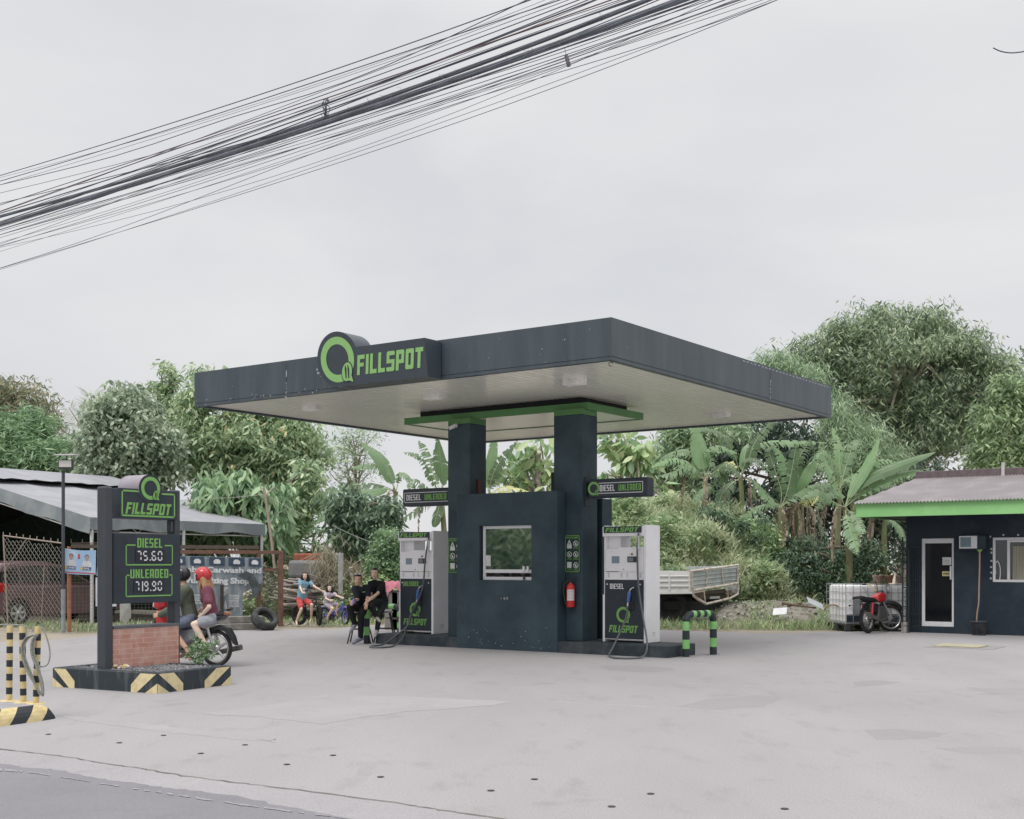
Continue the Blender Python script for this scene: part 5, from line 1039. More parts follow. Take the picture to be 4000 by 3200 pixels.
mb = MB(); mb.tube([L3(.45,-.14,.22), L3(.1,-.15,.2), L3(-.35,-.15,.3)], [.02,.04,.045], 12); mb.build("exhaust", mt("exhaust_grey", (.2,.19,.18), .4, .6), mc)
mb = MB()
for y in (-.07,.07): mb.tube([L3(1.03,y,.8), L3(WB,y,RW)], .02, 8)
mb.build("fork", mt("dark_metal", (.05,.05,.055)), mc)
mb = MB()
for y in (-.09,.09): mb.tube([L3(.1,y,.6), L3(0,y,RW+.02)], [.026,.02], 10); mb.tube([L3(.45,y*.8,.3), L3(0,y*.8,RW)], .02, 8)
mb.build("shock_absorber", m_chr, mc)
mb = MB(); mb.tube([L3(.93,-.34,1.01), L3(.96,-.12,1.0), L3(.98,0,.98), L3(.96,.12,1.0), L3(.93,.34,1.01)], .012, 8); hb = mb.build("handlebar", mt("dark_metal", (.05,.05,.055)), mc)
for y in (-.27,.27): mb = MB(); mb.tube([L3(.95,y,1.02), L3(.98,y*1.1,1.14)], .006, 6); mb.ell(L3(.98,y*1.12,1.17), (.02,.06,.035), 0, M.to_3x3()); mb.build("mirror", m_blkm, hb)
for y in (-.3,.3): mb = MB(); mb.tube([L3(.93,y-.05*(1 if y>0 else -1),1.012), L3(.93,y+.06*(1 if y>0 else -1),1.014)], .017, 8); mb.build("grip", m_blk, hb)
mb = MB(); mb.tube([L3(-.12,.1,.86), L3(-.24,.08,.89), L3(-.24,-.08,.89), L3(-.12,-.1,.86)], .01, 8); mb.build("grab_rail", m_blkm, mc)
mb = MB()
for y in (-.22,.22): mb.tube([L3(.5,y*.4,.27), L3(.5,y,.27)], .014, 6); mb.tube([L3(.12,y*.4,.33), L3(.12,y,.33)], .012, 6)
mb.build("footrest", m_blk, mc)
# --- red motorcycle beside the tanks: rear toward the camera, front wheel turned right
rr_ = G(*ZM(480,1355)); rf_ = G(*ZM(880,1340)); rr_.y += .1; hd = Vector((.72,.69,0)).normalized(); WB2 = 1.05
m2 = thing("motorcycle", rr_, "red and black motorcycle parked on its stand before the white water tanks", "motorcycle")
M = basis(rr_, hd, math.radians(7)); M3 = M.to_3x3(); R1 = .31; L3 = lambda x, y, z: M@Vector((x,y,z)); mc_old = mc
wheel(m2, L3(0,0,R1), M3@Vector((0,1,0)), R1, .085, .88, m_chr, spokes=24, hub=.07)
st = Quaternion(M3@UP, -math.radians(38)); ax2 = st@(M3@Vector((0,1,0))); fc_ = L3(WB2,0,R1)
wheel(m2, fc_, ax2, R1, .065, .88, m_chr, spokes=24, hub=.05)
sl("seat", [(-.35,.80),(-.3,.76),(0,.72),(.3,.70),(.42,.74),(.2,.80),(-.1,.83),(-.33,.86)], .26, mt("seat_vinyl", (.02,.021,.024)), m2, .03)
sl("fuel_tank", [(.38,.70),(.74,.69),(.83,.80),(.78,.90),(.6,.92),(.42,.83)], .22, mr, m2, .05)
sl("side_cover", [(.0,.5),(.35,.45),(.42,.66),(.05,.70)], .22, m_blkm, m2, .02)
sl("mudguard", [(-.36,.80),(-.44,.55),(-.46,.42),(-.43,.42),(-.34,.62),(-.2,.72)], .17, mt("mudflap_grey", (.11,.115,.12), .6), m2, .01)
sl("engine", [(.3,.28),(.7,.25),(.78,.42),(.7,.6),(.4,.6)], .22, mt("engine_grey", (.12,.12,.12)), m2)
def part(name, mat, f, par=m2): mb = MB(); f(mb); return mb.build(name, mat, par)
for y in (-.12,.12): part("shock_absorber", mr, lambda mb: (mb.tube([L3(.12,y,.68), L3(.03,y,.42)], .034, 10), mb.tube([L3(.03,y,.42), L3(0,y,.31)], .018, 8)))
Fq = lambda v: fc_+(st@(M3@Vector(v)))
part("fork", m_chr, lambda mb: [mb.tube([Fq((-.26,y,.62)), Fq((0,y,0))], .02, 8) for y in (-.08,.08)])
part("front_fender", m_blkm, lambda mb: mb.tube(curve([Fq((.30,0,.15)), Fq((.2,0,.30)), Fq((0,0,.37)), Fq((-.2,0,.32)), Fq((-.3,0,.2))], 4), [.03]+[.055]*15+[.03], 8))
hl_ = part("headlight", m_blkm, lambda mb: mb.lathe([(0,-.12),(.07,-.1),(.10,0),(.095,.04)], Fq((-.16,0,.58)), st@(M3@Vector((1,0,0))), 18))
part("lens", mt("headlamp", (.5,.5,.48)), lambda mb: mb.lathe([(.094,0),(.07,.025),(0,.035)], Fq((-.12,0,.58)), st@(M3@Vector((1,0,0))), 18), hl_)
hb2 = part("handlebar", mt("gold_bar", (.5,.38,.16), .35, .6), lambda mb: mb.tube(curve([Fq((-.42,-.36,.86)), Fq((-.34,-.22,.84)), Fq((-.27,-.06,.68)), Fq((-.27,.06,.68)), Fq((-.34,.22,.84)), Fq((-.42,.36,.86))], 4), .013, 8))
for y in (-1, 1): part("grip", m_blk, lambda mb: mb.tube([Fq((-.38,.28*y,.855)), Fq((-.43,.39*y,.865))], .022, 8), hb2)
part("frame", mt("dark_metal", (.05,.05,.055)), lambda mb: (mb.tube([L3(.8,0,.88), L3(.7,0,.35), L3(.3,0,.25), L3(.05,.06,.31)], .02, 8), mb.tube([L3(0,-.08,.31), L3(.4,-.08,.33)], .018, 8), mb.tube([L3(.1,.1,.45), L3(.7,.1,.8)], .014, 6)))
part("exhaust", mt("exhaust_grey", (.2,.19,.18)), lambda mb: mb.tube([L3(.6,-.14,.3), L3(.3,-.16,.27), L3(.1,-.17,.34), L3(-.25,-.17,.42)], [.02,.022,.04,.04], 10))
part("kick_stand", mt("dark_metal", (.05,.05,.055)), lambda mb: mb.tube([L3(.35,.1,.3), Vector((L3(.32,.3,0).x, L3(.32,.3,0).y, .01))], .011, 6))
for y in (-.16,.16): part("indicator", m_blkm, lambda mb: (mb.tube([L3(-.36,0,.66), L3(-.36,y,.66)], .007, 6), mb.ell(L3(-.37,y*1.15,.66), (.025,.025,.025))))
# ================================================================ bicycles
def bicycle(gr, gf, R, tw, frcol, rimcol, step, label, steer=0., seat_h=.62, bar_h=.86, lean=0.0, guards=None):
    h = (gf-gr); wb = h.length; M = basis(gr, h, lean); M3 = M.to_3x3(); L = lambda x, y, z: M@Vector((x,y,z))
    t = thing("bicycle", gr, label, "bicycle", "children's bicycles by the verge")
    st = Quaternion(M3@UP, steer); ft = L(wb,0,R); FQ = lambda v: ft+(st@(M3@Vector(v)))
    wheel(t, L(0,0,R), M3@Vector((0,1,0)), R, tw, .93, rimcol, spokes=20, hub=.025); wheel(t, ft, st@(M3@Vector((0,1,0))), R, tw, .93, rimcol, spokes=20, hub=.025)
    bb = L(wb*.42,0,R*.95); hd = L(wb*.83,0,bar_h*.78); hl = L(wb*.86,0,bar_h*.66); se = L(wb*.28,0,seat_h*.86)
    def part(name, mat, f, par=t): mb = MB(); f(mb); return mb.build(name, mat, par)
    r_ = .017 if not step else .028
    def fr_(mb):
        mb.tube([bb, se], .016, 8); mb.tube([bb, hl], r_, 10); mb.tube([hd, hl], .02, 10)
        mb.tube([se.lerp(bb,.15 if not step else .5), hd if not step else bb.lerp(hl,.55)], r_, 10)
        for y in (-.045,.045): mb.tube([bb, L(0,y,R)], .010, 6); mb.tube([se, L(0,y,R)], .009, 6)
    part("frame", frcol, fr_)
    part("fork", frcol, lambda mb: [mb.tube([hl-UP*.02, FQ((-.04,y,.12)), FQ((0,y,0))], .012, 8) for y in (-.05,.05)])
    part("saddle", m_blkm, lambda mb: (mb.tube([se, L(wb*.26,0,seat_h-.03)], .012, 8), mb.slab([(wb*.26-.13,seat_h-.02),(wb*.26+.14,seat_h-.03),(wb*.26+.14,seat_h),(wb*.26-.12,seat_h+.03)], .12, .02, M)))
    S3 = lambda x, y, z: hd+(st@(M3@Vector((x,y,z-bar_h*.78))))
    hb = part("handlebar", m_blkm, lambda mb: mb.tube(curve([S3(-.05,-.27,bar_h), S3(.0,-.15,bar_h-.01), S3(.02,-.05,bar_h-.1), S3(.02,.05,bar_h-.1), S3(.0,.15,bar_h-.01), S3(-.05,.27,bar_h)], 4)+[], .012, 8))
    for y in (-1,1): part("grip", m_blk, lambda mb: mb.tube([S3(-.045,.2*y,bar_h), S3(-.055,.29*y,bar_h)], .018, 8), hb)
    part("crank", m_blkm, lambda mb: (mb.lathe([(.07,-.005),(.07,.005),(.03,.005),(.03,-.005),(.07,-.005)], bb+M3@Vector((0,-.05,0)), M3@Vector((0,1,0)), 20), mb.tube([bb+M3@Vector((0,-.07,0)), bb+M3@Vector((.08,-.07,-.09))], .009, 6), mb.tube([bb+M3@Vector((0,.07,0)), bb+M3@Vector((-.08,.07,.09))], .009, 6)))
    for (x, y, z) in ((.08,-.12,-.09),(-.08,.12,.09)): part("pedal", m_blkm, lambda mb: mb.obox(bb+M3@Vector((x-.035,y-.04,z)), M3@Vector((.07,0,0)), M3@Vector((0,.08,0)), UP*.02))
    if guards:
        part("mudguard", guards, lambda mb: mb.tube([FQ(((R+.02)*math.cos(a), 0, (R+.02)*math.sin(a))) for a in [.35+.2*k for k in range(9)]], .022, 6))
        part("mudguard", guards, lambda mb: mb.tube([L((R+.02)*math.cos(a), 0, R+(R+.02)*math.sin(a)) for a in [.9+.2*k for k in range(9)]], .022, 6))
    return t
m_bk1 = mt("bike_frame_dark", (.03,.05,.04), .35); m_bk2 = mt("bike_purple", (.13,.13,.50), .35)
bicycle(G(*ZF(245,1492)), G(*ZF(720,1512)), .27, .085, m_bk1, mt("rim_black", (.04,.03,.03), .5), False, "dark bicycle with fat tyres under the girl in the blue shirt", steer=math.radians(-34), seat_h=.66, bar_h=.90)
bicycle(G(*ZF(850,1478)), G(*ZF(1350,1494)), .225, .05, m_bk2, mt("rim_purple", (.2,.2,.5), .4), True, "small purple bicycle ridden by the little girl in pale clothes", steer=math.radians(-28), seat_h=.52, bar_h=.74, guards=mt("guard_lilac", (.30,.29,.55), .4))
# ================================================================ dark red car behind the fence
Cr = G(*ZB(150,525)); Cr = Vector((Cr.x, Cr.y, 0)); CH_ = Vector((.58,.815,0)).normalized()
M = basis(Cr+CH_*0, CH_); 
# local x forward from the rear axle, y left, z up: the side toward the camera is the right side (y<0)
M = M@Matrix.Translation((0, .85, 0))
car = thing("parked_car", Cr, "dark maroon car parked nose away under the tent behind the wire fence", "car")
m_car = mt("car_maroon", (.15,.09,.10), .22, var=.1, spec=.7); m_cg = mt("car_glass", (.012,.014,.016), .05, spec=.8)
def cs(name, poly, w, mat, bev=.05, par=car, y0=0.):
    mb = MB(); mb.slab(poly, w, bev, M, 0, y0)
    if name in ('body', 'cabin', 'bumper', 'tail_light'): mb = fuse(mb, .025, 5)
    return mb.build(name, mat, par)
def arch(x, r=.39, n=8): return [(x+r*math.cos(PI-k*PI/n), .30+r*math.sin(PI-k*PI/n)) for k in range(n+1)]
arcs = arch(0)+arch(2.62)
body = [(-.78,.32),(-.4,.28)]+arch(0)+[(.45,.24),(2.18,.24)]+arch(2.62)+[(3.05,.28),(3.42,.34),(3.46,.62),(3.36,.82),(2.7,.98),(2.45,1.03),(-.6,1.05),(-.8,.98),(-.84,.6)]
cs("body", body, 1.72, m_car, .08)
cs("cabin", [(-.66,1.02),(-.55,1.45),(-.42,1.60),(.2,1.66),(1.0,1.64),(1.5,1.54),(2.45,1.02)], 1.52, m_car, .14)
sgl = lambda name, poly, y: cs(name, poly, .02, m_cg, .006, car, y)
for y in (-.765,.765):
    sgl("side_window", [(-.5,1.1),(-.44,1.38),(.0,1.5),(.1,1.1)], y); sgl("side_window", [(.18,1.1),(.12,1.51),(.85,1.53),(.9,1.1)], y); sgl("side_window", [(.98,1.1),(.94,1.53),(1.42,1.46),(2.1,1.1)], y)
mb = MB(); mb.obox(M@Vector((-.82,-.6,1.12)), M.to_3x3()@Vector((0,1.2,0)), M.to_3x3()@Vector((.03,0,0)), M.to_3x3()@Vector((.14,0,.34))); mb.build("rear_window", m_cg, car)
for y in (-.78,.78): cs("tail_light", [(-.80,.76),(-.82,1.06),(-.45,1.10),(-.20,1.02),(-.42,.84)], .18, mt("tail_red", (.40,.02,.02), .2), .03, car, y)
for y in (-.84,.84): cs("headlight", [(3.2,.72),(3.42,.66),(3.4,.78),(3.1,.86)], .1, mt("headlamp", (.5,.5,.48)), .02, car, y*.85)
cs("bumper", [(-.88,.34),(-.92,.6),(-.82,.64),(-.7,.34)], 1.66, m_car, .05); 
cs("door_handle", [(.75,.98),(.9,.98),(.9,1.0),(.75,1.0)], 1.78, m_chr, .01)
for x in (0, 2.62):
    for y in (-.80,.80):
        c = M@Vector((x,y,.325)); ax = M.to_3x3()@Vector((0,-1 if y<0 else 1,0))
        mb = MB(); mb.lathe([(.215,.07),(.25,.10),(.31,.10),(.325,.06),(.325,-.1),(.24,-.12)], c, ax, 32); wq = mb.build("wheel", m_tyre, car)
        mb = MB(); mb.lathe([(.216,.07),(.205,.09),(.20,.03)], c, ax, 28); q = Vector((0,0,1)).rotation_difference(ax)
        for k in range(6):
            t_ = 2*PI*k/6; a_, b_ = .13, .10; pts = [(.03,-.03),(.205,-.045),(.205,.045),(.03,.03)]; ct_, st_ = math.cos(t_), math.sin(t_)
            mb.prism([c+q@Vector((x_*ct_-y_*st_, x_*st_+y_*ct_, .06)) for (x_,y_) in pts], ax*.02)
        mb.lathe([(0,.10),(.05,.095),(.06,.05)], c, ax, 16); mb.build("rim", mt("alloy", (.55,.55,.57), .3, .4, var=.05), wq)
        mb = MB(); mb.lathe([(0,.02),(.2,.02)], c, ax, 20); mb.build("brake_disc", mt("dark_metal", (.05,.05,.055)), wq)
# ================================================================ tent
EH = 2.76; C1 = G(357,2021,EH); C2 = G(1031,2048,EH); TD = Vector((C2.x-C1.x, C2.y-C1.y, 0)); TL = TD.length; TD.normalize(); TA = Vector((TD.y*-1, TD.x, 0))
if TA.x > 0: TA = -TA
TA = Vector((-.815,.5795,0)); th_, tz = 7.3, 1.62
tn = thing("tent", Vector((C1.x,C1.y,0)), "grey tarpaulin gable tent sheltering the maroon car at the left", "tent")
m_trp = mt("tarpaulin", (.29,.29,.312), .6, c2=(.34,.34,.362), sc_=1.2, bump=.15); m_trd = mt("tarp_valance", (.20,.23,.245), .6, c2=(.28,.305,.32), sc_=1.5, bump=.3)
def tp(s, t, dz=0.): return Vector((C1.x, C1.y, 0))+TD*s+TA*t+UP*(EH+tz*(t if t <= th_ else 2*th_-t)/th_+dz)
mb = MB(); R = random.Random(4); NS, NT = 24, 14
def sheet3(t0, t1, dz, s0=-.05, s1=None, th=.015, curl=0.):
    s1 = s1 or TL+.05; vs = []
    for i in range(NS+1):
        for j in range(NT+1):
            s = s0+(s1-s0)*i/NS; t = t0+(t1-t0)*j/NT; sag = -.05*math.sin(PI*((i*4/NS) % 1))*math.sin(PI*j/NT)
            vs.append(tp(s, t, dz+sag+(curl*abs(math.sin(i*1.1)) if j == 0 else 0)))
    fs = [(i*(NT+1)+j,(i+1)*(NT+1)+j,(i+1)*(NT+1)+j+1,i*(NT+1)+j+1) for i in range(NS) for j in range(NT)]; mb.add(vs, fs, 0, True)
sheet3(0, th_, 0); sheet3(th_, 2*th_, 0); mb.build("roof_sheet", m_trp, tn); mb = MB(); sheet3(.05, th_, -.09, .0, TL); sheet3(th_, 2*th_-.05, -.09, .0, TL); mb.build("dark_underside", mt("tent_shade", (.012,.014,.014), .95), tn)  # near-black sheet added below the tarpaulin, its colour standing for the interior shade
mb = MB(); sheet3(5.0, th_, .10, curl=.05); sheet3(th_, 8.6, .10); mb.build("ridge_sheet", m_trp, tn)
mb = MB()
def val(a, b, h, n=24, amp=.012):
    vs = []
    for i in range(n+1):
        p = a.lerp(b, i/n); o = Vector((TD.x,TD.y,0))*amp*math.sin(i*1.9)+TA*amp*math.sin(i*2.3); vs += [p, p-UP*(h+.04*math.sin(i*.9))+o]
    mb.add(vs, [(2*i,2*i+1,2*i+3,2*i+2) for i in range(n)], 0, True)
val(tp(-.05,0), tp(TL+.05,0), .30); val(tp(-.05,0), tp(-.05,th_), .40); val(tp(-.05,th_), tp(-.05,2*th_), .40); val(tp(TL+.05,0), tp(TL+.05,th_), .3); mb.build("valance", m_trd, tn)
m_pl = mt("white_pole", (.55,.55,.56), .4, var=.05)
for (s, t) in ((0.05,.05),(TL-.05,.05),(TL*.5,.05),(.05,2*th_),(TL-.05,2*th_)):
    mb = MB(); b = tp(s,t); mb.tube([Vector((b.x,b.y,0)), Vector((b.x,b.y,b.z-.05))], .045, 12); mb.build("pole", m_pl, tn)
mb = MB(); r = .022
mb.tube([tp(0,.1,-.42), tp(0,th_,-.42)], r, 6); mb.tube([tp(0,.1,-.12), tp(0,th_,-.12)], r*.8, 6); mb.tube([tp(0,.1,-.38), tp(TL,.1,-.38)], r, 6); mb.tube([tp(0,.1,-.14), tp(TL,.1,-.14)], r*.8, 6)
for k in range(9): mb.tube([tp(0,th_*k/9+.1,-.42), tp(0,th_*(k+.5)/9+.1,-.12)], .01, 5); mb.tube([tp(0,th_*(k+.5)/9+.1,-.12), tp(0,min(th_,th_*(k+1)/9+.1),-.42)], .01, 5)
for k in range(8): mb.tube([tp(TL*k/8,.1,-.38), tp(TL*(k+.5)/8,.1,-.14)], .01, 5); mb.tube([tp(TL*(k+.5)/8,.1,-.14), tp(TL*(k+1)/8,.1,-.38)], .01, 5)
mb.build("truss", m_pl, tn)
mb = MB(); z0_ = lambda s, t: Vector((tp(s,t).x, tp(s,t).y, .1))
mb.prism([z0_(TL-.3,2.6), z0_(TL-.3,2*th_-.2), tp(TL-.3,2*th_-.2,-.08), tp(TL-.3,th_,-.08), tp(TL-.3,2.6,-.08)], TD*.02); mb.prism([z0_(.5,2*th_-.3), z0_(TL-.35,2*th_-.3), tp(TL-.35,2*th_-.3,-.08), tp(.5,2*th_-.3,-.08)], TA*.02); mb.build("back_curtain", mt("dark_green_net", (.010,.022,.016), .95, c2=(.02,.04,.03)), tn)
# ================================================================ wire fence, posts, rusty gate frame
FPl = Pl((-10.4,28.8,0), Vector((4.56,2.6,0))); fz = lambda p, o=0: FPl.at(p, o)
m_wire = mt("fence_wire", (.23,.22,.19), .6, var=.2); m_rust = mt("rust", (.20,.105,.075), .8, c2=(.13,.075,.06), sc_=10)
FPn = Pl((-10.4,28.8,0), Vector((-10.4+12.75, 28.8-30.4, 0)))
def az(pl, p): return pl.az(p)
def mesh_fence(pl, a0, a1, z0, z1f, dia, w, diamond, mb):
    z1m = max(z1f(a0), z1f(a1))
    if diamond:
        n = int((a1-a0+ (z1m-z0))/dia)+1
        for sgn in (1,-1):
            for k in range(-int((z1m-z0)/dia)-1, n+int((z1m-z0)/dia)+1):
                pts = []; a = a0+k*dia; 
                st_ = dia/2; m_ = int((z1m-z0)/st_)+1; run = []
                for j in range(m_+1):
                    aa = a+sgn*j*st_; zz_ = z0+j*st_
                    if a0 <= aa <= a1 and zz_ <= z1f(aa): run.append(pl.P(aa+.006*math.sin(j*1.7+k), zz_, .004*sgn))
                    elif len(run) > 1: mb.tube(run, w, 4, caps=False); run = []
                    else: run = []
                if len(run) > 1: mb.tube(run, w, 4, caps=False)
    else:
        k = a0
        while k < a1: mb.tube([pl.P(k,z0,0), pl.P(k,z1f(k),0)], w, 4, caps=False); k += dia
        k = z0
        while k < z1m: mb.tube([pl.P(a0,k,0), pl.P(a1,k,0)], w, 4, caps=False); k += dia
t = thing("wire_fence", Vector((-12.7,30.3,0)), "sagging chain link fence panel in front of the maroon car", "fence")
aL_, zL_ = FPn.az(ZA(40,1210)); aR_, zR_ = FPn.az(ZA(740,1300))
zf = lambda a: zL_+(zR_-zL_)*(a-aL_)/(aR_-aL_)
mb = MB(); mesh_fence(FPn, aL_, aR_, .05, lambda a: zf(a)-.03, .155, .0065, True, mb); mb.build("mesh", m_wire, t)
mb = MB(); mb.tube([FPn.P(aL_,zL_,0), FPn.P(aR_,zR_,0)], .018, 6); mb.tube([FPn.P(aL_,zL_,0), FPn.P(aL_+.2,.0,0)], .02, 6); mb.tube([FPn.P(aL_+.05,zL_-.85,.0), FPn.P(aL_+.95,zf(aL_+.9),.0)], .012, 5); mb.tube([FPn.P(aL_,.05,0), FPn.P(aR_,.05,0)], .012, 5)
for k in range(9): a = aL_+(aR_-aL_)*k/8.5; mb.tube([FPn.P(a,zf(a),0), FPn.P(a,zf(a)+.09,0)], .012, 5)
mb.tube([FPn.P(aR_-.75,.05,.02), FPn.P(aR_-.62,1.55,.02)], .012, 5)
mb.build("rail", mt("rail_tan", (.30,.25,.21), .7), t)
# second fence: square mesh, orange post, rusty frame
t = thing("wire_fence", FPl.P(.2,0), "square mesh fence with an orange post running behind the price sign", "fence")
mb = MB(); A0 = FPl.az(ZB(600,500))[0]; A1 = FPl.az(ZC(885,700))[0]; zt_f = lambda a: 1.95
mesh_fence(FPl, A0, A1, .02, zt_f, .085, .0035, False, mb); mb.build("mesh", mt("mesh_dark", (.14,.13,.115), .7), t)
mb = MB(); q = FPl.P(FPl.az(ZB(583,500))[0],0); mb.tube([q, q+UP*(1.6-q.y*(ZA(0,1340)[1]-2200)/F)], .05, 8); mb.build("post", mt("post_orange", (.42,.17,.09), .7, c2=(.25,.13,.09)), t)
mb = MB(); mb.obox(FPl.P(A0,1.95,.04), FPl.r*(A1-A0), -FPl.n*.05, UP*.09); mb.tube([FPl.P(A0,2.06,0), FPl.P(A0+1.8,2.10,0)], .012, 5)
for k in range(7): mb.tube([FPl.P(A0+.25*k,2.06,0), FPl.P(A0+.25*k,2.16,0)], .012, 5)
mb.build("top_rail", mt("rail_brown", (.11,.085,.07), .8), t)
for x in (1350, 1420): pass
t = thing("gate_frame", FPl.P(A1,0), "rusty steel gate frame filled with fine mesh at the end of the fence", "gate")
gx0, gx1 = FPl.az(ZC(885,800))[0], FPl.az(ZC(1070,800))[0]; gt = FPl.az(ZC(1065,545))[1]
mb = MB()
for (a, r) in ((gx0,.045),(gx1,.055)): mb.obox(FPl.P(a-r,0,r), FPl.r*2*r, -FPl.n*2*r, UP*gt, bev=.006)
mb.obox(FPl.P(gx0-2.0,gt-.08,.05), FPl.r*(gx1-gx0+2.05), -FPl.n*.08, UP*.09, bev=.006); z = FPl.az(ZC(980,703))[1]; mb.obox(FPl.P(gx0+.045,z-.03,.03), FPl.r*(gx1-gx0-.1), -FPl.n*.05, UP*.07); mb.obox(FPl.P(gx0+.045,.06,.03), FPl.r*(gx1-gx0-.1), -FPl.n*.05, UP*.05)
mb.build("frame", m_rust, t)
mb = MB(); mesh_fence(FPl, gx0+.05, gx1-.05, .1, lambda a: z, .05, .003, False, mb); mb.build("mesh", mt("mesh_green", (.20,.21,.16), .7), t)
# pale post where the fences meet, floodlight pole
q = G(*ZB(548,580)); z = 1.6-q.y*(ZB(0,80)[1]-2200)/F
pf = G(*ZB(545,582)); pf = Vector((pf.x+.02, pf.y-.15, 0)); ft_ = 1.6-pf.y*((1700+425/3.08)-2200)/F
t = thing("floodlight_pole", pf, "thin dark pole with a floodlight under a small solar panel", "lamp post")
mb = MB(); mb.tube([pf, pf+UP*1.0], .05, 12, 1); mb.tube([pf+UP*1.0, pf+UP*ft_], .038, 12); mb.build("pole", [mt("pole_dark", (.06,.065,.08), .5), mt("pole_pale", (.27,.30,.32), .7, c2=(.2,.22,.22))], t)
P_ = Pl(pf, (1,0,0)); a0, z0 = P_.az(ZA(715,415)); a1, z1 = P_.az(ZA(893,298))
mb = MB(); mb.obox(P_.P(a0,z0,.10), P_.r*(a1-a0), -P_.n*.08, UP*(z1-z0), bev=.015); fl_ = mb.build("floodlight", mt("lamp_body", (.05,.05,.055), .5), t)
b0, y0 = P_.az(ZA(728,388)); b1, y1 = P_.az(ZA(876,308)); mb = MB(); mb.obox(P_.P(b0,y0,.105), P_.r*(b1-b0), -P_.n*.01, UP*(y1-y0), bev=.004); mb.build("lens", mt("lamp_lens", (.62,.60,.56), .2, c2=(.5,.48,.46), sc_=30), fl_)
s0_, h0 = P_.az(ZA(668,240)); s1_, h1 = P_.az(ZA(922,258)); mb = MB(); mb.obox(P_.P(s0_,h0-.03,.2), P_.r*(s1_-s0_), -P_.n*.42+UP*.05, UP*.025, bev=.005); mb.build("solar_panel", mt("solar_edge", (.35,.34,.33), .4), t)
mb = MB(); mb.tube([P_.P(a0+.02,z0,.05), P_.P(s0_+.1,h0,.05)], .008, 5); mb.tube([P_.P(a1-.02,z0,.05), P_.P(s1_-.1,h0,.05)], .008, 5); mb.tube([P_.P((a0+a1)/2,z0-.05,0), P_.P((a0+a1)/2,h0-.02,0)], .015, 6); mb.build("bracket", mt("pole_dark", (.06,.065,.08)), t)
# ================================================================ posters and banner on the fence
def face_bust(mb, fr, cx, cy, s, sh, hair=4, skin=3):
    pts = [(cx+s*.5*math.cos(a), cy+s*.62*math.sin(a)) for a in [k*PI/10 for k in range(20)]]
    mb.poly([fr.p(cx-s*1.25,cy-s*2.6,.004), fr.p(cx+s*1.25,cy-s*2.6,.004), fr.p(cx+s*1.1,cy-s*1.3,.004), fr.p(cx+s*.4,cy-s*.85,.004), fr.p(cx-s*.4,cy-s*.85,.004), fr.p(cx-s*1.1,cy-s*1.3,.004)], sh)
    mb.poly([fr.p(cx-s*.22,cy-s*1.0,.005), fr.p(cx+s*.22,cy-s*1.0,.005), fr.p(cx+s*.22,cy-s*.3,.005), fr.p(cx-s*.22,cy-s*.3,.005)], skin)
    mb.poly([fr.p(cx+s*.56*math.cos(a), cy+s*.12+s*.62*math.sin(a), .006) for a in [k*PI/10 for k in range(20)]], hair)
    mb.poly([fr.p(x, y-s*.08, .007) for (x, y) in pts], skin)
    for dx in (-.2,.2): mb.poly([fr.p(cx+s*(dx-.08),cy-s*.0,.008), fr.p(cx+s*(dx+.08),cy-s*.0,.008), fr.p(cx+s*(dx+.08),cy+s*.06,.008), fr.p(cx+s*(dx-.08),cy+s*.06,.008)], hair)
    mb.poly([fr.p(cx-s*.14,cy-s*.38,.008), fr.p(cx+s*.14,cy-s*.38,.008), fr.p(cx+s*.1,cy-s*.32,.008), fr.p(cx-s*.1,cy-s*.32,.008)], 6)
pm = [mt("poster_blue", (.34,.50,.70), .7, c2=(.55,.64,.75), sc_=2), mt("poster_pale", (.62,.62,.67), .7), mt("poster_navy", (.05,.09,.25), .7), mt("poster_skin", (.45,.31,.24), .8), mt("poster_hair", (.05,.04,.04), .8), mt("poster_yellow", (.6,.5,.12), .7), mt("poster_red", (.5,.08,.09), .7)]
def tarp_poster(px, off, label, busts, build):
    P4 = [FPl.at(ZA(*p), off) for p in px]; o = P4[0]; r = (P4[1]-P4[0]); u = (P4[3]-P4[0]); W, Hh = r.length, u.length
    t = thing("campaign_poster", o, label, "poster", "tarpaulin posters tied to the fence")
    mb = MB(); n_ = 12; vs = []
    fr = Fr(o, r.normalized(), u.normalized())
    for i in range(n_+1): vs += [fr.p(W*i/n_, -.02*math.sin(PI*i/n_), 0), fr.p(W*i/n_, Hh-.03*math.sin(PI*i/n_), 0)]
    mb.add(vs, [(2*i,2*i+2,2*i+3,2*i+1) for i in range(n_)]); mb.build("sheet", pm[0], t)
    mb = MB(); build(mb, fr, W, Hh); mb.build("print", pm, t)
def p1(mb, fr, W, Hh):
    for (cx, nm) in ((.27,"LANDI"),(.73,"SAL")):
        face_bust(mb, fr, W*cx, Hh*.68, Hh*.15, 1); mb.poly([fr.p(W*cx-W*.13,Hh*.17,.010), fr.p(W*cx+W*.13,Hh*.17,.010), fr.p(W*cx+W*.13,Hh*.29,.010), fr.p(W*cx-W*.13,Hh*.29,.010)], 2)
        text(mb, fr, nm, W*cx, Hh*.19, Hh*.08, W*.2, .013, 1, .04, 'c'); mb.poly([fr.p(W*cx-W*.19,Hh*.17,.011), fr.p(W*cx-W*.12,Hh*.17,.011), fr.p(W*cx-W*.12,Hh*.27,.011), fr.p(W*cx-W*.19,Hh*.27,.011)], 5)
    mb.poly([fr.p(W*.02,Hh*.02,.006), fr.p(W*.98,Hh*.02,.006), fr.p(W*.98,Hh*.06,.006), fr.p(W*.02,Hh*.06,.006)], 6)
    mb.poly([fr.p(W*.46,Hh*.6,.004), fr.p(W*.53,Hh*.6,.004), fr.p(W*.52,Hh*.8,.004), fr.p(W*.47,Hh*.8,.004)], 6)
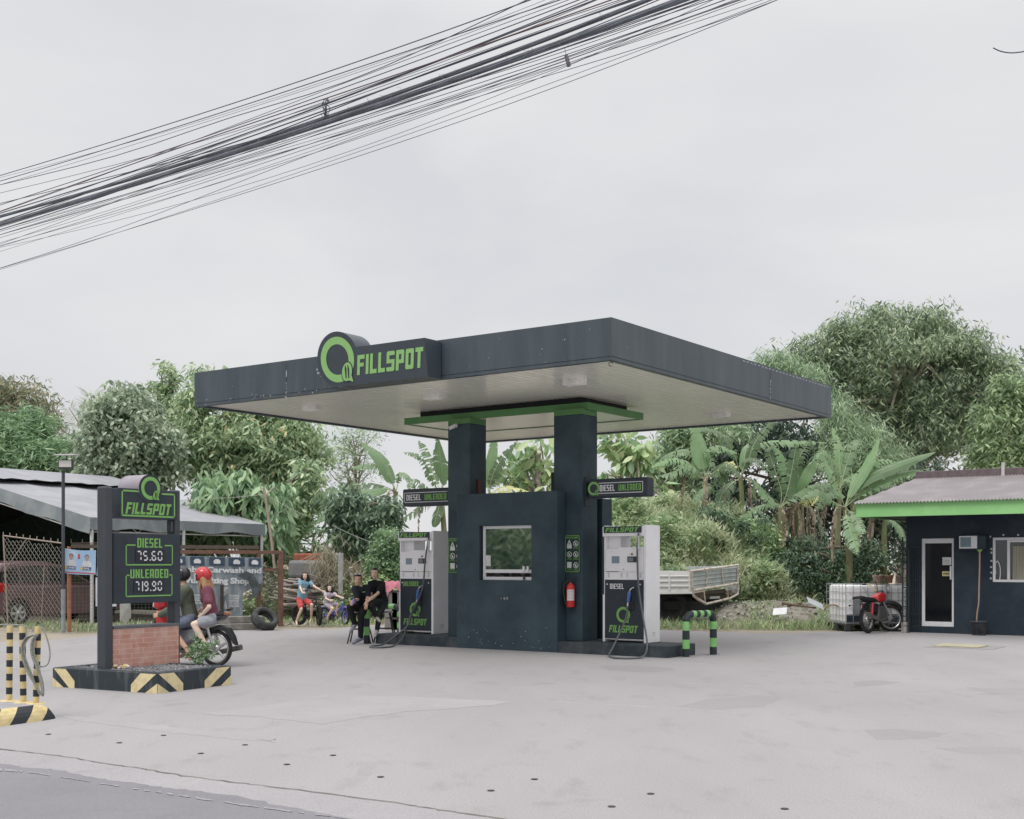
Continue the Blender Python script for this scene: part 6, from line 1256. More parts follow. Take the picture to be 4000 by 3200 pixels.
def p2(mb, fr, W, Hh): face_bust(mb, fr, W*.42, Hh*.68, Hh*.15, 1); mb.poly([fr.p(W*.1,Hh*.14,.010), fr.p(W*.75,Hh*.14,.010), fr.p(W*.75,Hh*.26,.010), fr.p(W*.1,Hh*.26,.010)], 2); text(mb, fr, "JUN", W*.42, Hh*.16, Hh*.08, W*.5, .013, 1, .04, 'c')
def p3(mb, fr, W, Hh):
    mb.poly([fr.p(0,0,.003), fr.p(W,0,.003), fr.p(W,Hh,.003), fr.p(0,Hh,.003)], 1); mb.poly([fr.p(W*.25,Hh*.45,.006), fr.p(W*.9,Hh*.45,.006), fr.p(W*.9,Hh*.85,.006), fr.p(W*.25,Hh*.85,.006)], 2)
    mb.poly([fr.p(W*.25,Hh*.45,.009), fr.p(W*.6,Hh*.45,.009), fr.p(W*.6,Hh*.85,.009)], 6); text(mb, fr, "4", W*.45, Hh*.15, Hh*.25, W*.3, .006, 2, .05, 'c')
tarp_poster([(742,1655),(1150,1680),(1172,1378),(748,1355)], .14, "blue tarpaulin poster with two men's portraits tied beside the pole", 2, p1)
tarp_poster([(1160,1690),(1420,1705),(1420,1400),(1185,1392)], .13, "blue tarpaulin poster with one portrait, partly behind the price sign", 1, p2)
tarp_poster([(1150,2060),(1400,2060),(1400,1712),(1150,1712)], .12, "white poster numbered 4 hanging below the portrait posters", 0, p3)
bn = [mt("banner_grey", (.21,.25,.28), .8, c2=(.33,.37,.40), stretch=(5,5,1), sc_=2), mt("banner_white", (.66,.68,.69), .8), mt("banner_navy", (.05,.075,.12), .8), mt("banner_pale", (.33,.37,.40), .8)]
o = FPl.at(ZC(100,1095), .07); r = FPl.at(ZC(740,1095), .07)-o; e_ = FPl.at(ZC(918,585), .07); W = (FPl.at(ZC(918,1095), .07)-o).length; Hh = e_.z-o.z; fr = Fr(o, r.normalized(), UP)
t = thing("shop_banner", o, "faded grey banner advertising a carwash and vulcanizing shop, hung on the fence", "banner"); mb = MB()
X = lambda x: (x-100)/(918-100)*W; Z_ = lambda y: (1095-y)/(1095-585)*Hh
W2 = X(745); n_ = 20; vs = []
for i in range(n_+1): vs += [fr.p(W2*i/n_, .03*math.sin(i*.7), .012*math.sin(i*1.3)), fr.p(W2*i/n_, Hh, .012*math.sin(i*.9))]
mb.add(vs, [(2*i,2*i+2,2*i+3,2*i+1) for i in range(n_)]); mb.poly([fr.p(W2,Z_(900),0), fr.p(W,Z_(800),0), fr.p(W,Hh,0), fr.p(W2,Hh,0)]); mb.build("cloth", bn[0], t)
mb = MB()
text(mb, fr, "Combo Carwash and", X(130), Z_(722), Z_(672)-Z_(722), X(905)-X(130), .03, 1, .035); text(mb, fr, "Vulcanizing Shop", X(250), Z_(830), Z_(762)-Z_(830), X(800)-X(250), .03, 1, .045)
for (x0, x1) in ((300,418),(458,590),(622,760),(795,900),(150,262)):
    mb.poly([fr.p(X(x0),Z_(662),.025), fr.p(X(x1),Z_(662),.025), fr.p(X(x1),Z_(590),.025), fr.p(X(x0),Z_(590),.025)], 2)
    c_ = (x0+x1)/2; mb.poly([fr.p(X(c_-28),Z_(645),.03), fr.p(X(c_+28),Z_(645),.03), fr.p(X(c_+30),Z_(622),.03), fr.p(X(c_+12),Z_(606),.03), fr.p(X(c_-14),Z_(606),.03), fr.p(X(c_-30),Z_(622),.03)], 1)
for k, s in enumerate(("WE ACCEPT","WASHING","POLISHING","REPAIR","TIRE CHANGE","WELDING")):
    if k: text(mb, fr, s, X(625), Z_(905+22*k), Z_(885+22*k)-Z_(902+22*k), X(712)-X(625), .03, 1, .03)
for k, s in enumerate(("WASHING","VACUUM","TIRES","WELDING")): text(mb, fr, s, X(335), Z_(925+22*k), Z_(905+22*k)-Z_(922+22*k), X(410)-X(335), .03, 1, .03)
mb.build("print", bn, t)
def cloth(pts, off, mat, label, name="hanging_cloth"):
    P3 = [FPl.at(p, off+.02*math.sin(i*2)) for i, p in enumerate(pts)]; mb = MB(); n_ = len(P3); mb.prism(P3, -FPl.n*.015); tag(mb.build(name, mat, None, P3[0]), label, "cloth")
cloth([ZC(*p) for p in ((720,745),(780,715),(840,740),(905,850),(870,940),(835,930),(828,860),(800,800),(700,752))], .2, mt("dark_cloth", (.07,.085,.095), .9, c2=(.10,.12,.13)), "dark grey shirt hanging on the right end of the banner")
cloth([ZC(*p) for p in ((575,845),(635,848),(625,900),(590,935),(565,915))], .16, mt("pale_cloth", (.42,.43,.42), .9), "small pale cloth hanging in front of the banner lettering")
cloth([ZC(*p) for p in ((605,955),(628,1060),(575,1098),(590,1010))], .16, mt("pale_cloth", (.42,.43,.42)), "narrow pale rag hanging low on the fence beside the riders")
cloth([ZB(*p) for p in ((1010,335),(1098,338),(1105,455),(1060,515),(1010,480))], .3, mt("dirty_white", (.38,.39,.36), .9, c2=(.30,.31,.30), sc_=6), "dirty white rag hanging under the price board")
mb = MB(); q = FPl.at(ZC(560,830), .12); mb.obox(q, FPl.r*.07, FPl.n*.07, UP*(-1.0)); tag(mb.build("timber_stake", mt("dark_timber", (.06,.05,.045), .9), None, q), "dark timber stake standing before the banner", "stake")
# ledge and tyre
a = G(*ZC(545,1218)); b = G(*ZC(1000,1205)); d = (b-a); h = 1.6-a.y*((1900+1100/2.1567)-2200)/F; nrm = Vector((-d.y,d.x,0)).normalized()
mb = MB(); mb.obox(a+Vector((-1.1,-.5,0)), d*.98+Vector((1.1,.5,0)), nrm*.35, UP*h*.48, bev=.02); mb.obox(a+Vector((-1.1,-.5,0))+nrm*.12+UP*h*.48, d*.9+Vector((1.1,.5,0)), nrm*.3, UP*h*.5, bev=.02)
tag(mb.build("concrete_ledge", mt("old_concrete", (.20,.19,.17), .9, c2=(.30,.29,.27), sc_=5, bump=.5), None, a), "low weathered two-step concrete ledge under the banner", "ledge")
cy = PX(*ZC(935,1118), G(*ZC(960,1210)).y-.1); ax = Vector((.50,-.50,.70)).normalized(); R_ = .33
mb = MB(); mb.lathe([(R_*.60,-.09),(R_*.8,-.115),(R_*.97,-.09),(R_,0),(R_*.97,.09),(R_*.8,.115),(R_*.60,.09),(R_*.58,.05),(R_*.82,0),(R_*.58,-.05),(R_*.60,-.09)], cy, ax, 36)
tag(mb.build("old_tyre", mt("old_tyre", (.04,.042,.043), .8, c2=(.08,.08,.078)), None, cy), "worn black tyre leaning against the concrete ledge", "tyre")
mb = MB(); mb.tube([PX(*ZB(1140,340), 29.7), PX(*ZB(1235,338), 29.7), ], .0, 4) if 0 else None
# propping pole, rope lines
pl_ = 33.0
mb = MB(); mb.tube(curve([PX(*ZC(*p), pl_) for p in ((1018,690),(1005,560),(985,400),(965,250),(940,80),(925,10))]), .035, 8); mb.tube([PX(*ZC(940,80),pl_), PX(*ZC(1010,10),pl_+.3)], .022, 6)
tag(mb.build("prop_pole", mt("bare_wood", (.36,.29,.24), .8), None, PX(*ZC(1018,690), pl_)), "thin bare leaning pole beside the tree behind the gate frame", "pole")
mb = MB(); mb.tube(curve([PX(*ZC(*p), pl_) for p in ((232,118),(480,105),(700,92),(930,68))]), .008, 5); tag(mb.build("rope_line", mt("rope_pale", (.42,.42,.36), .8), None, PX(*ZC(232,118), pl_)), "pale rope strung from the tent corner to the thin pole", "rope")
mb = MB(); mb.tube(curve([PX(*ZV(*p), pl_+.5) for p in ((78,715),(260,820),(430,900))]), .008, 5); mb.tube(curve([PX(*ZV(*p), pl_+.5) for p in ((640,975),(800,1050),(970,1120))]), .008, 5); tag(mb.build("rope_line", mt("rope_pale", (.42,.42,.36)), None, PX(*ZV(78,715), pl_)), "pale rope running down from the thin pole toward the pump", "rope")
mb = MB(); q = G(*ZD(935,790)); q = Vector((PX(*ZD(935,500),34).x, 34, 0)); mb.obox(q, Vector((.13,0,0)), Vector((0,.13,0)), UP*(1.6-34*((2100+210/3.45)-2200)/F), bev=.01); tag(mb.build("concrete_post", mt("conc_post", (.36,.36,.37), .85, c2=(.30,.29,.29)), None, q), "square pale concrete post behind the little girl", "post")
# hut roof and orange rubble behind the girls
P_ = lambda x, y, Y: PX(*ZD(x,y), Y)
mb = MB(); mb.prism([P_(280,370,44), P_(620,365,44), P_(600,330,47), P_(300,262,47)], (0,0,.05)); tag(mb.build("shed_roof", mt("shed_metal", (.18,.17,.16), .7, c2=(.12,.13,.09)), None, P_(280,370,44)), "grey rusty roof of a low shed behind the woodpile", "roof")
mb = MB(); mb.obox(P_(330,470,36), Vector((.9,0,0)), Vector((0,.5,0)), UP*.55, bev=.05); tag(mb.build("orange_crate", mt("orange_red", (.33,.10,.06), .8, c2=(.16,.07,.05), sc_=8), None, P_(330,470,36)), "faded orange red crate behind the girl in blue", "crate")
mb = MB(); mb.obox(P_(260,545,35.5), Vector((1.2,0,0)), Vector((0,.6,0)), UP*.5, bev=.08); tag(mb.build("cement_bags", mt("bag_grey", (.20,.20,.20), .9), None, P_(260,545,35.5)), "grey sacks heaped under the orange crate", "sacks")
# woodpile
R = random.Random(11); mb = MB()
g = P_(500,960,35.0)
for k in range(120):
    x = R.uniform(430,930); y = R.uniform(590,960); L = R.uniform(.8,2.0); a_ = R.uniform(-.35,.35); c_ = P_(x, y, 35+R.uniform(-.4,.6)); c_.z = max(.05, c_.z); d = Vector((math.cos(a_), R.uniform(-.3,.3), math.sin(a_)*(1.4 if R.random() < .25 else .5))).normalized()*L/2
    r_ = R.uniform(.018,.05); mb.tube([c_-d, c_+Vector((0,0,R.uniform(-.05,.05))), c_+d], [r_, r_*.9, r_*.6], 6)
tag(mb.build("woodpile", leafmat("sticks", [(0,(.035,.028,.02)),(.5,(.09,.072,.055)),(1,(.17,.145,.115))], 0, .9), None, g), "heap of dead branches stacked behind the two girls", "woodpile")
# blocks with pink sheet behind the seated woman
mb = MB(); bx0, bx1 = P_(1560,720,29.8), P_(1790,720,29.8); z1 = bx0.z; W = bx1.x-bx0.x
mb.obox(Vector((bx0.x,29.8,0)), Vector((W+.3,0,0)), Vector((0,.8,0)), UP*z1, bev=.02)
for k in range(4):
    for j in range(3): mb.obox(Vector((bx0.x+.02+(W+.2)*k/4,29.77,z1-.32*(j+1))), Vector((.30,0,0)), Vector((0,.04,0)), UP*.29, bev=.01)
tag(mb.build("block_stack", mt("block_grey", (.25,.235,.22), .9, c2=(.33,.31,.29), sc_=6), None, (bx0.x,29.8,0)), "stack of grey concrete blocks between the woman and the left pump", "block stack")
mb = MB(); vs = []; N_ = 14
tpz = P_(0,595,29.7).z; bz_ = P_(0,690,29.7).z
for i in range(N_+1):
    x = bx0.x-.08+(W+.25)*i/N_; vs += [Vector((x,30.5,tpz+.02*math.sin(i*2))), Vector((x,29.9,tpz-.05+.03*math.sin(i*1.7)-(.1 if i > 8 else 0))), Vector((x,29.72+.03*math.sin(i*2.1),(bz_-.02 if i > 3 else bz_-.25)+.06*math.sin(i*1.1)))]
mb.add(vs, [(3*i+j,3*i+3+j,3*i+4+j,3*i+1+j) for i in range(N_) for j in range(2)], 0, True)
tag(mb.build("pink_sheet", mt("pink_sheet", (.50,.16,.21), .7, c2=(.40,.11,.16), sc_=4), None, (bx0.x,29.8,tpz)), "crumpled pink sheet draped over the concrete blocks", "sheet")
# ================================================================ people
def hand(mb, w_, el, s, curl=.6, nrm=None, k=1.0):
    """palm, four bent fingers of unequal length and a thumb from the side of the palm"""
    d = (w_-el).normalized(); n_ = (nrm or Vector((0,-1,.2))).normalized(); n_ = (n_-d*n_.dot(d)).normalized(); b = d.cross(n_)
    pl_ = .085*s; c = w_+d*pl_*.5
    for t in (-1,-.33,.33,1): mb.cap(w_+d*.012*s+b*t*.014*s, .013*s, w_+d*pl_+b*t*.027*s, .012*s, 8)
    for i, (t, L) in enumerate(((-1,.062),(-.33,.074),(.33,.080),(1,.070))):
        p = w_+d*pl_+b*t*.028*s; a1 = curl*.6; a2 = curl*1.4
        q = p+(d*math.cos(a1)-n_*math.sin(a1)+b*t*.1)*L*.55*s; r = q+(d*math.cos(a2)-n_*math.sin(a2))*L*.5*s
        mb.cap(p, .0095*s, q, .0088*s, 8); mb.cap(q, .0088*s, r, .0078*s, 8)
    p = w_+d*.02*s+b*.028*s; q = p+(d*.6+b*.75-n_*.2).normalized()*.036*s; r = q+(d*.9+b*.2-n_*.45).normalized()*.03*s
    mb.cap(p, .013*s, q, .0115*s, 8); mb.cap(q, .0115*s, r, .0095*s, 8)
def hair_cap(mb, hc, R3, s, kind):
    e = lambda x, y, z: hc+R3@Vector((x,y,z))*s
    mb.ell(e(-.012,0,.022), (.098*s,.084*s,.105*s), 0, R3, 16)
    if kind == 'short': mb.ell(e(-.02,0,.03), (.100*s,.088*s,.102*s), 0, R3, 16)
    if kind == 'tied': mb.cap(e(-.09,0,-.01), .04*s, e(-.12,.01,-.10), .03*s)
    if kind == 'long':
        for (y, z) in ((.07,-.30),(-.07,-.28),(.04,-.34),(-.03,-.34)): mb.cap(e(-.05,y*.8,.0), .062*s, e(-.07,y*1.4,z*.55), .066*s); mb.cap(e(-.07,y*1.4,z*.55), .066*s, e(-.05,y*1.7,z*1.1), .035*s)
        for y in (.078,-.078): mb.cap(e(.005,y,.02), .025*s, e(.0,y*1.15,-.14), .025*s)
def person(label, J, s, face, skin, shirt, sleeve, legs, leglen, shoe, hair='short', hcol=(.012,.010,.010), root=None, curl=(.6,.6), hd=1.0, build=1.0, extra=None, sloose=1.0):
    """J: joints in world space; s: limb thickness scale; face: look direction"""
    J = {k: Vector(v) for k, v in J.items()}; root = root or Vector((J['pel'].x, J['pel'].y, 0)); t = thing("person", root, label, "person")
    f = Vector(face).normalized(); l = UP.cross(f).normalized(); u = f.cross(l); R3 = Matrix((f, l, u)).transposed(); hs = hd
    hc = J['head']; e = lambda x, y, z: hc+R3@Vector((x,y,z))*hs
    mb = MB(); B = build
    mb.ell(e(-.012,0,.02), (.092*hs,.077*hs,.10*hs), 0, R3, 16); mb.ell(e(.022,0,-.045), (.062*hs,.060*hs,.070*hs), 0, R3, 14); mb.cap(e(.055,0,-.095), .022*hs, e(.045,0,-.08), .03*hs)
    mb.cap(e(.078,0,.008), .010*hs, e(.090,0,-.024), .012*hs, 8); mb.ell(e(.078,0,-.062), (.012*hs,.026*hs,.010*hs), 0, R3, 8)
    for y in (-.079,.079): mb.ell(e(-.005,y,-.008), (.018*hs,.010*hs,.030*hs), 0, R3, 8)
    for y in (-.03,.03): mb.ell(e(.066,y,.028), (.016*hs,.022*hs,.008*hs), 0, R3, 8)
    nk = J['neck']; ch = (J['shL']+J['shR'])/2; pe = J['pel']; mid = ch.lerp(pe, .5)
    mb.cap(e(-.015,0,-.06), .05*s*B, nk, .052*s*B); mb.cap(nk, .052*s*B, ch-UP*.02*s, .08*s*B)
    sv = (J['shL']-J['shR'])*.5; hv = (J['hipL']-J['hipR'])*.5
    torso = []
    for g in (-.62,-.2,.2,.62):
        torso += [(ch+sv*g-(ch-pe).normalized()*.05*s, .088*s*B, mid+ (sv*.5+hv*.5)*g*.9, .082*s*B), (mid+(sv*.5+hv*.5)*g*.9, .082*s*B, pe+hv*g*.9, .095*s*B)]
    torso += [(J['shL']-sv*.12, .052*s*B, J['shR']+sv*.12, .052*s*B)]
    for a in torso: mb.cap(*a)
    arms = []
    for k in 'LR':
        sh, el, wr = J['sh'+k], J['el'+k], J['wr'+k]; arms.append((k, sh, el, wr))
        mb.cap(sh, .048*s*B, sh.lerp(el,.5), .043*s*B); mb.cap(sh.lerp(el,.5), .043*s*B, el, .036*s*B); mb.cap(el, .036*s*B, el.lerp(wr,.3), .036*s*B); mb.cap(el.lerp(wr,.3), .036*s*B, wr, .024*s*B)
        hand(mb, wr, wr-(J.get('hd'+k, wr+(wr-el))-wr), s*.95, curl[0 if k == 'L' else 1], J.get('hn'+k))
        hp, kn, an, to = J['hip'+k], J['kn'+k], J['an'+k], J['to'+k]
        mb.cap(hp, .085*s*B, hp.lerp(kn,.5), .072*s*B); mb.cap(hp.lerp(kn,.5), .072*s*B, kn, .052*s*B); mb.cap(kn, .052*s*B, kn.lerp(an,.3), .054*s*B); mb.cap(kn.lerp(an,.3), .054*s*B, an, .033*s*B)
        fd = (to-an); heel = an-fd.normalized()*.04*s-UP*.03*s
        mb.cap(an-UP*.01*s, .034*s, heel, .03*s); mb.cap(heel, .03*s, to, .024*s); mb.cap(an, .03*s, an.lerp(to,.6), .032*s)
    paint = []
    for y in (-.032,.032): paint += [(e(.078,y,.012), .0105*hs, 1), (e(.084,y+.008,.034), .0062*hs, 2), (e(.084,y-.008,.034), .0062*hs, 2)]
    for y in (-.016,0,.016): paint.append((e(.086,y,-.062), .0085*hs, 3))
    m = fuse(mb, .0072, 4, paint); m.build("body", [skin, mt("eye_dark", (.03,.02,.02), .3), mt("brow", (.03,.022,.02), .8), mt("lips", (.30,.13,.11), .5)], t)
    # shirt
    mb = MB(); g_ = .017*s*sloose
    for (a, ra, b, rb) in torso: mb.cap(a, ra+g_, b, rb+g_)
    mb.cap(ch-UP*.02*s, .085*s*B+g_*.5, nk-UP*.035*s, .062*s*B)
    for (k, sh, el, wr) in arms:
        L1 = (el-sh).length; tot = L1+(wr-el).length; L = sleeve*tot
        if L <= L1: mb.cap(sh, .055*s*B+g_, sh.lerp(el, L/L1), .048*s*B+g_*1.2)
        else: mb.cap(sh, .055*s*B+g_, el, .043*s*B+g_); mb.cap(el, .043*s*B+g_, el.lerp(wr, (L-L1)/(tot-L1)), .031*s*B+g_)
    fuse(mb, .011, 3).build("shirt", shirt, t)
    mb = MB(); g_ = .013*s
    for g in (-.8,0,.8): mb.cap(pe+hv*g*.7+(ch-pe).normalized()*.03*s, .10*s*B+g_*.6, pe+hv*g-UP*.0, .097*s*B+g_)
    for k in 'LR':
        hp, kn, an = J['hip'+k], J['kn'+k], J['an'+k]; L1 = (kn-hp).length; tot = L1+(an-kn).length; L = leglen*tot
        if L <= L1: q = hp.lerp(kn, L/L1); mb.cap(hp, .09*s*B+g_, q, (.075*s*B+g_*1.6))
        else: mb.cap(hp, .09*s*B+g_, kn, .058*s*B+g_); mb.cap(kn, .058*s*B+g_, kn.lerp(an, (L-L1)/(tot-L1)), .042*s*B+g_)
    fuse(mb, .011, 3).build("trousers" if leglen > .8 else "shorts", legs, t)
    if shoe:
        for k in 'LR':
            an, to = J['an'+k], J['to'+k]; fd = (to-an); fh = Vector((fd.x,fd.y,fd.z)).normalized(); heel = an-fh*.045*s-UP*.032*s
            mb = MB(); mb.cap(heel, .040*s, to+fh*.01, .034*s); mb.cap(an-UP*.0*s, .041*s, heel, .04*s); mb.cap(an, .038*s, an.lerp(to,.7), .036*s); fuse(mb, .009, 2).build("shoe", shoe, t)
    if hair:
        mb = MB(); hair_cap(mb, hc, R3, hs, hair); m = fuse(mb, .009, 2)
        keep = MB()                           # open the hair over the face
        fidx = []
        for i, fc in enumerate(m.f):
            c = sum((Vector(m.v[j]) for j in fc), Vector())/len(fc); q = R3.transposed()@(c-hc)/hs
            if not (q.x > .018 and q.z < .068 and abs(q.y) < .070) : fidx.append(i)
        keep.v = m.v; keep.f = [m.f[i] for i in fidx]; keep.m = [0]*len(fidx); keep.sm = [True]*len(fidx); keep.build("hair", mt("hair%d" % int(hcol[0]*1000), hcol, .5, spec=.5, sc_=60), t)
    return t, e, R3
sk1 = mt("skin_tan", (.56,.35,.25), .55, var=.06); sk2 = mt("skin_warm", (.68,.46,.355), .55, var=.06); sk3 = mt("skin_light", (.76,.57,.46), .55, var=.06)
# --- seated man and woman at the left pump
Ym = 24.6; E_ = lambda x, y, d=0.: PX(*ZE(x,y), Ym+d)
J = dict(head=E_(482,312,.0), neck=E_(512,435,.03), shL=E_(668,470,.12), shR=E_(430,500,-.02), pel=E_(560,830,.25),
 elR=E_(478,700,-.12), wrR=E_(395,720,-.30), hdR=E_(372,755,-.38), elL=E_(672,640,.05), wrL=E_(655,760,-.12), hdL=E_(640,830,-.15),
 hipR=E_(500,850,.18), knR=E_(325,850,-.25), anR=E_(425,1180,-.15), toR=E_(345,1310,-.25), hipL=E_(610,850,.22), knL=E_(545,1000,-.20), anL=E_(535,1440,-.10), toL=E_(400,1530,-.22))
m_bt = mt("tshirt_navy", (.010,.014,.021), .85); m_bp = mt("trousers_black", (.009,.010,.012), .9); m_gs = mt("grey_trainers", (.17,.17,.22), .7, c2=(.30,.30,.34), sc_=30)
tm, ee, R3 = person("seated man in navy T-shirt and black trousers with sunglasses pushed up on his head", J, .98, (.08,-1,-.08), sk1, m_bt, .42, m_bp, .97, m_gs, curl=(.7,1.0), hd=.96, root=Vector((E_(535,0).x, Ym, 0)))
mb = MB(); 
for y in (-.032,.032): mb.ell(ee(.045,y,.115), (.02,.03,.012), 0, R3, 10)
mb.cap(ee(.05,-.07,.112), .006, ee(.05,.07,.112), .006); mb.build("sunglasses", mt("glasses_pale", (.55,.56,.57), .2), tm)
mb = MB(); q = E_(598,555,-.02); fr = Fr(E_(570,565,-.06), Vector((1,0,.1)).normalized(), UP); mb.add([fr.p(0,0),fr.p(.06,0),fr.p(.06,.012),fr.p(0,.012)], [(0,1,2,3)]); mb.build("chest_logo", m_green, tm)
q = J['wrR']+(J['hdR']-J['wrR'])*1.0; mb = MB(); mb.tube([E_(405,775,-.44), E_(408,690,-.42)], .028, 12); mb.tube([E_(408,690,-.42), E_(400,625,-.42)], .005, 6)
tag(mb.build("drink_bottle", mt("drink_purple", (.17,.15,.42), .4), None, E_(405,775,-.44)), "small purple drink with a straw in the seated man's hand", "drink")
J = dict(head=E_(806,190,.30), neck=E_(822,312,.33), shL=E_(955,400,.40), shR=E_(728,395,.28), pel=E_(950,720,.50),
 elL=E_(868,585,.10), wrL=E_(668,745,-.10), hdL=E_(640,830,-.13), elR=E_(745,560,.22), wrR=E_(700,690,-.02), hdR=E_(640,765,-.08),
 hipL=E_(985,760,.55), knL=E_(905,960,.12), anL=E_(850,1300,.15), toL=E_(815,1395,-.0), hipR=E_(905,740,.42), knR=E_(718,790,.0), anR=E_(840,1030,.12), toR=E_(900,1110,.05))
m_wt = mt("tee_black", (.007,.008,.011), .85); m_wj = mt("jeans_black", (.018,.021,.022), .9, c2=(.032,.036,.036), sc_=5)
tw, ee, R3 = person("seated young woman in black T-shirt and dark jeans leaning on the striped bollard", J, .92, (-.05,-1,-.05), sk2, m_wt, .40, m_wj, .95, mt("shoe_white", (.5,.48,.46), .6), 'tied', curl=(.5,.5), hd=.94, root=Vector((E_(900,0).x, Ym+.5, 0)))
def stool(c, hgt, label, sp=.19):
    t = thing("stool", Vector((c.x,c.y,0)), label, "stool", "black legged stools"); c = Vector((c.x,c.y,hgt)); mk = mt("stool_black", (.02,.02,.022), .5)
    mb = MB(); mb.lathe([(0,.025),(.15,.025),(.165,.01),(.165,-.01),(0,-.012)], c, n=24); mb.build("seat", mt("stool_seat", (.26,.25,.24), .6), t)
    for k in range(4):
        a = PI/4+k*PI/2; d = Vector((math.cos(a), math.sin(a), 0)); mb = MB(); mb.tube([c+d*.13-UP*.01, Vector((c.x,c.y,0))+d*(.13+sp*.75)], .014, 8); mb.build("leg", mk, t)
    mb = MB(); mb.tube([Vector((c.x,c.y,hgt*.45))+Vector((math.cos(a), math.sin(a),0))*(.13+sp*.4) for a in [PI/4+k*PI/2 for k in range(5)]], .008, 6); mb.build("stretcher", mk, t)
stool(E_(530,0,.28), E_(0,945,.28).z, "stool with black legs under the seated man", .26)
stool(E_(1010,0,.75), E_(0,945,.75).z, "stool with black legs under the seated woman", .22)
# --- girls on bicycles
Yg = 31.6; f_ = lambda x, y, d=0.: PX(*ZF(x,y), Yg+d)
J = dict(head=f_(378,300), neck=f_(378,410,.05), shL=f_(470,450,.08), shR=f_(262,440,.02), pel=f_(300,850,.15),
 elR=f_(268,600,-.1), wrR=f_(305,685,-.25), hdR=f_(345,700,-.32), elL=f_(640,590,.0), wrL=f_(790,670,.0), hdL=f_(860,690,.0),
 hipR=f_(240,880,.12), knR=f_(290,1110,-.05), anR=f_(170,1405,.05), toR=f_(185,1478,-.12), hipL=f_(375,880,.2), knL=f_(545,1010,.0), anL=f_(530,1340,.15), toL=f_(490,1430,.05))
person("girl with long black hair in a light blue T-shirt and red shorts straddling a bicycle", J, .84, (.05,-1,-.05), sk3, mt("tshirt_blue", (.20,.38,.50), .85, c2=(.27,.46,.58), sc_=9), .26, mt("shorts_red", (.66,.11,.11), .8, c2=(.56,.07,.075), sc_=8), .32, None, 'long', hd=.84, build=.92, sloose=1.0, root=Vector((f_(280,0).x, Yg, 0)))
mb = MB(); a = f_(352,640,-.42); mb.lathe([(0,0),(.026,0),(.036,.09),(0,.09)], a-UP*.05, n=14); mb.ell(a+UP*.05, (.022,.022,.018), 1); tag(mb.build("plastic_cup", [mt("cup_clear", (.45,.42,.38), .2), mt("brown_drink", (.20,.08,.05), .5)], None, a), "clear plastic cup with a brown drink held by the girl in blue", "cup")
Yg2 = 31.5; f2_ = lambda x, y, d=0.: PX(*ZF(x,y), Yg2+d)
J = dict(head=f2_(972,600), neck=f2_(980,690,.05), shL=f2_(1068,735,.05), shR=f2_(872,730,.02), pel=f2_(925,985,.15),
 elR=f2_(885,850,-.1), wrR=f2_(975,895,-.25), hdR=f2_(1030,890,-.3), elL=f2_(1150,790,-.05), wrL=f2_(1240,820,-.15), hdL=f2_(1290,835,-.2),
 hipR=f2_(900,1000,.1), knR=f2_(1050,1090,-.2), anR=f2_(925,1275,-.05), toR=f2_(915,1360,-.2), hipL=f2_(975,990,.15), knL=f2_(1160,985,.1), anL=f2_(1120,1190,.15), toL=f2_(1150,1260,.05))
person("little girl in a pale top and skirt sitting on a small purple bicycle", J, .70, (.0,-1,.02), sk3, mt("top_pale", (.50,.44,.50), .85, c2=(.42,.36,.43), sc_=25), .24, mt("skirt_pale", (.42,.37,.43), .85), .36, mt("sandal", (.33,.22,.17), .7), 'long', hd=.76, build=.95, sloose=1.3, root=Vector((f2_(930,0).x, Yg2, 0)))
# --- riders on the moving motorcycle
r_ = lambda x, y, o=0.: MPl.at(ZB(x,y), o)
J = dict(head=r_(1705,120), neck=r_(1715,190), shL=r_(1742,225,.17), shR=r_(1732,225,-.17), pel=r_(1790,455),
 elL=r_(1762,370,.24), wrL=r_(1700,440,.16), hdL=r_(1665,462,.12), elR=r_(1720,370,-.24), wrR=r_(1650,430,-.16), hdR=r_(1615,440,-.12),
 hipL=r_(1785,475,.10), knL=r_(1632,515,.26), anL=r_(1735,690,.18), toL=r_(1702,745,.2), hipR=r_(1785,475,-.10), knR=r_(1632,515,-.26), anR=r_(1735,690,-.18), toR=r_(1700,745,-.2))
fd = MH+UP*-.05
tp_, ee, R3 = person("motorcycle passenger in red helmet and maroon T-shirt with light brown hair", J, .93, fd, sk3, mt("tshirt_maroon", (.16,.05,.075), .85, c2=(.21,.075,.10), sc_=7), .36, mt("denim_shorts", (.30,.31,.35), .9, c2=(.38,.39,.43), sc_=14), .24, mt("sandal", (.33,.22,.17)), None, curl=(.4,.4), hd=.95, sloose=1.5)
mb = MB()
for (y, z) in ((.07,-.20),(-.07,-.20),(.03,-.25),(-.03,-.25),(0,-.18)): mb.cap(ee(-.06,y,-.02), .05, ee(-.10,y*1.2,z*.8), .045); mb.cap(ee(-.10,y*1.2,z*.8), .045, ee(-.09,y*1.3,z*1.25), .022)
for y in (-.065,.065): mb.cap(ee(.0,y,-.03), .03, ee(.01,y*1.1,-.2), .02)
fuse(mb, .011, 1).build("hair", mt("hair_blond", (.36,.20,.10), .6, c2=(.48,.29,.15), stretch=(20,20,2), sc_=4), tp_)
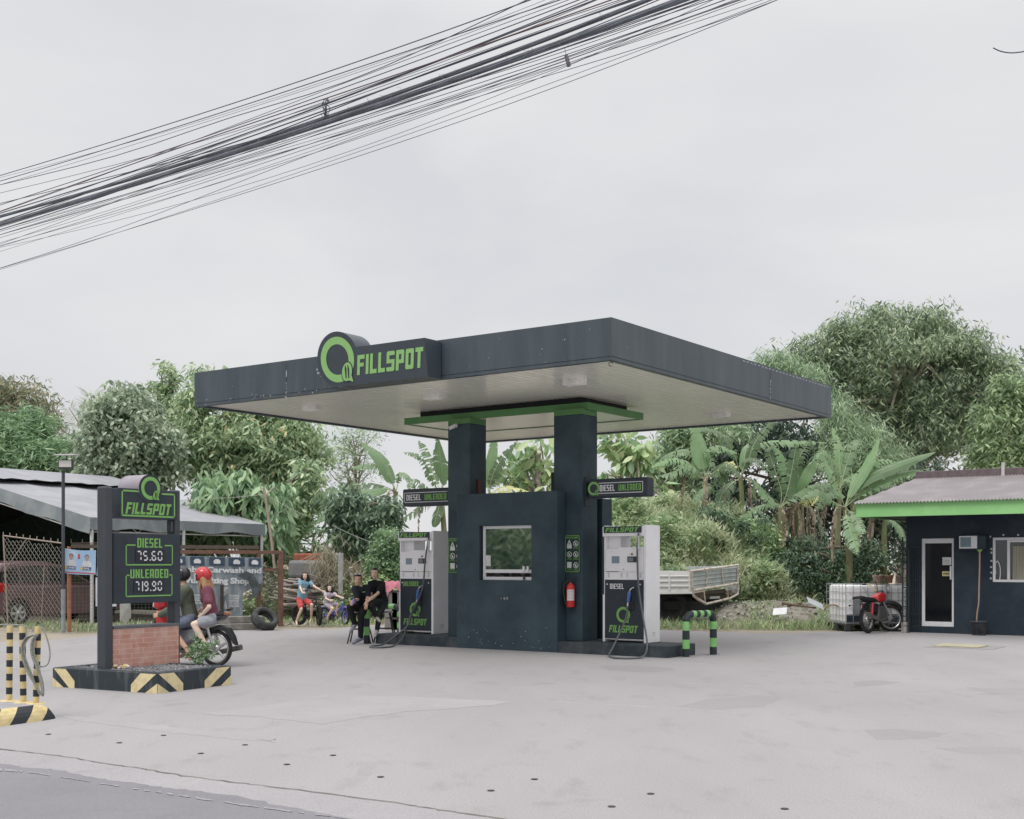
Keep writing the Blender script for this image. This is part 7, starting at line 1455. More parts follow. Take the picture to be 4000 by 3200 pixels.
def helmet(par, ee, R3, mat, visor):
    mb = MB(); mb.ell(ee(-.012,0,.04), (.142,.122,.128), 0, R3, 24); m = fuse(mb, .008, 1)
    o = Vector(ee(0,0,0)); k = MB(); k.v = m.v
    for fc in m.f:
        c = sum((Vector(m.v[j]) for j in fc), Vector())/len(fc); q = R3.transposed()@(c-o)
        if q.z < -.035-(.03 if q.x < 0 else 0) or (q.x > .055 and q.z < .045 and abs(q.y) < .085): continue
        k.f.append(fc); k.m.append(0); k.sm.append(True)
    h = k.build("helmet", mat, par)
    mb = MB(); n_ = 12; vs = []
    for i in range(n_+1):
        a = math.radians(-75+150*i/n_); vs += [ee(.0+.155*math.cos(a), .128*math.sin(a), .07), ee(.005+.162*math.cos(a), .130*math.sin(a), -.055)]
    mb.add(vs, [(2*i,2*i+1,2*i+3,2*i+2) for i in range(n_)], 0, True); mb.build("visor", visor, h)
    mb = MB()
    for y in (-1,1): mb.lathe([(0,.006),(.02,.005),(.022,0)], ee(.03,.120*y,.03), R3@Vector((0,y,0)), 12)
    mb.build("visor_pivot", m_blkm, h)
vis = mt("visor_clear", (.38,.37,.38), .08, spec=.8)
helmet(tp_, ee, R3, mt("helmet_red", (.50,.03,.035), .18, var=.05, spec=.7), vis)
J = dict(head=r_(1528,115), neck=r_(1548,185), shL=r_(1562,225,.20), shR=r_(1550,225,-.20), pel=r_(1605,460),
 elL=r_(1455,385,.26), wrL=r_(1350,435,.30), hdL=r_(1315,440,.32), elR=r_(1440,385,-.26), wrR=r_(1345,430,-.30), hdR=r_(1310,435,-.32),
 hipL=r_(1590,480,.10), knL=r_(1430,545,.24), anL=r_(1585,735,.22), toL=r_(1600,800,.3), hipR=r_(1590,480,-.10), knR=r_(1430,545,-.24), anR=r_(1575,735,-.22), toR=r_(1530,780,-.25))
td, ee, R3 = person("motorcycle rider in black helmet, olive jacket and denim shorts behind the price sign", J, 1.02, fd, sk1, mt("jacket_olive", (.085,.10,.075), .8, c2=(.12,.135,.10), sc_=6), .97, mt("denim_blue", (.12,.145,.20), .9, c2=(.17,.19,.25), sc_=8), .62, mt("sandal", (.33,.22,.17)), 'short', curl=(1.2,1.2), hd=1.0, sloose=1.6)
helmet(td, ee, R3, mt("helmet_black", (.015,.016,.02), .2, spec=.7), vis)
# ================================================================ vegetation
def leaves(name, mat, pos, L, W, parent=None, org=None, seed=1, droop=.5, up=.0, fold=.25, var=.35):
    """one mesh of many separate kite shaped leaves at the given points"""
    rg = np.random.default_rng(seed); n = len(pos)
    th = rg.uniform(0, 2*np.pi, n); dz = rg.normal(-droop, .45, n)+up
    d = np.stack([np.cos(th), np.sin(th), dz], 1); d /= np.linalg.norm(d, axis=1)[:, None]
    W = W*.84; r = rg.normal(size=(n,3)); b = np.cross(d, r); b[:, 2] *= .55; b -= d*np.sum(b*d, 1)[:, None]; b /= (np.linalg.norm(b, axis=1)[:, None]+1e-9); nn = np.cross(d, b)
    s = rg.uniform(1-var, 1+var, n)[:, None]; l = L*s; w_ = W*s*.5
    bw = b*w_; sg = nn*l*.09
    v = np.stack([pos, pos+d*l*.26+bw*.82-nn*w_*fold, pos+d*l*.60+bw*.80-nn*w_*fold-sg*.4, pos+d*l-sg, pos+d*l*.60-bw*.80-nn*w_*fold-sg*.4, pos+d*l*.26-bw*.82-nn*w_*fold], 1).reshape(-1, 3)
    o = Vector(org) if org is not None else (ORG[parent.name] if parent is not None else Vector((0,0,0)))
    v -= np.array([o.x, o.y, o.z]); me = bpy.data.meshes.new(name); me.vertices.add(6*n); me.vertices.foreach_set('co', v.ravel())
    fi = (np.arange(n, dtype=np.int32)[:, None]*6+np.array([0,1,2,3, 0,3,4,5], dtype=np.int32)).ravel()
    me.loops.add(8*n); me.loops.foreach_set('vertex_index', fi); me.polygons.add(2*n)
    me.polygons.foreach_set('loop_start', np.arange(0, 8*n, 4, dtype=np.int32)); me.polygons.foreach_set('loop_total', np.full(2*n, 4, dtype=np.int32)); me.update(calc_edges=True)
    me.materials.append(mat); ob = bpy.data.objects.new(name, me); COL.objects.link(ob)
    if parent is not None: ob.parent = parent
    else: ob.location = o
    ORG[ob.name] = o; return ob
def clumps(blobs, K, rc, seed, inner=.55):
    """clump centres spread over the shells of ellipsoids"""
    rg = np.random.default_rng(seed); w_ = np.array([b[3]*b[5] for b in blobs]); w_ = w_/w_.sum(); out = []
    for k in range(K):
        b = blobs[rg.choice(len(blobs), p=w_)]; v = rg.normal(size=3); v /= np.linalg.norm(v); r = inner+(1-inner)*rg.random()**.6
        out.append(np.array([b[0]+v[0]*b[3]*r, b[1]+v[1]*b[4]*r, b[2]+v[2]*b[5]*r]))
    return np.array(out)
def pxblobs(bl, Y, src=DD, k=None):
    out = []
    for (x, y, rx, ry, dy) in bl:
        k_ = (src(1,0)[0]-src(0,0)[0]); p = PX(*src(x,y), Y+dy); mx_ = rx*k_*(Y+dy)/F; mz = ry*k_*(Y+dy)/F; out.append((p.x, p.y, p.z, mx_, mx_*.8, mz))
    return out
def tree(name, cat, label, bl, Y, K, n, rc, L, W, mat, droop=.5, seed=1, trunk=None, barkc=(.16,.13,.10), limbs=10, group=None, var=.35, inner=.5, branches=True, tr=.16):
    B = pxblobs(bl, Y); base = trunk if trunk is not None else Vector((B[0][0], B[0][1], 0)); t = thing(name, base, label, cat, group)
    C = clumps(B, K, rc, seed, inner); rg = np.random.default_rng(seed+7); idx = rg.integers(0, K, n); sc3 = rc*rg.uniform(.6,1.35,K)[idx][:, None]
    P = C[idx]+np.clip(rg.normal(size=(n,3)), -1.7, 1.7)*sc3*np.array([.62,.62,.46]); P = P[P[:,2] > .05]
    leaves("crown", mat, P, L, W, t, seed=seed, droop=droop, var=var)
    mb = MB(); cx = sum(b[0] for b in B)/len(B); cy_ = sum(b[1] for b in B)/len(B); top = max(b[2] for b in B); R = random.Random(seed)
    bt = Vector(base); hub = Vector((cx*.6+bt.x*.4, cy_*.6+bt.y*.4, max(.8, top-B[0][5]*.55)))
    mb.tube(curve([bt-UP*.1, bt.lerp(hub,.5)+Vector((R.uniform(-.2,.2),0,0)), hub], 5), [tr*(1-.045*i) for i in range(11)], 8)
    if branches:
        pick = sorted(range(K), key=lambda i: R.random())[:limbs]
        for i in pick:
            q = Vector(C[i]); st = bt.lerp(hub, R.uniform(.45,1)); m_ = st.lerp(q,.5)+Vector((R.uniform(-.3,.3),R.uniform(-.3,.3),R.uniform(.0,.5)))
            mb.tube(curve([st, m_, q], 4), [tr*.42*(1-.095*k) for k in range(9)], 6)
    mb.build("trunk", mt("bark%d" % int(barkc[0]*100), barkc, .9, c2=tuple(v*1.7 for v in barkc), sc_=7, bump=.5), t); return t
LG = lambda nm, a, b, c, tr=.35: leafmat(nm, [(0,a),(.45,b),(1,c)], tr)
lf_olive = LG("leaf_olive", (.045,.065,.035), (.105,.125,.06), (.24,.19,.10))
lf_bright = LG("leaf_bright", (.038,.085,.035), (.085,.155,.06), (.165,.25,.105))
lf_grey = LG("leaf_greygreen", (.055,.09,.05), (.145,.195,.115), (.27,.33,.20))
lf_light = LG("leaf_light", (.065,.115,.05), (.145,.215,.10), (.26,.33,.155))
lf_big = LG("leaf_big", (.05,.10,.045), (.105,.18,.08), (.20,.28,.13))
lf_mango = LG("leaf_mango", (.028,.052,.026), (.095,.14,.068), (.235,.29,.145))
lf_mango2 = LG("leaf_mango_pale", (.035,.065,.025), (.10,.16,.06), (.22,.29,.12))
lf_bam = LG("leaf_bamboo", (.05,.095,.04), (.115,.18,.085), (.23,.30,.16))
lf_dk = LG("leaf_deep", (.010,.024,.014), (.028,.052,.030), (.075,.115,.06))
lf_dk3 = LG("leaf_dark_mid", (.02,.045,.022), (.05,.09,.045), (.12,.18,.09))
lf_vine = LG("leaf_vine", (.06,.12,.04), (.14,.23,.08), (.27,.36,.13))
lf_dry = LG("leaf_dry", (.07,.058,.035), (.14,.12,.065), (.22,.20,.11), .2)
lf_grass = LG("grass_green", (.06,.12,.035), (.13,.21,.065), (.25,.29,.12), .2)
tree("tree", "tree", "olive brown tree at the top left corner behind the tent", [(30,845,75,45,0),(-30,860,60,60,1),(75,890,50,40,0),(10,900,80,40,0)], 50, 120, 15000, .55, .24, .075, lf_olive, .8, 3, limbs=14)
tree("mango_tree", "tree", "bright green long leaved tree just behind the grey tent", [(50,955,120,70,0),(-40,940,80,70,0),(150,985,110,50,-.5),(215,1010,60,35,-.5),(30,900,70,40,0)], 47.5, 190, 22000, .50, .35, .065, lf_bright, .35, 4, limbs=6)
tree("round_tree", "tree", "dense grey green rounded tree behind the round Q sign", [(272,905,95,80,0),(265,850,60,35,0),(205,950,45,50,0),(330,960,60,70,0),(270,1000,70,50,0)], 43, 170, 17000, .42, .20, .12, lf_grey, .9, 5, limbs=10)
tree("slender_tree", "tree", "tall thin tree with tufted top left of the canopy", [(355,775,13,12,0),(340,815,28,14,0),(368,800,14,18,0),(372,845,26,35,0),(350,870,30,30,0)], 49, 26, 2600, .38, .26, .08, lf_light, .6, 6, trunk=Vector((PX(*DD(360,900),49).x, 49, 0)), limbs=14, tr=.09)
tree("broad_tree", "tree", "broad light green tree with yellowing leaves under the left end of the canopy", [(470,905,110,110,0),(435,845,42,48,0),(560,930,100,100,0),(620,960,70,75,0),(500,1010,110,80,0),(405,950,50,70,1),(450,800,32,24,0),(650,910,35,35,0)], 45, 210, 25000, .52, .25, .10, lf_light, .9, 7, trunk=Vector((PX(*DD(550,1100),45).x, 45, 0)), limbs=26)
tree("leafy_tree", "tree", "large leaved green tree hanging low behind the rusty gate frame", [(490,1060,80,60,0),(560,1110,60,60,0),(430,1110,60,50,0),(590,1050,40,50,1)], 38.5, 90, 5200, .40, .40, .17, lf_big, 1.4, 8, trunk=Vector((PX(*DD(575,1100),38.5).x, 38.5, 0)), limbs=12)
tree("leafy_tree", "tree", "dark green tree with loose branches right of the thin leaning pole", [(640,1000,40,28,0),(655,1045,30,20,0),(610,1075,40,40,0),(590,1150,30,50,0),(600,1120,25,30,0)], 41, 60, 4600, .36, .26, .11, lf_light, .8, 9, trunk=Vector((PX(*DD(600,1150),41).x, 41, 0)), limbs=12)
# yellow leaves
rg = np.random.default_rng(3); B = pxblobs([(600,980,60,110,-1.6),(520,900,100,80,-2.2),(460,960,80,90,-2.3)], 45); C = clumps(B, 34, .3, 3, .3); leaves("yellow_leaves", LG("leaf_yellow", (.16,.14,.05), (.22,.18,.05), (.25,.22,.08)), C, .24, .10, parent=bpy.data.objects["broad_tree"], seed=2, droop=1)
tree("airy_tree", "tree", "sparse feathery sapling against the sky left of the pump canopy", [(765,920,40,30,0),(742,960,35,35,0),(715,985,35,30,0),(770,980,30,30,0),(730,930,25,25,0),(745,1010,45,25,0)], 47, 60, 2300, .42, .16, .035, lf_bam, .4, 10, trunk=Vector((PX(*DD(752,1100),47).x, 47, 0)), limbs=40, tr=.07, barkc=(.24,.20,.17))
tree("bush", "shrub", "dark large leaved bush below the left banana plants", [(755,1105,55,45,0),(735,1065,40,30,0),(800,1090,40,45,0),(760,1140,50,35,0)], 37.5, 100, 8500, .32, .22, .09, lf_dk3, 1.0, 11, limbs=6)
tree("bush", "shrub", "bright green leafy shrub just left of the unleaded pump", [(815,1150,28,32,0),(835,1190,25,30,0),(800,1190,28,28,0),(842,1225,20,30,0)], 34.5, 80, 11000, .22, .09, .05, lf_bright, .6, 12, limbs=5)
tree("slim_sapling", "tree", "cluster of thin bare stems rising behind the girls", [(655,1120,30,14,0),(675,1160,35,10,0),(640,1170,30,12,0)], 40, 14, 500, .3, .24, .09, lf_bright, .4, 13, limbs=12, trunk=Vector((PX(*DD(665,1200),40).x, 40, 0)), tr=.05, barkc=(.27,.22,.15))
# dead palm fronds
def frond(base, tip, n, L, mat, mb, w=.03, sag=.3, seed=1, ang=.9):
    R = random.Random(seed); b, t = Vector(base), Vector(tip); pts = curve([b, b.lerp(t,.5)+UP*sag, t], 8); mb.tube(pts, [.05*(1-.045*i) for i in range(len(pts))], 5, 1, caps=False)
    for i in range(n):
        f = .2+.8*i/n; k = min(len(pts)-2, int(f*(len(pts)-1))); p = pts[k].lerp(pts[k+1], f*(len(pts)-1)-k); d = (pts[k+1]-pts[k]).normalized(); sd = d.cross(Vector((0,-1,.1))).normalized()
        for s in (1,-1):
            l = L*(1-.6*abs(f-.55))*R.uniform(.7,1.1); e_ = (d*math.cos(ang)+sd*s*math.sin(ang)).normalized()*l+UP*R.uniform(-.2,.05)*l; ww = d*w; mb.add([p, p+e_*.5+ww, p+e_, p+e_*.5-ww*.3], [(0,1,2,3)], 0)
t = thing("palm", Vector((PX(*DD(200,1000),47).x,47,0)), "greyish drooping palm fronds rising between the two left trees", "palm"); 
q = lambda x, y: PX(*DD(x,y), 47)
mb = MB(); frond(q(200,985), q(192,832), 44, .95, 0, mb, w=.05); frond(q(200,985), q(145,858), 34, .6, 0, mb, w=.05, seed=2); frond(q(200,990), q(130,905), 18, .3, 0, mb, seed=3)
mb.build("crown", [LG("palm_dry", (.18,.18,.16), (.28,.29,.26), (.38,.40,.35), .2), mt("palm_stem", (.25,.22,.18), .8)], t); mb = MB(); mb.tube([Vector((q(200,0).x,47,0)), q(203,990)], [.16,.12], 8); mb.build("trunk", mt("bark16", (.16,.13,.10)), t)
# ---- right side trees
lf_dk2 = LG("leaf_deep_green", (.018,.04,.018), (.045,.085,.04), (.11,.17,.075))
BB = (.26,.22,.18)
tree("mango_tree", "tree", "very large spreading tree with pale branches behind the shop", [(1880,760,150,80,0),(1740,770,80,60,0),(1800,700,70,50,0),(1930,690,70,45,0),(2020,760,80,60,0),(1870,670,50,25,0),(1700,740,50,35,0),(2090,800,55,45,0),(1850,850,120,70,0),(1990,860,110,70,0),(2080,880,80,80,0),(1930,930,110,50,0),(2070,830,60,50,0),(1690,820,60,50,0),(2030,735,55,45,0),(2100,785,50,45,0),(1965,695,50,40,0)], 50, 370, 56000, .60, .24, .065, lf_mango, .9, 20, trunk=Vector((PX(*DD(1900,1180),52).x, 52, 0)), limbs=70, barkc=(.36,.32,.27), inner=.35, tr=.38)
tree("tree", "tree", "leafy green tree cut by the right edge of the photo", [(2115,900,60,60,0),(2145,820,45,45,0),(2100,960,60,50,0),(2120,970,50,45,0),(2160,960,50,50,0)], 46, 120, 13500, .45, .24, .08, lf_mango2, .8, 21, limbs=12)
tree("bamboo", "bamboo", "feathery pale bamboo thicket just beyond the right end of the canopy", [(1790,925,45,40,0),(1840,950,38,35,0),(1765,880,26,28,0),(1870,980,30,30,0),(1780,970,60,40,0)], 45, 80, 11500, .6, .32, .035, lf_bam, .9, 22, limbs=20, barkc=(.2,.24,.12))
tree("bamboo", "bamboo", "pale bamboo tops just showing over the right edge of the canopy", [(1700,795,45,20,0),(1640,768,40,14,0),(1740,830,25,18,0)], 47, 36, 4200, .5, .32, .045, lf_bam, .9, 28, limbs=10, branches=False, barkc=(.2,.24,.12), tr=.05)
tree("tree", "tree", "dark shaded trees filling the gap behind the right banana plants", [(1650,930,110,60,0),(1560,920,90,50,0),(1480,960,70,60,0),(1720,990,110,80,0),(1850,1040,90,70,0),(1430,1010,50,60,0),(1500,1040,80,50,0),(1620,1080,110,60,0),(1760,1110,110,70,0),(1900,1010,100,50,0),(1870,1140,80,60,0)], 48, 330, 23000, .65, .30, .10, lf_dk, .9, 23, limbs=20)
tree("tree", "tree", "loose pale leaved tree between the blade sign and the banana plants", [(1420,935,50,35,0),(1460,900,60,20,0),(1400,980,35,40,0),(1520,905,60,20,0),(1440,1000,30,40,0)], 44, 90, 6500, .42, .26, .07, lf_bam, .7, 24, limbs=20, barkc=BB)
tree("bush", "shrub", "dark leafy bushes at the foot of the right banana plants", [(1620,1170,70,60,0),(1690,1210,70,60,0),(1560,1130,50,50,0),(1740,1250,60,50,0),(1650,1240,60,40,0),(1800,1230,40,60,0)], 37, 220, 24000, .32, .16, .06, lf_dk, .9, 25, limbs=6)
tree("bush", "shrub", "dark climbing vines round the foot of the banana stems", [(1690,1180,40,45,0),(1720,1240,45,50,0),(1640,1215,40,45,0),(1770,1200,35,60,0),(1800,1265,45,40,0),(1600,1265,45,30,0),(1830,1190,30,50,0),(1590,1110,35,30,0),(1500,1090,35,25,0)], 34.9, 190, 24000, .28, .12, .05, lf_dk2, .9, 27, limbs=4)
tree("bush", "shrub", "mid green creeping bush right of the overgrown bank", [(1570,1180,50,50,0),(1600,1220,40,40,0),(1530,1120,50,35,0),(1600,1150,40,50,-.3)], 35.8, 150, 17000, .30, .13, .06, lf_vine, .7, 26, limbs=4)
lf_bankv = LG("bank_vine", (.05,.10,.035), (.135,.21,.085), (.27,.34,.15), .4); lf_bankg = LG("bank_grass", (.10,.14,.06), (.215,.25,.115), (.35,.36,.19), .4)
# overgrown bank
def bank(label, pts, Y, depth, n, mats, L, W, seed, src=DD):
    """vine covered mound: top outline given by photo points, solid core plus leaf cover"""
    top = [PX(*src(*p), Y) for p in pts]; mb = MB(); m = 8; R = random.Random(seed); vs = []
    for p in top:
        for j in range(m+1):
            f = j/m; vs.append(Vector((p.x+R.uniform(-.15,.15), p.y-depth*(1-math.cos(f*PI/2))*.0-depth*math.sin(f*PI/2)**1.3+R.uniform(-.15,.15), max(-.06, p.z*math.cos(f*PI/2)**.8-.12))))
    nn = len(top); mb.add(vs, [(i*(m+1)+j,(i+1)*(m+1)+j,(i+1)*(m+1)+j+1,i*(m+1)+j+1) for i in range(nn-1) for j in range(m)], 0, True)
    g = thing("overgrown_bank", Vector((top[0].x, Y, 0)), label, "bank"); mb.build("mound", mt("bank_soil", (.12,.16,.07), .95, c2=(.2,.24,.12), sc_=3), g)
    rg = np.random.default_rng(seed); V = np.array([tuple(v) for v in vs]).reshape(nn, m+1, 3)
    AR = np.linalg.norm(np.cross(V[1:,:-1]-V[:-1,:-1], V[:-1,1:]-V[:-1,:-1]), axis=2).ravel(); AR = AR/AR.sum()
    for k, (mat, share, up) in enumerate(mats):
        N = int(n*share); ij = rg.choice(len(AR), N, p=AR); i = ij//m; j = ij%m; a = rg.random((N,1)); b = rg.random((N,1))
        P = (V[i,j]*(1-a)*(1-b)+V[i+1,j]*a*(1-b)+V[i,j+1]*(1-a)*b+V[i+1,j+1]*a*b)
        nz = np.array([noise.noise(Vector((p[0]*.9, p[1]*.9, p[2]*.9))) for p in P]); P = P[nz*(1 if k else -1) < .16]; nz2 = np.array([noise.noise(Vector((p[0]*1.3+9, p[1]*1.3, p[2]*1.3))) for p in P])
        P += np.stack([rg.normal(0,.05,len(P)), -np.abs(rg.normal(.08,.12,len(P)))-np.clip(nz2,0,1)*1.1, np.abs(rg.normal(.06,.10,len(P)))+np.clip(nz2,0,1)*.8], 1)
        o = leaves("vines", mat, P, L*(1.3 if up > .5 else 1), W*(.5 if up > .5 else 1), g, seed=seed+k, droop=.2, up=up); o['kind'] = 'stuff'
    return g
bank("high bank overgrown with pale green vines behind the truck bed", [(1180,1100),(1230,1092),(1270,1080),(1310,1070),(1350,1068),(1400,1068),(1450,1072),(1500,1080),(1545,1110),(1580,1160),(1610,1215),(1650,1265)], 38.5, 4.6, 95000, [(lf_bankv,.62,.3),(lf_bankg,.38,1.1)], .16, .07, 31)
bank("low bank of tangled vines and brush behind the two girls", [(560,1215),(600,1200),(640,1198),(690,1190),(720,1182),(760,1175),(800,1180),(850,1185),(900,1200)], 38.8, 3.0, 15000, [(lf_vine,.45,.2),(lf_dry,.35,.5),(lf_dk,.2,.3)], .17, .06, 32)
# dry hanging tangle
C = clumps(pxblobs([(745,1215,25,22,0),(735,1240,20,22,0),(760,1225,25,20,0),(690,1180,8,30,0)], 34.6), 70, .2, 5, .2); rg = np.random.default_rng(6); P = C[rg.integers(0,70,4200)]+rg.normal(size=(4200,3))*.2
tag(leaves("dry_tangle", lf_dry, P, .42, .016, org=(PX(*DD(745,1260),34.6)), seed=5, droop=1.1), "heap of brown dry vines beside the concrete post", "dry brush")
C = clumps(pxblobs([(770,1255,30,25,0),(715,1275,20,15,0),(800,1245,25,30,0)], 34.2), 60, .2, 7, .2); P = C[rg.integers(0,60,4200)]+rg.normal(size=(4200,3))*.17
tag(leaves("low_shrub", lf_vine, P, .14, .06, org=(PX(*DD(770,1280),34.2)), seed=8, droop=.3), "low green shrub growing behind the seated man", "shrub")
# grass on the verges
def grass(label, quads, n, hgt, seed, mats=((lf_grass,.7),(lf_dry,.3)), thr=-.1):
    rg = np.random.default_rng(seed)
    for k, (mat, share) in enumerate(mats):
        P = []
        for (x0,y0,x1,y1) in quads:
            N = int(n*share*abs(x1-x0)*abs(y1-y0)/sum(abs(a[2]-a[0])*abs(a[3]-a[1]) for a in quads)); P.append(np.stack([rg.uniform(x0,x1,N), rg.uniform(y0,y1,N), np.full(N,-.03)], 1))
        P = np.concatenate(P); nz = np.array([noise.noise(Vector((p[0]*.8+seed, p[1]*.8, k*5))) for p in P]); P = P[nz > thr+k*.12]
        o = leaves("grass", mat, P, hgt, .018, org=P[0], seed=seed+k, droop=-1.3, var=.6); tag(o, label, None, None, 'stuff')
grass("green and dry grass on the verge behind the right side", [(4.0,31.5,12.5,40),(1.0,33.0,4.5,40),(3.5,29.9,9.0,31.6)], 52000, .22, 41, thr=-.25)
grass("patchy grass at the far edge left of the pumps", [(-20,29.0,-8.2,33),(-8.2,31.6,0,37)], 26000, .16, 42, thr=.0)
grass("tall green weeds behind the gate frame and girls", [(-9,35.5,-3.5,40)], 12000, .55, 43, ((lf_bright,.6),(lf_grass,.4)), -.3)
rg = np.random.default_rng(44); P = np.stack([rg.uniform(3.6,9.8,5200), rg.uniform(31.4,34.2,5200), np.zeros(5200)],1); r2 = ((P[:,0]-6.9)/3.3)**2+((P[:,1]-33)/1.9)**2; nz = np.array([noise.noise(Vector((p[0]*1.3, p[1]*1.3, 3))) for p in P]); P[:,2] = np.maximum(0,1-r2)*.5-.03; P = P[(nz > .02) & (r2 < 1.1)]
tag(leaves("weeds", lf_grass, P, .2, .03, org=P[0], seed=45, droop=-1.0), "patchy weeds growing over the rubble mound", kind='stuff')
# ---- banana plants
m_bl = mt("banana_leaf", (.15,.255,.115), .38, c2=(.24,.345,.195), c2pos=(.35,.7), sc_=1.1, spec=.6)
def translucent(m, f):                    # let light through a leaf
    t = m.node_tree; b = t.nodes['Principled BSDF']; tr = t.nodes.new('ShaderNodeBsdfTranslucent'); ms = t.nodes.new('ShaderNodeMixShader'); ms.inputs[0].default_value = f
    src = b.inputs['Base Color'].links[0].from_socket; oi = t.nodes.new('ShaderNodeObjectInfo'); mr_ = t.nodes.new('ShaderNodeMapRange'); mr_.inputs[3].default_value = .65; mr_.inputs[4].default_value = 1.55; t.links.new(oi.outputs['Random'], mr_.inputs[0])
    vm = t.nodes.new('ShaderNodeVectorMath'); vm.operation = 'SCALE'; t.links.new(src, vm.inputs[0]); t.links.new(mr_.outputs[0], vm.inputs['Scale']); t.links.new(vm.outputs[0], b.inputs['Base Color']); t.links.new(vm.outputs[0], tr.inputs[0])
    t.links.new(b.outputs[0], ms.inputs[1]); t.links.new(tr.outputs[0], ms.inputs[2]); t.links.new(ms.outputs[0], t.nodes['Material Output'].inputs[0])
translucent(m_bl, .4)
m_br = mt("banana_rib", (.38,.45,.26), .5); m_bs = mt("banana_stem", (.17,.15,.09), .8, c2=(.22,.27,.12), stretch=(4,4,.5), sc_=3)
m_bd = leafmat("banana_dead", [(0,(.04,.028,.014)),(.5,(.10,.074,.042)),(1,(.20,.155,.095))], .2, .8); m_by = leafmat("banana_yellow", [(0,(.25,.25,.07)),(.5,(.38,.34,.08)),(1,(.45,.30,.08))], .4)
def bleaf(mb, pts, wd, torn, seed, mi=0, droop=.55, start=.18, face=None):
    """blade in strips on both sides of an arched midrib, torn to the rib in places"""
    R = random.Random(seed); P = curve(pts, 14); n = len(P); mb.tube(P, [.014*(1-.8*i/n) for i in range(n)], 5, 1, caps=False)
    f = face or Vector((R.uniform(-.45,.45),-.62,.78))
    s0 = int(start*n)
    for s in (1,-1):
        prev = None; k = s0; sw_ = R.uniform(-.1,.1)
        while k < n-1:
            run = max(1, min(n-1-k, R.choice([1,1,2,2,4]) if torn > .5 else R.choice([2,4,7,12]))); hang = droop*R.uniform(.5,1.4)
            vs = []; sub = run*1
            for i in range(k, k+run+1):
                t_ = (i-s0)/(n-1-s0); w_ = wd*.5*max(.03, math.sin(PI*min(1,max(0,t_))**.75)**.6)
                d = (P[min(i+1,n-1)]-P[max(i-1,0)]).normalized(); sd = d.cross(f).normalized()*s
                gap = .12 if (i == k or i == k+run) and torn > .3 else 0
                ip = P[i]; 
                if gap and i == k: ip = ip.lerp(P[min(i+1,n-1)], gap*R.uniform(.3,1.5)*.8)
                o1 = ip+sd*w_*.55+UP*(-hang*w_*.15)+d*w_*.12; o2 = ip+sd*w_*(1-.35*hang)+UP*(-hang*w_*.75)+d*w_*.28
                if gap and i == k: o2 = o2+d*.03
                if gap and i == k+run: o2 = o2-d*.05*torn
                vs += [ip, o1, o2]
            mb.add(vs, [(3*i+j,3*i+3+j,3*i+4+j,3*i+1+j) for i in range(run) for j in (0,1)], mi)
            k += run+(1 if torn > .5 and R.random() < .4 else 0)
def banana(label, Y, base, crown, lv, src, seed, wd=.62, torn=.8, dead=2, tr=.13, group="banana plants"):
    k = src; b = PX(*k(*base), Y); t = thing("banana_plant", Vector((b.x, Y, 0)), label, "banana plant", group); c = PX(*k(*crown), Y); R = random.Random(seed)
    mb = MB(); mb.tube(curve([Vector((b.x,Y,-.05)), Vector((b.x,Y,0)).lerp(c,.5)+Vector((R.uniform(-.1,.1),0,0)), c], 4), [tr*(1-.06*i) for i in range(9)], 10); mb.build("trunk", m_bs, t)
    for i, L_ in enumerate(lv):
        yellow = False; ww = wd*.82
        if isinstance(L_, dict): yellow = L_.get('y', False); ww = L_.get('w', wd)*.82; tn_ = L_.get('t', torn); L_ = L_['p']
        else: tn_ = torn
        dy = R.uniform(-.9,.6); n = len(L_); P3 = [c]+[PX(*k(*p), Y+dy*(j+1)/n) for j, p in enumerate(L_)]
        mb = MB(); bleaf(mb, P3, ww, tn_, seed*31+i, 0); mb.build("leaf", [m_by if yellow else m_bl, m_br], t)
    if dead:
        mb = MB()
        for i in range(dead):
            a = R.uniform(0,6.28); rr_ = R.uniform(.2,.6); q = c+Vector((math.cos(a)*rr_, math.sin(a)*rr_-.1, R.uniform(-.1,.15))); e_ = q+Vector((math.cos(a)*.2, math.sin(a)*.1, -R.uniform(.9,1.7))); bleaf(mb, [c, q, q.lerp(e_,.5)+Vector((R.uniform(-.1,.1),0,0)), e_], R.uniform(.10,.22), .95, seed*7+i, 0, .9, .3)
        mb.build("dead_leaves", [m_bd, mt("dead_rib", (.30,.22,.15), .8)], t)
    return t
U = ZU; V = ZV
# right group, photo crop coordinates
banana("tall banana plant nearest the blade sign with one broad upright leaf", 36, (860,1300), (850,890), [{'p':[(820,700),(780,500),(740,385)],'w':.95,'t':.3},[(760,800),(640,720),(500,715),(340,780)],[(790,860),(700,770),(560,830),(430,860)],[(930,830),(1060,750),(1170,870)],[(900,740),(890,640),(980,590),(1150,650)],[(840,800),(720,640),(540,650),(400,740)],[(870,960),(800,1020),(730,1110)],[(930,800),(1040,790),(900,980),(740,1100)]], U, 51)
banana("banana plant with arching torn leaves in the middle of the right group", 37, (1190,1330), (1180,880), [[(1120,660),(1000,480),(860,420),(700,440)],{'p':[(1210,740),(1230,620),(1250,560)],'w':.5,'t':.2},[(1240,760),(1310,560),(1440,390),(1500,330)],[(1290,620),(1400,560),(1620,540),(1990,550)],[(1240,720),(1350,720),(1480,860)],[(1290,900),(1310,1000),(1330,1100)],[(1090,940),(1000,1050),(980,1150)],{'p':[(1120,780),(1060,750),(960,800),(900,870)],'y':True}], U, 52, dead=3)
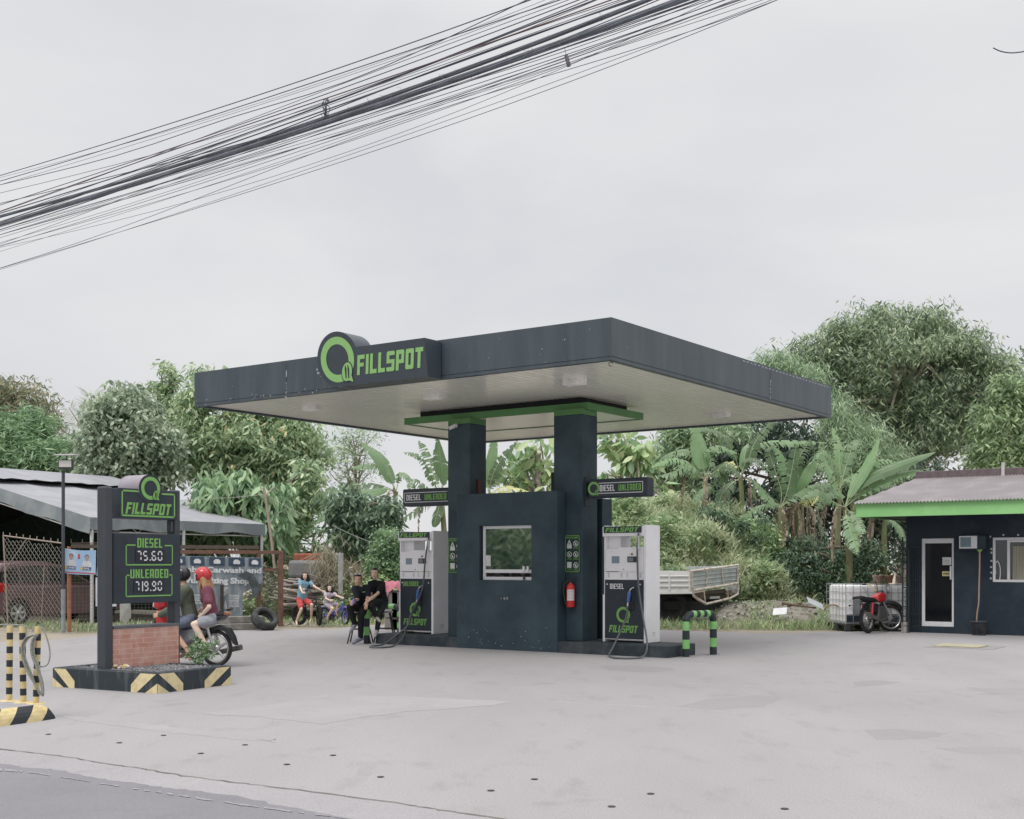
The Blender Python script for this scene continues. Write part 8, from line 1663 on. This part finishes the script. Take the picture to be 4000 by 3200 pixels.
banana("short banana plant with a yellowing arched leaf low in the right group", 35.5, (1560,1600), (1555,1160), [{'p':[(1420,1140),(1280,1200),(1060,1400)],'w':.55},[(1560,1000),(1500,800),(1450,640),(1500,570)],[(1620,1000),(1680,700),(1700,560)],[(1580,1270),(1540,1440),(1500,1640)],[(1480,1100),(1400,1020),(1300,900)],[(1640,1080),(1760,1000),(1900,930)]], U, 53, dead=2)
banana("large banana plant with thick dead leaves hanging from its trunk", 36, (1830,1690), (1700,1150), [{'p':[(1740,960),(1840,760),(1880,640)],'w':.5,'t':.15},[(1650,980),(1580,750),(1500,570)],[(1720,900),(1720,720),(1810,560),(1840,520)],[(1780,1120),(1900,1250),(2020,1520)],[(1800,1080),(1880,1020),(2050,1010),(2160,1060)],[(1830,1000),(1950,940),(2090,960)],{'p':[(1600,1160),(1500,1130),(1300,1180),(1060,1400)],'w':.5},{'p':[(1760,1100),(1850,1060),(1920,1030)],'y':True},[(1690,960),(1640,800),(1560,700)]], U, 54, dead=20, tr=.2, torn=.8)
banana("tall banana plant with a ragged upright leaf below the canopy corner", 38, (2110,1600), (2110,980), [{'p':[(2110,780),(2090,560),(2040,400)],'w':.6,'t':.95},[(2060,760),(1960,640),(1880,700)],[(2060,820),(1900,760),(1720,850)],[(2170,760),(2240,560),(2300,520)],[(2160,900),(2260,860),(2400,960)],[(2050,1000),(1960,1060),(1880,1180)]], U, 55, dead=2)
W_ = ZR
banana("banana plant reaching its long leaves over the shop roof", 34.5, (20,1000), (0,540), [{'p':[(60,400),(180,200),(255,25)],'w':.5,'t':.3},{'p':[(150,330),(380,220),(680,125)],'w':.62,'t':.15},{'p':[(180,400),(380,300),(640,250)],'w':.55},[(60,360),(160,240),(290,190),(420,220)],[(100,470),(250,390),(400,380)],[(-60,380),(-150,200),(-190,60)],[(60,600),(110,680),(140,740)],[(-90,500),(-200,420),(-330,480)],[(20,650),(60,780),(90,890)]], W_, 56, wd=.6)
banana("banana plant mostly hidden behind the left corner of the shop", 35, (330,1000), (300,620), [[(380,660),(430,740),(455,790)],[(340,640),(400,680),(440,760)],[(250,560),(150,560),(60,640)],[(330,520),(330,400),(280,300)]], W_, 57, wd=.5, dead=2)
# left group and middle
banana("banana plant with four long leaves spreading left above the bushes", 40, (1090,1100), (1180,690), [{'p':[(1130,560),(1040,400),(880,265)],'w':.75,'t':.5},{'p':[(1040,640),(800,640),(560,700),(450,800)],'w':.7},{'p':[(1080,670),(850,720),(640,830),(500,960)],'w':.7,'t':.35},{'p':[(1200,600),(1210,540),(1270,560),(1290,620)],'w':.5},[(1060,740),(960,800),(880,860)],[(1080,520),(960,470),(800,490)]], V, 61, dead=3)
banana("banana plant with a broad upright leaf left of the left column", 39, (1580,1100), (1560,700), [{'p':[(1570,560),(1550,380),(1530,230)],'w':1.0,'t':.3},{'p':[(1500,560),(1440,380),(1370,260)],'w':.6,'t':.8},{'p':[(1480,600),(1380,400),(1240,360)],'w':.5,'t':.9},[(1600,560),(1660,420),(1700,300)],{'p':[(1500,740),(1350,850),(1170,970)],'w':.6},[(1460,680),(1330,600),(1290,670)],{'p':[(1540,830),(1520,900),(1500,990)],'w':.6,'t':.1}], V, 62)
banana("banana plant seen between the two canopy columns", 41, (2050,900), (1960,720), [{'p':[(1990,560),(2080,400),(2200,260)],'w':.6,'t':.8},{'p':[(2000,620),(2100,520),(2230,420)],'w':.55,'t':.8},{'p':[(1960,520),(1990,350),(2010,230)],'w':.55,'t':.2},{'p':[(1990,700),(2100,650),(2300,690)],'w':.45,'y':True},[(1940,600),(1900,450),(1880,330)],{'p':[(2000,720),(2080,690),(2180,700)],'w':.4,'y':True}], V, 63, dead=2)
# breadfruit trees seen beside the columns
tree("breadfruit_tree", "tree", "loose breadfruit tree with large lobed leaves between the columns", [(1140,950,40,30,0),(1110,990,40,30,0),(1165,1010,30,25,0),(1060,975,25,20,0)], 42, 26, 260, .40, .50, .26, lf_vine, .9, 64, trunk=Vector((PX(*DD(1150,1100),42).x, 42, 0)), limbs=26, barkc=(.3,.27,.24))
tree("breadfruit_tree", "tree", "loose breadfruit tree with large leaves right of the right column", [(1290,930,30,25,0),(1300,1000,35,30,0),(1340,960,40,40,0),(1370,1040,35,30,0),(1290,1050,30,20,0)], 42, 36, 380, .42, .48, .24, lf_vine, .9, 65, trunk=Vector((PX(*DD(1330,1100),42).x, 42, 0)), limbs=30, barkc=(.36,.33,.30))
tree("hedge", "shrub", "low distant greenery closing the view behind the pumps", [(560+60*k,1205,60,16,0) for k in range(12)], 60, 150, 9000, .6, .35, .14, lf_light, .4, 66, limbs=2)
# weeds on the gravel before the motorcycle
t = thing("weed_plant", PX(*ZB(1660,850), 17.4), "leafy green weed growing from the gravel at the right of the price sign", "weed"); o_ = G(*ZB(1700,868), .22)
R = random.Random(9); ps = []; mb = MB()
for (x, y, tx_, ty_) in ((1680,860,1635,590),(1690,860,1750,700),(1680,860,1850,655),(1650,860,1580,770),(1700,860,1690,640),(1690,860,1790,760),(1670,860,1600,700)):
    a = PX(*ZB(x,y), o_.y); b = PX(*ZB(tx_,ty_), o_.y+R.uniform(-.15,.1)); c3 = curve([a, a.lerp(b,.5)+UP*.04, b], 5); mb.tube(c3, .004, 5); 
    for i in range(44): f = R.random()**.6; q = c3[min(len(c3)-1, int(f*(len(c3)-1)))]; ps.append(tuple(q+Vector((R.gauss(0,.02),R.gauss(0,.02),R.gauss(0,.015)))))
mb.build("stem", mt("weed_stem", (.13,.2,.07)), t); leaves("foliage", lf_bright, np.array(ps), .095, .028, t, seed=3, droop=-.2)
# trees across the road, reflected in the booth window
tree("street_tree", "tree", "tree standing across the road behind the camera", [(0,0,0,0,0)] if 0 else [(1000,900,400,260,0),(1300,1050,300,200,0)], 20, 10, 10, .5, .3, .1, lf_light, .5, 70) if 0 else None
def plain_tree(x, y, z, r, n, seed, label):
    t = thing("street_tree", (x, y, 0), label, "tree", "trees across the road"); B = [(x,y,z,r,r,r*.8),(x+r*.6,y,z-.8,r*.7,r*.7,r*.6),(x-r*.5,y,z-1,r*.7,r*.7,r*.6)]; C = clumps(B, 90, .5, seed, .4); rg = np.random.default_rng(seed)
    leaves("crown", lf_light, C[rg.integers(0,90,n)]+rg.normal(size=(n,3))*.5, .34, .14, t, seed=seed, droop=.7); mb = MB(); mb.tube([(x,y,-.1),(x+.2,y,z*.6),(x,y,z)], [.28,.22,.1], 8); mb.build("trunk", mt("bark16", (.16,.13,.10)), t)
plain_tree(-19, 16.5, 3.2, 2.3, 6500, 81, "leafy roadside tree left of the view, mirrored in the booth window"); plain_tree(-26, 12, 4.0, 3.2, 7000, 82, "taller leafy roadside tree farther left, outside the view")
# ================================================================ overhead cables along the road
CPl = Pl((1.2, 11.9, 0), Vector((.775,-.632,0)))
m_cb = mt("cable_dark", (.085,.085,.12), .6, var=.15); m_cl = mt("cable_grey", (.18,.175,.20), .6); m_cm = mt("cable_bundle", (.11,.125,.145), .5, var=.35, sc_=4); m_cr = mt("cable_brown", (.14,.085,.085), .6)
CB = [ # left y, y at x=1200, top x, thickness in photo px, material, offset
 (686,301,2063,4.5,m_cb),(701,334,2202,4.5,m_cb),(724,352,2150,2.2,m_cl),(741,366,2090,4,m_cb),(798,388,2267,4.2,m_cb),(812,398,2235,3,m_cl),
 (831,408,2378,5,m_cr),(838,430,2340,6,m_cb),(861,452,2480,6,m_cb),(870,461,2410,3,m_cl),
 (894,519,2740,3.5,m_cb),(905,527,2768,3,m_cb),(909,538,2790,2.5,m_cl),(918,545,2814,3,m_cb),(924,560,2850,3.5,m_cb),(946,568,2870,2.2,m_cl),(957,584,2888,2.5,m_cb),(930,575,2830,2,m_cl),
 (965,600,2930,2.5,m_cl),(1032,622,2990,2.5,m_cb),(1050,668,3010,2.2,m_cl),(1055,676,3037,2.5,m_cb),(985,590,2905,2,m_cl),(880,505,2700,3.5,m_cb),
 (868,440,2300,4,m_cb),(815,480,2560,4,m_cb),(850,420,2440,3,m_cb),(935,532,2720,2.5,m_cb),(900,560,2960,2.2,m_cl),(760,420,2330,3,m_cl),(884,470,2500,5,m_cb),(842,500,2620,3,m_cl),(700,345,2120,2,m_cl),(970,640,2800,2,m_cb)]
def cablept(yl, ym, xt, x):       # quadratic through the three photo points, returns y at x
    (x0,y0),(x1,y1),(x2,y2) = (0,yl),(1200,ym),(xt,0)
    return y0*(x-x1)*(x-x2)/((x0-x1)*(x0-x2))+y1*(x-x0)*(x-x2)/((x1-x0)*(x1-x2))+y2*(x-x0)*(x-x1)/((x2-x0)*(x2-x1))
names = {0:"thin dark overhead cable running highest of all the cables", 23:"dark overhead cable hugging the underside of the thick bundle", 6:"brownish overhead cable above the thick bundle", 21:"thin overhead cable running lowest of all the cables", 3:"dark overhead cable that dips and crosses the upper cables at the left edge"}
for i, (yl, ym, xt, th, m_) in enumerate(CB):
    R = random.Random(i); off = R.uniform(-.35,.35); pts = []
    for x in range(-900, 4201, 150):
        y = cablept(yl, ym, xt, x); wob = math.sin(x*(.0013+.0004*(i%4))+i*1.7)*(20 if i in (3,5,9,12,17,19,25,27,30) else 7)
        if i == 3: wob += -30*math.exp(-((x-900)/350)**2)
        p = CPl.at((x, y+wob), off)
        if p.y > 4: pts.append(p)
    r = th/2/F*13.2
    mb = MB(); mb.tube(pts, r, 6); tag(mb.build("overhead_cable", m_, None, pts[5]), names.get(i, "thin dark overhead cable strung among the many above the forecourt"), "cable", "overhead cables along the road")
for j, (yl, ym, xt, th, lab) in enumerate(((846,484,2530,19,"thick black overhead cable bundle, the upper of the two main ones"),(876,503,2660,26,"thickest black overhead cable bundle, the lower of the two main ones"))):
    t = None; mb = MB(); R = random.Random(j+50)
    base = [(x, cablept(yl, ym, xt, x)) for x in range(-900, 4201, 60)]
    for k in range(6):
        pts = []
        for (x, y) in base:
            a = x*.0035+k*PI/3; g_ = .5+.5*min(1, max(.2, x/1800)); p = CPl.at((x, y+math.cos(a)*th*.30*g_), .0+math.sin(a)*.03+ (j-.5)*.3)
            if p.y > 4: pts.append(p)
        mb.tube(pts, (th*.42)/2/F*13.0, 7)
    for k in range(34):
        x = R.uniform(700,2700); y = cablept(yl, ym, xt, x); p = CPl.at((x,y), -.0+(j-.5)*.3); s_ = .05; mb.tube(curve([p+Vector((R.uniform(-s_,s_),R.uniform(-s_,s_),R.uniform(-s_,s_))) for q in range(4)], 3), .0013, 4, 1)
    tag(mb.build("cable_bundle", [m_cm, mt("cable_tie", (.32,.33,.34), .6)], None, CPl.at((1200,480),0)), lab, "cable bundle", "overhead cables along the road")
p = CPl.at((1270,430), .1); R = random.Random(2); mb = MB()
for k in range(7): mb.tube(curve([p+Vector((R.uniform(-.05,.05),R.uniform(-.05,.05),R.uniform(-.13,.16))) for q in range(4)], 4), .004, 5)
tag(mb.build("wire_knot", m_cb, None, p), "tangled knot of tie wire on the cable bundle", "wire knot")
p = CPl.at((2217,240), -.2); mb = MB(); a = CPl.at((2212,218), -.2); b = CPl.at((2222,258), -.2); mb.tube([a+(a-b)*.02, a, b, b+(b-a)*.02], [.012,.022,.022,.010], 10); mb.tube([CPl.at((2206,190), -.2), a], .003, 5)
tag(mb.build("cable_joint", mt("joint_grey", (.22,.21,.21), .7), None, p), "small grey capsule hanging from the overhead cables", "cable joint")
mb = MB(); Z4 = zm(3700,100,7.187); mb.tube(curve([PX(*Z4(*q), 10.5) for q in ((1290,628),(1450,705),(1620,750),(1820,768),(2000,752),(2156,730),(2500,650),(3000,480))]), .0050, 6)
tag(mb.build("hanging_wire", m_cb, None, PX(*Z4(1820,768), 10.5)), "short curved wire end hanging into the sky at the upper right", "wire")
